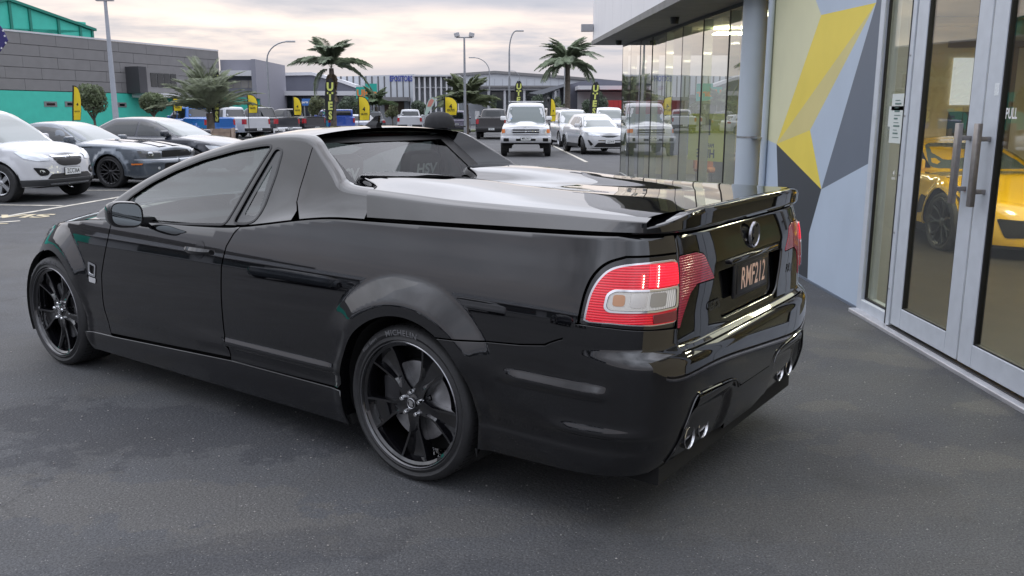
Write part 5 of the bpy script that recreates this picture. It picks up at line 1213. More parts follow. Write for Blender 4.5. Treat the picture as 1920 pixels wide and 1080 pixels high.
# grey muscle coupe
stripe = mat('stripe_dark', (.05, .055, .06), .25, coat=1)
must = dict(w=1.88, y0=-1.02, y1=3.76, ya=0, yb=2.72, rw=.345, belt=[(-1.02, .93), (0, .98), (1.2, .93), (2.0, .94), (2.9, .90), (3.5, .83), (3.76, .77)], paint=('gunmetal', (.105, .125, .15), .5, .25), nF=4.2, f0=2.9, zbot=.18, crown=.075, step=.06, flare=.05,
    eF=([.1, .2, .35, .5, .56, .62, .8, .95], [.16, .06, .02, .02, .0, .05, .06, .14]),
    cab=dict(wb=.76, wt=.56, zb=.92, zr=1.37, front=[(0, 2.05), (.5, 1.60), (.85, 1.22), (1, 1.0)], rear=[(0, -.62), (.5, -.2), (1, .35)], zw=(.965, 1.30), zrw=(1.0, 1.28), mirror=(1.62, 1.0),
        win=[[(1.72, .98), (1.25, 1.24), (.75, 1.29), (.42, 1.27), (.30, .99)]], n=6),
    trim=[('headlight', mat('headlamp_smoked', (.05, .055, .06), .1, coat=1), 'fs', [('s', 3.42, .80), ('f', -.56, .775), ('f', -.50, .66), ('s', 3.50, .655)], True),
          ('headlamp_lens', LAMPC, 'fs', [('s', 3.62, .775), ('f', -.72, .77), ('f', -.70, .69), ('s', 3.64, .69)], True),
          ('grille', DARK, 'f', [(-.47, .785), (.47, .785), (.50, .65), (-.50, .65)], False),
          ('lower_grille', DARK, 'f', [(-.45, .52), (.45, .52), (.50, .33), (-.50, .33)], False),
          ('splitter_lip', TRIM, 'fs', [('s', 3.30, .225), ('f', -.1, .225), ('f', -.1, .185), ('s', 3.30, .185)], True),
          ('bumper_strip', paint('gunmetal_light', (.30, .32, .35), .5), 'fs', [('s', 3.35, .625), ('f', -.02, .60), ('f', -.02, .575), ('s', 3.35, .60)], True),
          ('side_marker', AMB, 's', [(3.26, .53), (3.52, .535), (3.50, .505), (3.27, .50)], True),
          ('fog_lamp', LAMPC, 'f', [(-.66, .46), (-.60, .46), (-.60, .40), (-.66, .40)], True),
          ('bonnet_vent', DARK, 's', [(2.0, .86), (2.3, .88), (2.3, .865), (2.02, .85)], True)],
    wheel=('mesh', 10, DALLOY), rimk=.76, arch=1.12, mirror_mat=None)
must.pop('mirror_mat')
def stripes(root, K, body, F):
    zt = K.ztop
    for s_ in (-.23, .23):
        V = []; ys = np.linspace(2.1, 3.60, 14)
        for y in ys:
            hw = float(K.half_top(y))*.9
            for x in (s_-.14, s_+.14): V.append((x, y-float(np.clip((y-2.9)/.86, 0, 1))*float(K.endF(zt(y)))-.0, float(zt(y))+.075*(1-(abs(x)/hw)**2.4)+.006))
        b = MB(); b.add(V, [(2*i, 2*i+1, 2*i+3, 2*i+2) for i in range(len(ys)-1)]); b.build('bonnet_stripe', paint('stripe', (.20, .22, .25), .4), root, True)
    b = MB(); b.bbox(-.17, .17, 2.75, 2.95, 1.005, 1.012, .004); b.build('bonnet_vent', DARK, root)
must['extra'] = [stripes]
# black saloon
maz = dict(w=1.84, y0=-1.05, y1=3.80, ya=0, yb=2.83, rw=.335, belt=[(-1.05, 1.02), (0, 1.0), (1.5, .95), (2.3, .96), (3.0, .90), (3.5, .80), (3.8, .70)], paint=('midnight', (.022, .026, .038), .3, .15), nF=2.6, f0=2.6, zbot=.2, crown=.06, step=.08,
    cab=dict(wb=.79, wt=.58, zb=.95, zr=1.45, front=[(0, 2.45), (.5, 1.95), (.85, 1.45), (1, 1.15)], rear=[(0, -.75), (.5, -.45), (1, .1)], zw=(1.0, 1.38), zrw=(1.05, 1.36), mirror=(1.95, 1.05),
        win=[[(2.15, 1.0), (1.5, 1.32), (1.05, 1.37), (1.03, 1.0)], [(.96, 1.0), (.98, 1.37), (.3, 1.35), (-.25, 1.1), (-.3, 1.02)]]),
    trim=[('headlight', LAMPC, 'fs', [('s', 3.2, .78), ('f', -.5, .72), ('f', -.52, .64), ('s', 3.3, .66)], True), ('grille', TRIM, 'f', [(-.42, .68), (.42, .68), (.3, .42), (-.3, .42)], False), ('chrome_strip', CHROME, 'f', [(-.4, .47), (.4, .47), (.4, .45), (-.4, .45)], False)], wheel=('plain', 7, DALLOY))
# white 4x4 ute, boxy
def snorkel(root, K, body, F):
    b = MB(); b.tube([(-.86, 2.2, 1.15), (-.90, 1.75, 1.25), (-.86, 1.35, 1.9), (-.86, 1.35, 2.08)], .045, 8); b.tube([(-.86, 1.35, 2.05), (-.86, 1.45, 2.16)], .06, 8); b.build('snorkel', TRIM, root, 'auto')
    b = MB()
    for x_ in (-.6, .6): b.tube([(x_, .0, 2.02), (x_, 1.25, 2.02)], .02, 6)
    for y_ in (.1, .7, 1.2): b.tube([(-.68, y_, 2.02), (.68, y_, 2.02)], .018, 6)
    b.build('roof_rack', STEEL, root, 'auto')
lc = dict(w=1.80, y0=-1.45, y1=3.50, ya=0, yb=3.0, rw=.40, belt=[(-1.45, 1.15), (1.0, 1.18), (1.9, 1.20), (2.4, 1.20), (3.2, 1.12), (3.5, 1.06)], paint=WHITE, nF=9, nR=9, f0=3.1, r0=-1.2, zbot=.52, crown=.05, step=.1, flare=.05, rnd=.04,
    inset=([.1, .5, 1.0, 1.25], [.02, 0, .02, .05]), eF=([.1, .5, .6, .95, 1.2], [.02, .0, .03, .05, .10]), tray=(-1.4, .5, .4), scoop=(2.3, 3.0),
    cab=dict(wb=.80, wt=.68, zb=1.15, zr=1.95, front=[(0, 2.12), (.5, 1.93), (.9, 1.74), (1, 1.62)], rear=[(0, .55), (1, .68)], zw=(1.22, 1.82), zrw=(1.3, 1.8), mirror=(1.9, 1.38), n=9, win=[[(1.85, 1.22), (1.65, 1.80), (.85, 1.80), (.8, 1.22)]]),
    trim=[('grille', GREYPL, 'f', [(-.50, 1.02), (.50, 1.02), (.50, .82), (-.50, .82)], False), ('headlight', LAMPC, 'f', [(-.75, 1.0), (-.55, 1.0), (-.55, .82), (-.75, .82)], True), ('indicator', AMB, 'fs', [('s', 3.35, 1.0), ('f', -.78, 1.0), ('f', -.78, .86), ('s', 3.35, .86)], True)],
    plates=[('p', 3.73, .66, 0, 'MRU361')], wheel=('plain', 6, SILV), rimk=.55, arch=1.2, mirror_mat=mat('white_plastic', (.75, .75, .75), .5),
    extra=[snorkel, badge(0, 3.51, .93, .07), eb('bull_bumper', mat('silver_bumper', (.50, .51, .53), .4, .3), (-.93, .93, 3.48, 3.72, .50, .74), bev=.05), eb('grille_bar', CHROME, (-.5, .5, 3.49, 3.515, .905, .935), (-.5, .5, 3.49, 3.515, .99, 1.015), (-.5, .5, 3.49, 3.515, .83, .85)),
           eb('bumper_slot', DARK, (-.36, .36, 3.70, 3.73, .58, .66), (-.82, -.62, 3.70, 3.73, .56, .68), (.62, .82, 3.70, 3.73, .56, .68)), eb('rego_label', mat('blue_label', (.1, .3, .6), .5), (.52, .60, 2.0, 2.02, 1.26, 1.38))])
# white crossover
chr_ = dict(w=1.80, y0=-.85, y1=3.50, ya=0, yb=2.64, rw=.34, belt=[(-.85, 1.12), (0, 1.12), (1.2, 1.0), (2.2, 1.0), (2.9, .94), (3.3, .85), (3.5, .76)], paint=WHITE, nF=2.6, f0=2.5, zbot=.25, crown=.07, step=.09, flare=.05,
    cab=dict(wb=.80, wt=.58, zb=.98, zr=1.54, front=[(0, 2.45), (.5, 1.98), (.85, 1.5), (1, 1.2)], rear=[(0, -.7), (.5, -.5), (1, -.1)], zw=(1.03, 1.47), zrw=(1.1, 1.4), mirror=(1.85, 1.08), win=[[(2.15, 1.05), (1.5, 1.40), (1.1, 1.44), (1.05, 1.06)], [(.98, 1.06), (1.0, 1.44), (.4, 1.42), (.2, 1.15)]]),
    trim=[('headlight', LAMPC, 'fs', [('s', 2.95, .86), ('f', -.42, .76), ('f', -.40, .71), ('s', 3.15, .73)], True), ('upper_grille', TRIM, 'f', [(-.40, .735), (.40, .735), (.12, .66), (-.12, .66)], False), ('lower_grille', TRIM, 'f', [(-.45, .47), (.45, .47), (.6, .30), (-.6, .30)], False), ('bumper_slot', TRIM, 'f', [(-.45, .56), (.45, .56), (.45, .535), (-.45, .535)], False),
          ('side_cladding', GREYPL, 's', [(.42, .40), (2.22, .40), (2.22, .26), (.42, .26)], True), ('bumper_blade', TRIM, 'fs', [('s', 3.12, .56), ('s', 3.2, .56), ('f', -.62, .40), ('f', -.70, .34)], True)],
    plates=[('p', 3.50, .50, 0, 'LQZ418')], wheel=('plain', 5, DALLOY), steer=-.25)
# double-cab pickup, tail seen
def pick(pt, lit=LAMPR, canopy=False, h=1.88, rl=1.0, arch=1.2, wheel_=('plain', 6, DALLOY), flare=.05):
    d = dict(w=1.95, y0=-1.25, y1=4.25, ya=0, yb=3.5, rw=.41, belt=[(-1.25, 1.33), (1.0, 1.33), (1.15, 1.25), (2.9, 1.22), (3.8, 1.15), (4.25, 1.02)], paint=pt, nF=5, nR=9, f0=3.5, r0=-1.0, zbot=.45, crown=.03, step=.14, flare=flare, rnd=.04, inset=([.1, .5, 1.0, 1.35], [.03, 0, .015, .04]), eR=([.1, .5, .8, 1.4], [.05, 0, .04, .05]), tray=(-1.18, .78, .45), arch=arch,
        cab=dict(wb=.86, wt=.70, zb=1.18, zr=h, front=[(0, 3.0), (.5, 2.62), (.9, 2.2), (1, 2.0)], rear=[(0, .82), (1, 1.0)], zw=(1.28, h-.12), zrw=(1.36, h-.14), mirror=(2.5, 1.35), n=8, win=[[(2.6, 1.28), (2.15, h-.17), (1.95, h-.13), (1.92, 1.28)], [(1.84, 1.28), (1.86, h-.13), (1.15, h-.14), (1.08, 1.30)]]),
        trim=[('tail_light', lit, 'rs', [('r', -.80, 1.22), ('r', -.88, 1.22), ('s', -.98, 1.22), ('s', -.98, .92), ('r', -.80, .92)], True), ('headlight', LAMPC, 'fs', [('s', 4.0, 1.0), ('f', -.6, .98), ('f', -.6, .82), ('s', 4.0, .85)], True), ('tailgate_panel', None, 'r', [(-.74, 1.28), (.74, 1.28), (.74, .75), (-.74, .75)], False)],
        plates=[('p', -1.36, .62, 0, 'KRT52')], wheel=wheel_, rimk=.60, extra=[eb('rear_bumper', CHROME if rl == 1 else TRIM, (-.95, .95, -1.36, -1.18, .52, .70), bev=.03)])
    d['trim'][2] = ('tailgate_panel', paint(*pt), 'r', d['trim'][2][3], False)
    if canopy:
        d['extra'].append(lambda root, K, body, F: (lambda b: b.build('canopy', body, root, 'auto'))(MB().bbox(-.84, .84, -1.15, .95, 1.30, 1.84, .10)))
        d['extra'].append(eb('canopy_window', GLASSD, (-.66, .66, -1.165, -1.14, 1.42, 1.74), (-.85, -.835, -1.0, .7, 1.42, 1.72), (.835, .85, -1.0, .7, 1.42, 1.72)))
    return d
def suv(pt, h=1.72, w=1.86, L=4.7, rear=True):
    return dict(w=w, y0=-.95, y1=L-.95, ya=0, yb=2.75, rw=.36, belt=[(-.95, 1.08), (0, 1.10), (1.5, 1.06), (2.4, 1.05), (3.2, .97), (L-.95, .80)], paint=pt, nF=3, nR=5, f0=2.7, zbot=.28, crown=.05, step=.14,
        cab=dict(wb=.82, wt=.64, zb=1.04, zr=h, front=[(0, 2.5), (.5, 2.05), (.85, 1.65), (1, 1.45)], rear=[(0, -.8), (1, -.5)], zw=(1.1, h-.08), zrw=(1.14, h-.12), mirror=(1.9, 1.15), win=[[(2.15, 1.12), (1.6, h-.16), (1.05, h-.12), (1.03, 1.12)], [(.96, 1.12), (.98, h-.12), (.2, h-.13), (.15, 1.13)], [(.08, 1.14), (.12, h-.14), (-.4, h-.18), (-.5, 1.18)]]),
        trim=[('tail_light', LAMPR, 'rs', [('r', -.62, 1.0), ('s', -.75, 1.0), ('s', -.75, .82), ('r', -.62, .82)], True), ('headlight', LAMPC, 'fs', [('s', L-1.5, .92), ('f', -.5, .84), ('f', -.5, .72), ('s', L-1.4, .76)], True), ('grille', TRIM, 'f', [(-.45, .80), (.45, .80), (.4, .58), (-.4, .58)], False), ('lower_bumper', GREYPL, 'r', [(-.7, .45), (.7, .45), (.7, .30), (-.7, .30)], False)],
        plates=[('p', -.965, .72, 0, 'HWD903')], wheel=('plain', 5, SILV))
hatch = dict(w=1.75, y0=-.8, y1=3.45, ya=0, yb=2.6, rw=.32, belt=[(-.8, 1.0), (1.2, .95), (2.3, .95), (3.0, .85), (3.45, .70)], paint=('silver_white', (.55, .57, .60), .1, .2), nF=2.6, f0=2.4, zbot=.22, crown=.05, step=.14,
    cab=dict(wb=.76, wt=.56, zb=.93, zr=1.46, front=[(0, 2.5), (.5, 1.95), (1, 1.2)], rear=[(0, -.65), (1, -.1)], zw=(.98, 1.38), zrw=(1.02, 1.36), mirror=(1.8, 1.03), win=[[(2.15, 1.0), (1.5, 1.33), (1.05, 1.37), (1.03, 1.0)], [(.96, 1.0), (.98, 1.37), (.2, 1.33), (-.1, 1.05)]]),
    trim=[('headlight', LAMPC, 'fs', [('s', 2.9, .82), ('f', -.5, .72), ('f', -.5, .62), ('s', 3.0, .68)], True), ('tail_light', LAMPR, 'rs', [('r', -.6, .95), ('s', -.6, .95), ('s', -.6, .8), ('r', -.6, .8)], True)], wheel=('plain', 5, SILV))
def place(sp, front, at, az, *a, **k):
    """put the vehicle so that its local point (x, y) = front lands on the ground point at; az = heading vector"""
    rz = math.atan2(-az[0], az[1]); c, s = math.cos(rz), math.sin(rz); return vehicle(sp, (at[0]-(c*front[0]-s*front[1]), at[1]-(s*front[0]+c*front[1]), 0), rz, *a, **k)
H1 = (.84, -.54)
# heading rightwards: the near side is the right-hand side (+x local)
place(trax, (.88, 2.555), gnd(6, 380), (.955, -.295), 'white compact suv at the far left with a chrome-topped grille and black lower bumper', 'suv', 'parked_suv', 'cars nosed into the left bays')
place(must, (.94, 2.72), gnd(210, 353), (.965, -.26), 'gunmetal grey muscle coupe with dark mesh wheels between the white suv and the black saloon', 'car', 'parked_coupe', 'cars nosed into the left bays')
place(maz, (.90, 2.83), gnd(365, 330), (.955, -.30), 'midnight black saloon parked behind the gunmetal coupe', 'car', 'parked_saloon', 'cars nosed into the left bays')
place(lc, (0, 3.0), (.52, 32.4), (-.02, -1), 'white boxy four-wheel-drive ute facing the camera with snorkel and roof rack', 'ute', 'parked_ute', 'vehicles along the middle lane')
place(chr_, (.90, 2.64), gnd(1090, 289), (.42, -2.25), 'white crossover with turned front wheels at the end of the glass wall', 'car', 'parked_crossover', 'vehicles along the middle lane')
HT = (-.80, .60)
place(pick(('bright_blue', (.02, .13, .42), .2, .2), h=1.95), (.9, -1.25), (-15.9, 50.0), HT, 'bright blue double-cab pickup behind the planter palm', 'pickup', 'parked_pickup', 'pickups nosed away in the middle bays')
place(pick(WHITE, h=1.93, rl=0), (.9, -1.25), (-14.7, 52.9), HT, 'white pickup with black wheel arches between the blue and the dark grey pickups', 'pickup', 'parked_pickup', 'pickups nosed away in the middle bays')
place(pick(('dark_grey', (.045, .047, .055), .3, .25), h=1.93), (.9, -1.25), (-13.6, 55.8), HT, 'dark grey pickup with large red tail light next to the white pickup', 'pickup', 'parked_pickup', 'pickups nosed away in the middle bays')
place(pick(('charcoal', (.03, .03, .034), .3, .25), h=1.84, rl=0), (.9, -1.25), (-12.6, 59), HT, 'charcoal pickup with flared arch ahead of the small blue ute', 'pickup', 'parked_pickup', 'pickups nosed away in the middle bays')
place(pick(('royal_blue', (.02, .08, .42), .2, .2), canopy=True, h=1.82, rl=0), (0, -1.25), (-12.0, 61.5), (-.45, .9), 'royal blue ute with a canopy under the tall UTES flag', 'ute', 'parked_ute')
place(pick(WHITE, h=2.0, rl=0), (.9, -1.25), (-17.6, 59.3), HT, 'white double-cab pickup mostly hidden behind the planter palm', 'pickup', 'parked_pickup')
place(hatch, (0, 0), (-11.2, 67), (-.95, .3), 'silver white hatchback to the right of the royal blue ute', 'car', 'parked_hatchback')
place(suv(('dark_teal', (.05, .06, .07), .3, .25)), (0, -.9), (-11.0, 70), (-.4, .9), 'dark suv beside the yellow flag nearest the willow-leaved tree', 'suv', 'parked_suv')
place(pick(WHITE, h=1.85, rl=0), (0, -1.25), (-8.0, 68), (-.1, 1), 'white ute seen from behind left of the black cap', 'ute', 'parked_ute')
place(suv(('plum_grey', (.10, .09, .14), .4, .25), h=1.75), (0, -.9), (-4.4, 69), (0, 1), 'plum grey suv seen from behind under the yellow 4 GUYS flag', 'suv', 'parked_suv')
place(pick(('black', (.014, .014, .017), .1, .2), h=1.82, rl=0), (0, -1.25), (-1.25, 53), (.03, 1), 'black pickup seen from behind, left of the boxy white ute', 'pickup', 'parked_pickup')
place(suv(WHITE, h=1.74), (0, 3.75), (3.3, 40.5), (.15, -1), 'white suv directly behind the white crossover', 'suv', 'parked_suv')
place(suv(('maroon_black', (.03, .015, .02), .3, .25), h=1.85), (0, -.9), (2.7, 48), (-.15, 1), 'dark maroon suv behind the white suv beside the narrow yellow flag', 'suv', 'parked_suv')
place(pick(WHITE, h=1.88, rl=0), (0, 3.8), (5.8, 49), (.1, -1), 'white pickup behind the crossover against the red building', 'pickup', 'parked_pickup')
# a red hatchback and others stand to the left of the camera, seen mirrored in the black paint
place(dict(hatch, paint=('red', (.35, .02, .03), .1, .2)), (0, 0), (-34, -16), (.3, .95), 'red hatchback parked to the left outside the photograph, mirrored in the black ute', 'car', 'parked_hatchback')
# yellow sports car inside the showroom ----------------------------------------
YP = ('race_yellow', (.72, .42, .015), .0, .15)
vette = dict(w=1.92, y0=-.95, y1=3.62, ya=0, yb=2.71, rw=.345, belt=[(-.95, .98), (0, .95), (1.0, .86), (1.8, .86), (2.7, .86), (3.2, .74), (3.62, .60)], paint=YP, nF=2.8, f0=2.45, zbot=.14, crown=.03, step=.06, flare=.05,
    eF=([.1, .2, .35, .5, .7, .9], [.02, .0, .03, .10, .3, .5]),
    cab=dict(wb=.74, wt=.52, zb=.86, zr=1.24, front=[(0, 2.0), (.5, 1.55), (.85, 1.15), (1, .95)], rear=[(0, -.7), (.5, -.1), (1, .45)], zw=(.90, 1.19), zrw=(.93, 1.16), mirror=(1.55, .93), n=5, win=[[(1.70, .90), (1.25, 1.10), (.75, 1.18), (.45, 1.15), (.35, .90)]]),
    trim=[('headlight', mat('headlamp_smoked', (.05, .055, .06), .1, coat=1), 'fs', [('s', 2.98, .80), ('s', 3.22, .70), ('s', 3.42, .60), ('s', 3.34, .60), ('s', 3.10, .69)], True),
          ('front_intake', DARK, 'fs', [('s', 3.42, .46), ('f', -.30, .44), ('f', -.34, .28), ('s', 3.46, .26)], True), ('front_intake', DARK, 'f', [(-.26, .42), (.26, .42), (.28, .25), (-.28, .25)], False), ('splitter', TRIM, 'fs', [('s', 3.0, .175), ('f', -.05, .175), ('f', -.05, .145), ('s', 3.0, .145)], True),
          ('fender_vent', DARK, 's', [(2.16, .62), (2.28, .60), (2.20, .40), (2.05, .38)], True)],
    wheel=('mesh', 7, DALLOY), rimk=.78, arch=1.12)
def window_logo(root, K, body, F):
    b = MB(); 
    for s_, t_ in ((.14, '4'), (.055, 'GUYS')): text_mb(b, t_, s_, Matrix.Translation((.735, .80, 1.00 if t_ == '4' else .925)) @ Matrix.Rotation(math.pi/2, 4, 'Z') @ Matrix.Rotation(math.pi/2, 4, 'X'), 1, .03)
    b.build('window_logo', WHITEP, root)
vette['extra'] = [window_logo]
place(vette, (.96, 2.71), (4.98, 9.85), (0, -1), 'yellow low sports car inside the showroom behind the glass doors', 'sports car', 'sports_car')
# ============================ buildings across the car park ===================
TEAL = mat('teal_cladding', (.055, .53, .41), .55, noise=.05, nscale=1.5); GREYC = mat('grey_panel', (.205, .20, .20), .7, noise=.06, nscale=1.2); GAPM = mat('panel_gap', (.13, .13, .135), .8)
DKC = mat('dark_cladding', (.11, .115, .145), .6, noise=.05, nscale=1); LTC = mat('pale_cladding', (.54, .565, .60), .6, noise=.04, nscale=1); WHC = mat('white_fascia', (.60, .60, .62), .5)
# big grey and teal building: long face runs from near-left to far-right
P0 = Vector((-44.0, 75.0)); P1 = Vector((-33.6, 101.0)); dirw = (P1-P0).normalized(); angw = math.atan2(dirw.y, dirw.x)
lenr = (P1-P0).length; back = 85.0
big = empty('warehouse', (P1.x, P1.y, 0), angw, 'long grey panelled warehouse with teal base and teal gabled roof at the left', 'building')
# local frame: x along the wall towards the far corner (0 = far corner), -y faces the car park
def LB(mb, name, m, par=big, sm=False): return mb.build(name, m, par, sm)
b = MB(); b.box(-lenr-back, -.05, .3, 26, 0, 8.3); LB(b, 'warehouse_core', GAPM)
xx = [-i*3.6 for i in range(0, 31)]
hp = 8.5; z0 = 3.55
rows = 5; hh = (hp-z0)/rows
for r in range(rows):
    for i in range(30):
        x1_ = -i*3.62-(1.8 if r % 2 else 0); x0_ = x1_-3.62
        if r % 2 and i == 0: b = MB(); b.box(-1.8+.02, -.0, 0, .28, z0+r*hh+.02, z0+(r+1)*hh-.02); LB(b, 'wall_panel', GREYC)
        if x0_ < -lenr-back: continue
        b = MB(); b.box(x0_+.014, x1_-.014, RNG.uniform(-.01, .01), .28, z0+r*hh+.02, z0+(r+1)*hh-.02); LB(b, 'wall_panel', GREYC)
b = MB(); b.box(-lenr-back, 0, -.05, .1, hp, hp+.15); LB(b, 'parapet_cap', WHC)
b = MB(); b.box(-lenr-back, 0, -.02, .26, 0, z0-.05); LB(b, 'teal_base_wall', TEAL)
def lx(px):      # local x along the wall under a picture column
    d = ray(px, 212); k = d.x/d.y; t = (k*P1.y-P1.x)/(dirw.x-k*dirw.y); return t
def lz(px, py):
    t = lx(px); Y = P1.y+t*dirw.y; d = ray(px, py); return CAM_H+d.z/d.y*Y
for px0, px1, py0, py1 in ((84, 108, 190, 200), (123, 142, 190, 200), (221, 238, 192, 201)):
    b = MB(); b.box(lx(px0), lx(px1), -.06, .0, lz(px0, py1), lz(px0, py0)); w_ = LB(b, 'window_frame', GREYC)
    b = MB(); b.box(lx(px0)+.25, lx(px1)-.25, -.08, -.05, lz(px0, py1)+.12, lz(px0, py0)-.12); LB(b, 'pane', GLASSD, w_)
# projecting window box
xa, xb = lx(243), lx(318); za, zb1 = lz(243, 173), lz(243, 127)
b = MB(); b.box(xa, xb, -1.6, 0, za, zb1); wb = LB(b, 'window_box', GREYC)
b = MB(); b.box(xa-.1, lx(256), -1.75, .05, za-.1, zb1+.1); LB(b, 'box_cheek', mat('dark_cheek', (.05, .05, .055), .6), wb)
for i in range(4):
    x0_ = lx(265)+i*(lx(314)-lx(265))/4; x1_ = x0_+(lx(314)-lx(265))/4-.12; b = MB(); b.box(x0_, x1_, -1.66, -1.6, lz(265, 163), lz(265, 137)); LB(b, 'pane', GLASSD, wb)
b = MB(); b.box(lx(250), lx(360), -3.0, -.02, lz(300, 184), lz(300, 176)); LB(b, 'door_canopy', WHC)
# teal gabled hall rising behind the parapet
r_ = empty('roof_hall', (0, 0, 0), 0, parent=big)
def lb(px, py, off):
    Q = P1+Vector((-dirw.y, dirw.x))*off; d = ray(px, py); k = d.x/d.y; t = (k*Q.y-Q.x)/(dirw.x-k*dirw.y); Y = Q.y+t*dirw.y; return t, CAM_H+d.z/d.y*Y
gx = [lb(-500, 0, 5)[0], lb(12, 0, 5)[0], lb(173, 58, 5)[0]]
def gz(px, py, back_=6):
    t = lx(px); Y = P1.y+t*dirw.y+back_*.9; d = ray(px, py); return CAM_H+d.z/d.y*Y
pk, pe = lb(12, 1, 5)[1], lb(173, 58, 5)[1]
b = MB(); b.prism([(gx[0], 8), (gx[0], pk-6), (gx[1], pk), (gx[2], pe), (gx[2], 8)], 5.0, 24, 'y'); b.build('gable_wall', TEAL, big)
b = MB(); 
rib = mat('teal_dark', (.012, .20, .15), .5)
for px in (22, 58, 110, 150, 172):
    x_ = lb(px, 60, 5)[0]; t = (x_-gx[1])/(gx[2]-gx[1]); zz_ = pk+(pe-pk)*t; b = MB(); b.box(x_-.12, x_+.12, 4.85, 5.0, 8, zz_); b.build('cladding_rib', rib, big)
b = MB(); b.prism([(gx[1], pk), (gx[2]+.3, pe), (gx[2]+.3, pe+.25), (gx[1], pk+.25)], 4.7, 24, 'y'); b.prism([(gx[0], pk-6), (gx[1], pk), (gx[1], pk+.25), (gx[0], pk-5.75)], 4.7, 24, 'y'); b.build('roof_edge', rib, big)
b = MB(); b.box(gx[2]-1.5, gx[2]+.2, 6, 9, pe-.5, pe+.9); b.build('roof_unit', TEAL, big)
def facade(name, Y, px0, px1, label, cat='building', depth=20):
    a = atY(px0, 212, Y); r = empty(name, (a.x, Y, 0), 0, label, cat); return r, a.x
def rectY(mb, x0, X0, X1, Y, py0, py1, y0, y1, at=None):
    """box between picture columns and rows on a facade at distance Y"""
    p = atY(X0, py1, Y); q = atY(X1, py0, Y); mb.box(p.x-x0, q.x-x0, y0, y1, p.z, q.z); return mb
# grey office end, right of the warehouse
Yb = 103; r, x0 = facade('office_block', Yb, 419, 484, 'grey office block with white balcony band joined to the warehouse end')
b = MB(); p = atY(484, 112, Yb); b.box(0, p.x-x0, 0, 12, 0, p.z); b.build('wall', mat('office_grey', (.25, .25, .29), .6, noise=.04), r)
b = MB(); rectY(b, x0, 419, 484, Yb, 133, 143, -1.2, .1); b.build('balcony_band', WHC, r)
b = MB(); rectY(b, x0, 480, 484, Yb, 112, 185, -1.25, -.0); b.build('end_fin', mat('office_grey', (.25, .25, .29), .6), r)
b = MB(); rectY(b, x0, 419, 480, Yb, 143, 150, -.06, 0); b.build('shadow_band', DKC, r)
for i in range(4):
    b = MB(); rectY(b, x0, 425+i*14, 437+i*14, Yb, 151, 165, -.05, 0); b.build('window', mat('window_sky', (.32, .30, .28), .15, coat=1), r)
b = MB(); rectY(b, x0, 415, 486, Yb, 183, 214, -.1, 0); b.build('teal_base_wall', TEAL, r)
# dark warehouse
Yd = 118; r, x0 = facade('dark_warehouse', Yd, 487, 640, 'charcoal clad warehouse with white canopy band behind the tall street lamp')
pts = []
for px, py in ((487, 143), (585, 141), (640, 155), (668, 165)): q = atY(px, py, Yd); pts.append((q.x-x0, q.z))
b = MB(); b.prism([(0, 0)]+pts+[(pts[-1][0], 0)], 0, 20, 'y'); b.build('wall', DKC, r)
b = MB(); q = [(a, z+.0) for a, z in pts]; b.prism(q+[(a, z+.4) for a, z in q[::-1]], -.3, 20, 'y'); b.build('roof_edge', WHC, r)
b = MB(); rectY(b, x0, 493, 672, Yd, 172, 180, -4, 0); b.build('canopy', WHC, r)
b = MB(); rectY(b, x0, 500, 650, Yd, 181, 214, -.2, 0); b.build('shopfront', mat('shopfront', (.07, .09, .10), .12, coat=.8, noise=.5, nscale=.6), r)
for i in range(9):
    b = MB(); rectY(b, x0, 506+i*16, 507+i*16, Yd, 181, 214, -.3, -.2); b.build('mullion', GREYC, r)
b = MB(); rectY(b, x0, 487, 494, Yd, 135, 185, -1, 0); b.build('corner_fin', DKC, r)
# pale building with lettering, and the louvred showroom
Ye = 122; r, x0 = facade('pale_warehouse', Ye, 612, 777, 'pale warehouse with blue lettering high on its wall')
b = MB(); 
q0, q1 = atY(590, 145, Ye), atY(777, 139, Ye); b.prism([(q0.x-x0, 0), (q0.x-x0, q0.z), (q1.x-x0, q1.z), (q1.x-x0, 0)], 0, 20, 'y'); b.build('wall', LTC, r)
for i in range(12):
    b = MB(); rectY(b, x0, 640+i*11.6, 640.5+i*11.6, Ye, 143, 210, -.06, 0); b.build('cladding_joint', GAPM, r)
b = MB(); c_ = atY(752, 148, Ye); text_mb(b, 'EPOSITORS', 1.05, Matrix.Translation((c_.x-x0, -.12, c_.z)) @ Matrix.Rotation(math.pi/2, 4, 'X'), .60, .03); b.build('wall_lettering', mat('sign_blue', (.05, .07, .32), .5), r)
b = MB(); rectY(b, x0, 712, 770, Ye, 183, 190, -4, 0); b.build('porch_roof', GREYC, r)
b = MB(); rectY(b, x0, 722, 757, Ye, 190, 214, -.1, 0); b.build('roller_door', mat('door_brown', (.16, .12, .09), .7), r)
b = MB(); rectY(b, x0, 620, 700, Ye, 178, 184, -2, 0); b.build('awning', GREYC, r)
Yf_ = 112; r, x0 = facade('louvred_showroom', Yf_, 776, 862, 'white louvred two-storey facade with tall fins')
b = MB(); rectY(b, x0, 778, 862, Yf_, 143, 214, .6, 8); b.build('wall', mat('showroom_grey', (.20, .22, .24), .4, noise=.2, nscale=.6, coat=.4), r)
for i in range(9):
    px = 776+i*10.2; b = MB(); rectY(b, x0, px, px+1.8, Yf_, 143, 214, -.4, .5); b.build('fin', WHC, r)
b = MB(); rectY(b, x0, 775, 862, Yf_, 140.5, 143.5, -.6, 8); b.build('head_band', WHC, r)
b = MB(); rectY(b, x0, 778, 862, Yf_, 163, 165, .2, .6); b.build('floor_band', WHC, r)
Yg = 125; r, x0 = facade('gabled_warehouse', Yg, 848, 1165, 'wide pale gabled warehouse with a low canopy across the back')
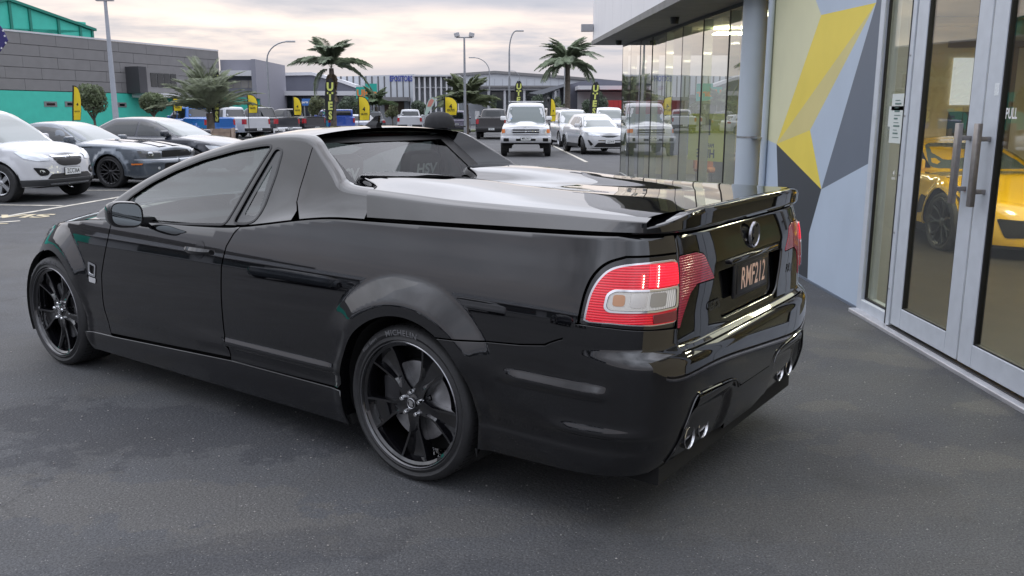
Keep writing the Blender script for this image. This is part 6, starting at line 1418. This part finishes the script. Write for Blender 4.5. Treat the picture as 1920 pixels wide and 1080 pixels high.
pts = [(q.x-x0, q.z) for q in (atY(848, 143, Yg), atY(928, 137.5, Yg), atY(1058, 147, Yg), atY(1170, 157, Yg))]
b = MB(); b.prism([(0, 0)]+pts+[(pts[-1][0], 0)], 0, 25, 'y'); b.build('wall', LTC, r)
b = MB(); b.prism([(a, z) for a, z in pts]+[(a, z+.35) for a, z in pts[::-1]], -.4, 25, 'y'); b.build('roof_edge', GREYC, r)
for i in range(14):
    b = MB(); rectY(b, x0, 852+i*15, 852.5+i*15, Yg, 148, 165, -.05, 0); b.build('cladding_joint', mat('joint_pale', (.33, .34, .37), .6), r)
b = MB(); rectY(b, x0, 880, 1056, Yg, 163, 166.5, -6, 0); b.build('canopy_edge', GREYC, r)
b = MB(); rectY(b, x0, 903, 1050, Yg, 167, 171, -5.5, 0); b.build('canopy_fascia', WHC, r)
for a_, c_ in ((919, 943), (952, 978), (988, 1035)):
    b = MB(); rectY(b, x0, a_, c_, Yg, 172, 214, -.2, 0); b.build('glazing', mat('shopfront', (.07, .09, .10), .12), r)
for a_ in (916, 945, 980, 1036): b = MB(); rectY(b, x0, a_, a_+4, Yg, 171, 214, -5.4, -4.8); b.build('column', WHC, r)
Yh = 104; r, x0 = facade('dark_canopy_building', Yh, 990, 1165, 'dark sloping canopy building behind the right-hand palm')
b = MB(); b.prism([(q.x-x0, q.z) for q in (atY(1058, 160, Yh), atY(1112, 148, Yh), atY(1230, 158, Yh), atY(1230, 214, Yh), atY(1058, 214, Yh))], 0, 12, 'y'); b.build('wall', DKC, r)
b = MB(); b.prism([(q.x-x0, q.z) for q in (atY(990, 176, Yh), atY(1060, 158, Yh), atY(1060, 162, Yh), atY(1010, 180, Yh))], -5, 10, 'y'); b.build('sloping_canopy', mat('canopy_grey', (.22, .23, .25), .5), r)
b = MB(); rectY(b, x0, 1078, 1230, Yh, 163, 170, -5, 0); b.build('canopy_fascia', WHC, r)
b = MB(); rectY(b, x0, 1082, 1230, Yh, 172, 214, -.3, 0); b.build('white_wall', WHC, r)
Yi = 96; r, x0 = facade('red_shed', Yi, 1139, 1260, 'red shed wall glimpsed right of the bushy tree')
b = MB(); rectY(b, x0, 1139, 1290, Yi, 188, 214, 0, 6); b.build('wall', mat('red_wall', (.42, .03, .03), .6, noise=.1, nscale=1), r)
for i in range(6): b = MB(); rectY(b, x0, 1141+i*9, 1142+i*9, Yi, 188, 214, -.05, 0); b.build('cladding_joint', mat('red_dark', (.25, .02, .02), .6), r)
# teal and orange sign board, blue sign
def board(name, Y, px0, px1, py0, py1, m, label, txt=None, tm=None, size=.5, sx=1.0, cat='sign', top=None):
    a = atY((px0+px1)/2, py1, Y); r = empty(name, (a.x, Y, 0), 0, label, cat); w = (px1-px0)/2*Y/CAM_F
    h0, h1 = atY(px0, py1, Y).z, atY(px0, py0, Y).z
    b = MB(); b.box(-w, w, -.08, .08, h0, h1)
    if top: b.box(-w*.1, w, -.08, .08, h1, h1+top)
    b.build('board', m, r)
    b = MB(); b.tube([(-w*.6, .1, 0), (-w*.6, .1, h0+.3)], .06, 6); b.tube([(w*.6, .1, 0), (w*.6, .1, h0+.3)], .06, 6); b.build('post', STEEL, r)
    if txt: b = MB(); text_mb(b, txt, size, Matrix.Translation((0, -.1, (h0+h1)/2+(top or 0)*.2)) @ Matrix.Rotation(math.pi/2, 4, 'X'), sx, .04); b.build('lettering', tm, r)
    return r
board('sign_board', 95, 669, 707, 163, 190, mat('sign_teal', (.02, .38, .30), .5), 'teal sign board with orange lettering between the palms', 'Ulter', mat('sign_orange', (.65, .22, .05), .5), 1.0, 1.0, top=.35)
board('sign_board', 90, 567, 584, 185, 198, mat('sign_blue_board', (.05, .16, .45), .5), 'small blue sign with white print beside the second yellow flag', 'parts  o', WHITEP, .32, 1.0)
board('a_frame_sign', 46, 514, 534, 241, 252, WHITEP, 'small white notice board at the tail of the white pickup', 'sales', mat('ink_black', (.02, .02, .02), .5), .22, 1.0)
board('notice_board', 66, 891, 899, 208, 224, WHITEP, 'small white notice board left of the black pickup', '', None)
# ============================ street lamps ====================================
LAMPM = mat('lamp_post_galv', (.30, .31, .33), .45, .4, noise=.1, nscale=4)
def lamp(px, Y, ytop, px_end, y_end, label, r0=.09, kind='arm'):
    a = atY(px, 212, Y); t = atY(px, ytop, Y); e = atY(px_end, y_end, Y); o = empty('street_lamp', (a.x, Y, 0), 0, label, 'street lamp'); dx = e.x-a.x; h = t.z
    b = MB(); b.tube([(0, 0, 0), (0, 0, h*.5), (0, 0, h*.80)]+[(dx*(1-math.cos(k_)), 0, h*.80+(h*.20)*math.sin(k_)) for k_ in np.linspace(.25, 1.5, 7)], [r0, r0*.8, r0*.65]+[r0*.5]*7, 10); b.build('pole', LAMPM, o, 'auto')
    b = MB(); s_ = 1 if dx > 0 else -1; b.bbox(min(dx*.9, dx*.9+s_*.65), max(dx*.9, dx*.9+s_*.65), -.12, .12, h-.05, h+.06, .03); b.build('lantern', mat('lantern_grey', (.45, .45, .46), .4), o, 'auto'); return o
lamp(506, 62, 78, 540, 76, 'tall street lamp with arm curving right beside the dark warehouse')
lamp(955, 70, 58, 968, 57, 'tall street lamp with short right-hand arm above the boxy white ute', .10)
lamp(918, 90, 108, 888, 106, 'slim street lamp with arm curving left behind the willow-leaved tree')
lamp(1058, 80, 82, 1038, 77, 'street lamp with left-hand arm half hidden by the right palm')
lamp(975, 115, 133, 962, 134, 'small distant street lamp right of the tall one', .08)
a = atY(872, 212, 60); o = empty('floodlight_pole', (a.x, 60, 0), 0, 'pole carrying twin floodlights on a cross arm', 'floodlight'); h = atY(872, 70, 60).z
b = MB(); b.tube([(0, 0, 0), (0, 0, h)], [.11, .06], 10); b.build('pole', LAMPM, o); b = MB(); b.tube([(-.55, 0, h), (.55, 0, h)], .04, 6); b.build('cross_arm', LAMPM, o)
for s_ in (-1, 1): b = MB(); b.bbox(-.18, .18, -.12, .12, -.14, .14, .03, T=Matrix.Translation((s_*.5, 0, h+.17)) @ Matrix.Rotation(s_*.25, 4, 'Y')); b.build('floodlight_head', mat('lantern_grey', (.45, .45, .46), .4), o)
a = atY(214, 212, 34); o = empty('light_pole', (a.x+.05, 34, 0), 0, 'tall tapered pole with lamp bar in front of the grey warehouse', 'street lamp'); h = atY(205, 2, 34).z
b = MB(); b.tube([(0, 0, 0), (0, 0, h)], [.13, .06], 12); b.build('pole', mat('pole_pale', (.36, .38, .42), .5, noise=.05), o, 'auto'); b = MB(); b.bbox(-.35, .32, -.08, .08, h, h+.10, .02); b.build('lamp_bar', mat('lantern_grey', (.45, .45, .46), .4), o)
# national flag on the far left
a = atY(0, 212, 26); o = empty('star_flag', (a.x-.9, 26, 0), 0, 'dark blue flag with white stars at the left edge of the picture', 'flag')
b = MB(); b.tube([(0, 0, 0), (0, 0, 5.2)], .04, 8); b.build('pole', LAMPM, o)
pts = [atY(px, py, 26) for px, py in ((-60, 30), (0, 48), (6, 56), (15, 76), (0, 97), (-60, 110))]
b = MB(); b.prism([(p.x-o.location.x, p.z) for p in pts], -.02, .02, 'y'); b.build('flag_cloth', mat('flag_blue', (.035, .03, .14), .8), o)
for px, py in ((3, 57), (6, 67), (8, 80), (0, 90), (-12, 70)):
    q = atY(px, py, 25.9); b = MB(); st = [(.035*(1 if i % 2 == 0 else .45)*math.sin(i*math.pi/5), .035*(1 if i % 2 == 0 else .45)*math.cos(i*math.pi/5)) for i in range(10)]; b.prism([(q.x-o.location.x+u*1.1, q.z+v*1.1) for u, v in st], -.03, -.022, 'y'); b.build('star', WHITEP, o)
# ============================ feather and teardrop flags =====================
FYEL = mat('flag_yellow', (.72, .55, .02), .7); FBLK = mat('flag_black', (.015, .015, .016), .7); FINK = mat('flag_ink', (.03, .028, .02), .7); FLET = mat('flag_lime', (.60, .64, .16), .7)
def feather(px, py0, py1, wpx, Y, label, kind, lean=0.0, group=None, turn=0.0, txt=None):
    """kind 'guys' = yellow banner with 4 GUYS, 'utes' = black banner with lime letters"""
    a = atY(px, 212, Y); z1 = atY(px, py0, Y).z; z0 = max(atY(px, py1, Y).z, .35); w = wpx*Y/CAM_F/max(math.cos(turn), .25); h = z1-z0
    o = empty('feather_flag', (a.x, Y, 0), turn, label, 'flag', group)
    if kind == 'utes': L_ = [(0, 0), (-.02, .3), (.0, .6), (.10, .85), (.35, .97), (.62, 1.0), (.82, .93), (1.0, .80), (.95, .45), (.72, 0)]
    else: L_ = [(0, 0), (0, .5), (0, 1.0), (.35, .985), (.62, .93), (.85, .80), (1.0, .60), (1.0, .30), (.92, .0)]
    sh = lambda u, v: ((u*w+lean*h*v), 0.05*w*math.sin(u*4+v*5), z0+v*h)
    ed = dens(np.array(L_), .12); ins = np.array(L_); c_ = ins.mean(0)
    def cloth(poly, off, m, name):
        P = [Vector((q[0], q[1])) for q in dens(np.array(poly), .1)]; r = delaunay_2d_cdt(P+[Vector((u, v)) for u in np.linspace(.1, .9, 5) for v in np.linspace(.06, .94, 9) if inpoly(np.array([[u, v]]), poly)[0]], [(i, (i+1) % len(P)) for i in range(len(P))], [], 0, 1e-5)
        F = [f for f in r[2] if inpoly(np.array([np.mean([r[0][i][:] for i in f], 0)]), poly)[0]]; V = []
        n = len(r[0])
        for d_ in (off, off+.006):
            for v in r[0]: q = sh(v[0], v[1]); V.append((q[0], q[1]+d_, q[2]))
        b = MB(); b.add(V, [tuple(f) for f in F]+[tuple(i+n for i in f[::-1]) for f in F]); return b.build(name, m, o, fix=False)
    if kind == 'utes':
        cloth(L_, 0, FBLK, 'flag_cloth'); T = None; s = txt or 'UTES'
        for i, ch in enumerate(s):
            V, F = text_geo(ch, 1.0, bold=.05); b = MB(); n = len(s); VV = []
            for x, y in V:
                v_ = .90-.9*(i+.5)/n+y*.9/n*1.12; u_ = .48+x*1.0*(.8 if i == n-1 else 1)+.05*(v_-.4); q = sh(u_, v_); VV.append((q[0], q[1]-.012, q[2]))
            b.add(VV, F); b.build('flag_letter', FLET, o, fix=False)
    else:
        cloth(L_, 0, FBLK, 'flag_border'); L2 = (np.array(L_)-[.5, .5])*[.88, .95]+[.50, .49]; cloth(L2, -.012, FYEL, 'flag_cloth')
        b = MB()
        for s, sz, cy in (('4', .30, .46), ('GUYS', .15, .26)):
            V, F = text_geo(s, 1.0, bold=.03); b.add([(lambda q: (q[0], q[1]-.024, q[2]))(sh(.46+x*sz*(1.5 if s == '4' else 1.6)*(h/w if 0 else 1), cy+y*sz*(w/h)*1.6)) for x, y in V], F)
        b.build('flag_print', FINK, o, fix=False)
    p = [(-.01*w-.012, 0, 0)]+[(sh(-.02 if kind == 'guys' else u_, v_)[0]-.012, sh(0, v_)[1], sh(0, v_)[2]) for u_, v_ in ((-.03, 0), (-.04, .3), (-.02, .6), (.08, .86), (.35, .985))]
    if kind == 'guys': p = p[:5]+[(sh(-.02, 1.0)[0]-.012, 0, sh(0, 1.0)[2])]
    b = MB(); b.tube(p, .022, 6); b.build('flag_pole', FBLK, o); return o
GY = 'yellow 4 GUYS banners round the car park'; UT = 'black UTES banners round the car park'
feather(136, 160, 226, 9, 40, 'thin yellow banner seen almost edge-on left of the round tree', 'guys', .10, GY, turn=.9)
feather(326, 184, 208, 14, 44, 'yellow arrow banner beside the shorter round tree', 'guys', 0, GY, turn=.4)
feather(466, 177, 212, 18, 50, 'yellow 4 GUYS banner above the white pickup', 'guys', 0, GY)
feather(551, 181, 216, 13, 56, 'narrow yellow 4 GUYS banner above the charcoal pickup', 'guys', 0, GY, turn=.5)
feather(673, 180, 226, 21, 52, 'yellow 4 GUYS banner beside the teal sign board', 'guys', 0, GY)
feather(834, 181, 216, 24, 52, 'yellow 4 GUYS banner above the plum grey suv', 'guys', 0, GY)
feather(1032, 184, 228, 10, 40, 'narrow yellow banner right of the boxy white ute', 'guys', 0, GY, turn=.6)
feather(398, 130, 230, 16, 41, 'UTES banner tangled behind the planter palm fronds', 'utes', .035, UT)
feather(611, 146, 226, 17, 46, 'tall UTES banner in front of the left palm trunk', 'utes', .02, UT)
feather(965, 151, 206, 13, 46, 'UTES banner rising behind the boxy white ute', 'utes', .03, UT)
feather(1106, 153, 216, 15, 44, 'UTES banner right of the right-hand palm', 'utes', .05, UT)
a = atY(796, 212, 75); o = empty('teardrop_flag', (a.x, 75, 0), 0, 'faded teardrop banner in pale green and salmon before the round shrub', 'flag')
b = MB(); L_ = [(796, 216), (800, 195), (806, 184), (812, 182), (817, 186), (812, 198), (800, 216)]; b.prism([(q.x-a.x, q.z) for q in (atY(*p, 75) for p in L_)], -.02, .02, 'y'); b.build('flag_cloth', mat('flag_pale', (.40, .50, .45), .8), o)
b = MB(); L_ = [(801, 200), (804, 190), (809, 185), (814, 188), (808, 200)]; b.prism([(q.x-a.x, q.z) for q in (atY(*p, 75) for p in L_)], -.03, -.021, 'y'); b.build('flag_print', mat('flag_salmon', (.55, .22, .18), .8), o)
b = MB(); b.tube([(0, 0, 0), (0, 0, 2)], .03, 6); b.build('flag_pole', STEEL, o)
# ============================ trees ===========================================
def leafmat(name, c, c2=None):
    m = mat(name, c, .55, noise=.0); t = m.node_tree; p = t.nodes['Principled BSDF']
    g = t.nodes.new('ShaderNodeNewGeometry') if False else t.nodes.new('ShaderNodeTexCoord'); n = t.nodes.new('ShaderNodeTexNoise'); n.inputs['Scale'].default_value = 2.2; n.inputs['Detail'].default_value = 5; t.links.new(g.outputs['Object'], n.inputs['Vector'])
    r = t.nodes.new('ShaderNodeValToRGB'); r.color_ramp.elements[0].position = .35; r.color_ramp.elements[1].position = .65; r.color_ramp.elements[0].color = (*[x*.55 for x in c], 1); r.color_ramp.elements[1].color = (*(c2 or [x*1.5 for x in c]), 1)
    t.links.new(n.outputs['Fac'], r.inputs[0]); t.links.new(r.outputs[0], p.inputs['Base Color'])
    tl = t.nodes.new('ShaderNodeBsdfTranslucent'); t.links.new(r.outputs[0], tl.inputs[0]); mx = t.nodes.new('ShaderNodeMixShader'); mx.inputs[0].default_value = .38; out = t.nodes['Material Output']; t.links.new(p.outputs[0], mx.inputs[1]); t.links.new(tl.outputs[0], mx.inputs[2]); t.links.new(mx.outputs[0], out.inputs[0]); return m
LEAF = leafmat('leaf_green', (.14, .17, .095)); LEAFD = leafmat('leaf_dark', (.11, .14, .10)); LEAFO = leafmat('leaf_olive', (.15, .165, .09)); PALMG = leafmat('palm_grey_green', (.27, .30, .21)); PALMD = leafmat('palm_green', (.27, .32, .22)); BARK = mat('bark', (.12, .10, .08), .9, noise=.35, nscale=6, bump=.4, bscale=20); DEAD = mat('dead_frond', (.22, .17, .11), .9, noise=.3, nscale=8)  # palm_green is lightened: distance haze put into the leaf colour
def crown(cx, cz, rx, rz_, n, leaf, rng, lumps=9, ry=None):
    V = []; F = []; ry = ry or rx; L = []
    for _ in range(lumps):
        d = rng.normal(size=3); d /= np.linalg.norm(d); L.append((d*rng.uniform(.25, .62), rng.uniform(.36, .58)))
    for _ in range(n):
        c, r = L[rng.integers(lumps)]; d = rng.normal(size=3); d /= np.linalg.norm(d); p = c+d*r*rng.uniform(.72, 1.06)**.6
        if p[2] < -.8: continue
        p = p*[rx, ry, rz_]+[cx, 0, cz]; a = rng.normal(size=3); a /= np.linalg.norm(a); b_ = np.cross(a, rng.normal(size=3)); b_ /= np.linalg.norm(b_)+1e-9
        k = len(V); s = leaf*rng.uniform(.6, 1.3); V += [p-a*s, p+b_*s*.45, p+a*s, p-b_*s*.45]; F.append((k, k+1, k+2, k+3))
    return V, F
def tree(px, py, rpx, rypx, Y, label, m=LEAF, leaf=.07, n=2600, trunk=True, seed=1, cat='tree', name='round_tree', group=None, lumps=9):
    rng = np.random.default_rng(seed); a = atY(px, py, Y); r = rpx*Y/CAM_F; ry = rypx*Y/CAM_F; o = empty(name, (a.x, Y, 0), 0, label, cat, group)
    V, F = crown(0, a.z, r, ry, n, leaf, rng, lumps); mk('crown', V, F, m, o)
    if trunk:
        b = MB(); b.tube([(0, 0, 0), (.05, 0, (a.z-ry)*.6), (0, 0, a.z-ry*.3)], [r*.09, r*.07, r*.05], 8)
        for k in range(7):
            t = k*2*math.pi/7; b.tube([(0, 0, max(a.z-ry*1.1, .4)), (r*.35*math.cos(t), r*.35*math.sin(t), a.z-ry*.5), (r*.6*math.cos(t), r*.6*math.sin(t), a.z+ry*.1)], [r*.045, r*.03, r*.01], 5)
        b.build('trunk', BARK, o, 'auto')
    return o
tree(172, 184, 34, 36, 50, 'clipped round tree on a thin trunk before the teal wall, taller one', n=5200, seed=3, leaf=.085)
tree(286, 192, 31, 23, 50, 'clipped round tree left of the planter palm, shorter one', n=4200, seed=4, leaf=.085)
tree(787, 198, 19, 20, 80, 'dense round shrub before the louvred facade', LEAFD, n=2600, leaf=.10, seed=5, cat='shrub', name='shrub')
tree(1098, 203, 14, 17, 78, 'round shrub left of the last UTES banner', LEAFD, n=1500, leaf=.10, seed=6, cat='shrub', name='shrub')
tree(1128, 196, 15, 26, 74, 'dark bushy tree right of the last UTES banner', LEAFD, n=2200, leaf=.10, seed=7)
tree(1008, 192, 14, 16, 92, 'low round tree behind the boxy white ute', LEAFD, n=1300, leaf=.12, seed=8)
tree(925, 190, 10, 14, 95, 'small tree before the white columns', LEAFD, n=1000, leaf=.12, seed=9)
tree(594, 199, 16, 22, 72, 'olive bush left of the tall UTES banner', LEAFO, n=2000, leaf=.10, seed=10, cat='shrub', name='shrub')
tree(655, 200, 26, 20, 78, 'dark hedge-like bush behind the left palm trunk', LEAFD, n=3200, leaf=.11, seed=11, cat='shrub', name='shrub')
tree(735, 208, 14, 14, 76, 'twiggy brown-green bush in front of the roller door', LEAFO, n=1300, leaf=.10, seed=12, cat='shrub', name='shrub')
tree(1040, 205, 16, 26, 88, 'loose green tree between the narrow yellow banner and the palm', LEAF, n=1700, leaf=.12, seed=13)
def frond_mesh(L, droop, nleaf=64, ll=.42, stiff=.0, wid=.022, seed=0):
    rng = np.random.default_rng(seed); V = []; F = []; pts = []
    for t in np.linspace(0, 1, 12): pts.append(np.array([L*(t-.12*droop*t*t), 0, L*(.28*t-droop*.62*t**2.2)]))
    for i in range(11):
        k = len(V); w = .018*(1-i/12)+.004; V += [pts[i]+[0, -w, 0], pts[i]+[0, w, 0], pts[i+1]+[0, w*.9, 0], pts[i+1]+[0, -w*.9, 0]]; F.append((k, k+1, k+2, k+3))
    for i in range(nleaf):
        t = .12+.88*(i+.5)/nleaf; q = t*11; j = min(int(q), 10); p = pts[j]+(pts[j+1]-pts[j])*(q-j); tan = pts[j+1]-pts[j]; tan /= np.linalg.norm(tan)
        l = ll*L*math.sin(math.pi*min(.98, t*.86+.10))**.7*rng.uniform(.85, 1.1)
        for s in (-1, 1):
            d = tan*.55+np.array([0, s*.8, .30-stiff*.0-.25*rng.uniform()]); d /= np.linalg.norm(d); e = p+d*l*.6; tip = p+d*l+np.array([0, 0, -l*(.5*(1-stiff))*rng.uniform(.6, 1.2)])
            n_ = np.cross(d, tan); n_ /= np.linalg.norm(n_)+1e-9; wv_ = np.cross(n_, d)*wid*L; k = len(V); V += [p-wv_*.5, p+wv_*.5, e+wv_, tip, e-wv_]; F.append((k, k+1, k+2, k+3)); F.append((k, k+3, k+4))
    return V, F
def palm(px, py_c, Y, fl, nf, droop, label, m, seed, trunk_w, cup=(.1, 1.25), loc=None, base_z=0, ll=.42, stiff=0, wid=.022, dead=0, name='palm_tree', extra=()):
    rng = np.random.default_rng(seed); a = atY(px, py_c, Y); o = empty(name, (a.x, Y, 0), 0, label, 'palm'); zc_ = a.z; meshes = []
    for k in range(4):
        V, F = frond_mesh(fl, droop*(.8+.15*k), 50, ll, stiff, wid*.30, seed+k); me = bpy.data.meshes.new('frond'); me.from_pydata([tuple(map(float, v)) for v in V], [], F); me.materials.append(m); meshes.append(me)
    for k in range(nf):
        f = bpy.data.objects.new('frond', meshes[k % 4]); COL.objects.link(f); f.parent = o; el = cup[0]+(cup[1]-cup[0])*((k*.7548+.13) % 1); f.location = (0, 0, zc_); f.rotation_euler = (rng.uniform(-.3, .3), -el, k*2.39996+rng.uniform(-.2, .2)); s = rng.uniform(.8, 1.1); f.scale = (s, s, s)
    for el, azm, s in extra:
        f = bpy.data.objects.new('frond', meshes[3]); COL.objects.link(f); f.parent = o; f.location = (0, 0, zc_); f.rotation_euler = (0, -el, azm); f.scale = (s, s, s)
    b = MB(); n = 14; pr_ = []; rr = []
    for i in range(n+1):
        t = i/n; pr_.append((0.04*math.sin(t*3), 0, base_z+(zc_-base_z)*t)); rr.append(trunk_w*(1.25-.35*t)*(1+.10*(i % 2)))
    b.tube(pr_, rr, 10); b.build('trunk', BARK, o, 'auto')
    if dead:
        me2 = meshes[3].copy(); me2.materials.clear(); me2.materials.append(DEAD)
        for k in range(dead): f = bpy.data.objects.new('dead_frond', me2); COL.objects.link(f); f.parent = o; f.location = (0, 0, zc_-.15); f.rotation_euler = (0, 1.15, k*2.4); f.scale = (.7,)*3
    return o
palm(1064, 120, 66, 2.9, 44, 1.0, 'tall palm with a full crown near the right-hand UTES banner', PALMD, 20, .19, (-.25, 1.35), ll=.20)
palm(621, 128, 60, 2.9, 22, 1.2, 'ragged tall palm with one long frond reaching right', PALMD, 21, .17, (.2, 1.4), extra=((.10, .15, 1.15), (-.35, 2.9, .8)), dead=4, ll=.22)
palm(392, 212, 41, 2.75, 64, .62, 'bushy grey-green palm growing in the timber planter box', PALMG, 22, .16, (.15, 1.45), base_z=.6, ll=.17, stiff=.6, wid=.013)
palm(874, 196, 66, 2.7, 44, .8, 'low spreading palm behind the plum grey suv', leafmat('palm_olive', (.18, .21, .12)), 23, .16, (.05, 1.4), ll=.24, stiff=.3)
palm(705, 200, 72, 2.0, 22, .9, 'low feathery palm right of the teal sign board', leafmat('palm_olive2', (.15, .20, .11)), 24, .14, (.05, 1.35), ll=.24, stiff=.2)
palm(1052, 212, 80, 1.2, 12, .9, 'tiny low palm at the foot of the street lamp', PALMG, 25, .1, (.1, 1.3))
# timber planter under the palm
o = empty('timber_planter', (atY(406, 240, 40.2).x, 40.2, 0), 0, 'square timber planter box holding the bushy palm', 'planter'); TIM = mat('timber', (.30, .22, .17), .8, noise=.2, nscale=5)
for s_ in (0, 1, 2, 3):
    R_ = Matrix.Rotation(s_*math.pi/2+.2, 4, 'Z')
    for k in range(5): b = MB(); b.box(-.68, .68, -.72, -.69, .02+k*.17, .18+k*.17, T=R_); b.build('plank', TIM, o)
    b = MB(); b.box(-.74, -.62, -.76, -.72, 0, .9, T=R_); b.build('corner_board', mat('timber_pale', (.42, .33, .27), .8, noise=.1), o)
    b = MB(); b.prism([(-.62, 0), (-.5, 0), (-.05, .88), (-.17, .88)], -.75, -.721, 'y', T=R_); b.build('brace', mat('timber_pale', (.42, .33, .27), .8), o)
b = MB(); b.box(-.66, .66, -.66, .66, .1, .8, T=Matrix.Rotation(.2, 4, 'Z')); b.build('soil', mat('soil', (.05, .035, .025), .95), o)
# things to the left of the camera that the paint mirrors
r = empty('low_shop_row', (-48, -18, 0), rad(100), 'low shop row behind the camera to the left', 'building')
b = MB(); b.box(-35, 30, 0, 12, 0, 5.2); b.build('wall', LTC, r); b = MB(); b.box(-35, 30, -2, 0, 3.2, 3.6); b.build('awning', WHC, r)
for i in range(14): b = MB(); b.box(-33+i*4.4, -30+i*4.4, -.1, 0, .3, 2.9); b.build('shop_window', MATS['shopfront'], r)
for src, lab, x_, y_, rz_ in (('parked_coupe', 'grey coupe left of the picture, mirrored in the black paint', -17, 2.5, 1.9), ('parked_suv', 'white suv left of the picture, mirrored in the black paint', -18, -2.0, 1.8), ('parked_saloon', 'black saloon left of the picture, mirrored in the black paint', -18.5, -6.5, 1.85), ('parked_crossover', 'white crossover left of the picture, mirrored in the black paint', -19, -11, 1.8)):
    c_ = copy_tree(bpy.data.objects[src], None, (x_, y_, 0), rz_); c_['label'] = lab
    if 'group' in c_: del c_['group']
# ============================ person behind the ute ===========================
def person():
    # crouched reading of the photo: only a dark cap shows over the far side of the roof
    c, s = math.cos(CAR_A), math.sin(CAR_A); lx_, ly_ = 1.35, 1.78; X = CAR_X+c*lx_-s*ly_; Y = CAR_Y+s*lx_+c*ly_
    o = empty('person', (X, Y, 0), rad(-60), 'person in a black cap standing behind the ute, only the cap visible over its roof', 'person')
    H = 1.56; me = bpy.data.meshes.new('body'); J = dict(pel=(0, 0, .86), sp=(0, .01, 1.05), ch=(0, 0, 1.22), nk=(0, .0, 1.32), hd=(0, .03, 1.43), ht=(0, .03, 1.50))
    V = []; E = []; R = []
    def jn(p, r, par=None): V.append(p); R.append(r); (E.append((par, len(V)-1)) if par is not None else None); return len(V)-1
    p0 = jn((0, 0, .84), .15); p1 = jn((0, .0, 1.0), .135, p0); p2 = jn((0, 0, 1.18), .15, p1); p3 = jn((0, 0, 1.29), .065, p2); p4 = jn((0, .015, 1.36), .06, p3); p5 = jn((0, .02, 1.43), .088, p4); p6 = jn((0, .01, 1.50), .07, p5)
    for sg in (-1, 1):
        a = jn((sg*.09, 0, .78), .09, p0); a = jn((sg*.10, .01, .44), .06, a); a = jn((sg*.10, -.02, .09), .042, a); jn((sg*.11, .10, .04), .038, a)
        a = jn((sg*.17, 0, 1.22), .06, p2); a = jn((sg*.22, -.02, .98), .042, a); a = jn((sg*.23, .06, .78), .032, a); h_ = jn((sg*.23, .08, .71), .032, a)
        for k in range(4): f_ = jn((sg*(.215+.012*k), .095-.008*k, .655), .009, h_); jn((sg*(.212+.012*k), .105-.008*k, .615+.004*abs(k-1)), .008, f_)
        f_ = jn((sg*.205, .115, .69), .01, h_); jn((sg*.20, .13, .66), .009, f_)
    me.from_pydata(V, E, []); bo = bpy.data.objects.new('body', me); COL.objects.link(bo); bo.parent = o
    sk = bo.modifiers.new('skin', 'SKIN'); sk.use_smooth_shade = True
    for i, r in enumerate(R): me.skin_vertices[0].data[i].radius = (r, r)
    me.skin_vertices[0].data[0].use_root = True; sb = bo.modifiers.new('sub', 'SUBSURF'); sb.levels = sb.render_levels = 1
    me.materials.append(mat('clothing_dark', (.03, .03, .035), .85, noise=.2, nscale=10))
    b = MB(); b.lathe([(.0, .112), (.03, .113), (.075, .10), (.105, .065), (.118, .001)], 24, T=Matrix.Translation((0, .02, 1.475)) @ Matrix.Rotation(rad(-90), 4, 'Y')); b.build('cap', mat('cap_black', (.018, .018, .02), .85, noise=.2, nscale=30), o, 'auto')
    b = MB(); b.prism([(.09*math.cos(t), .10+.13*math.sin(t)) for t in np.linspace(0, math.pi, 12)], 1.478, 1.486, 'z'); b.build('cap_peak', MATS['cap_black'], o)
person()
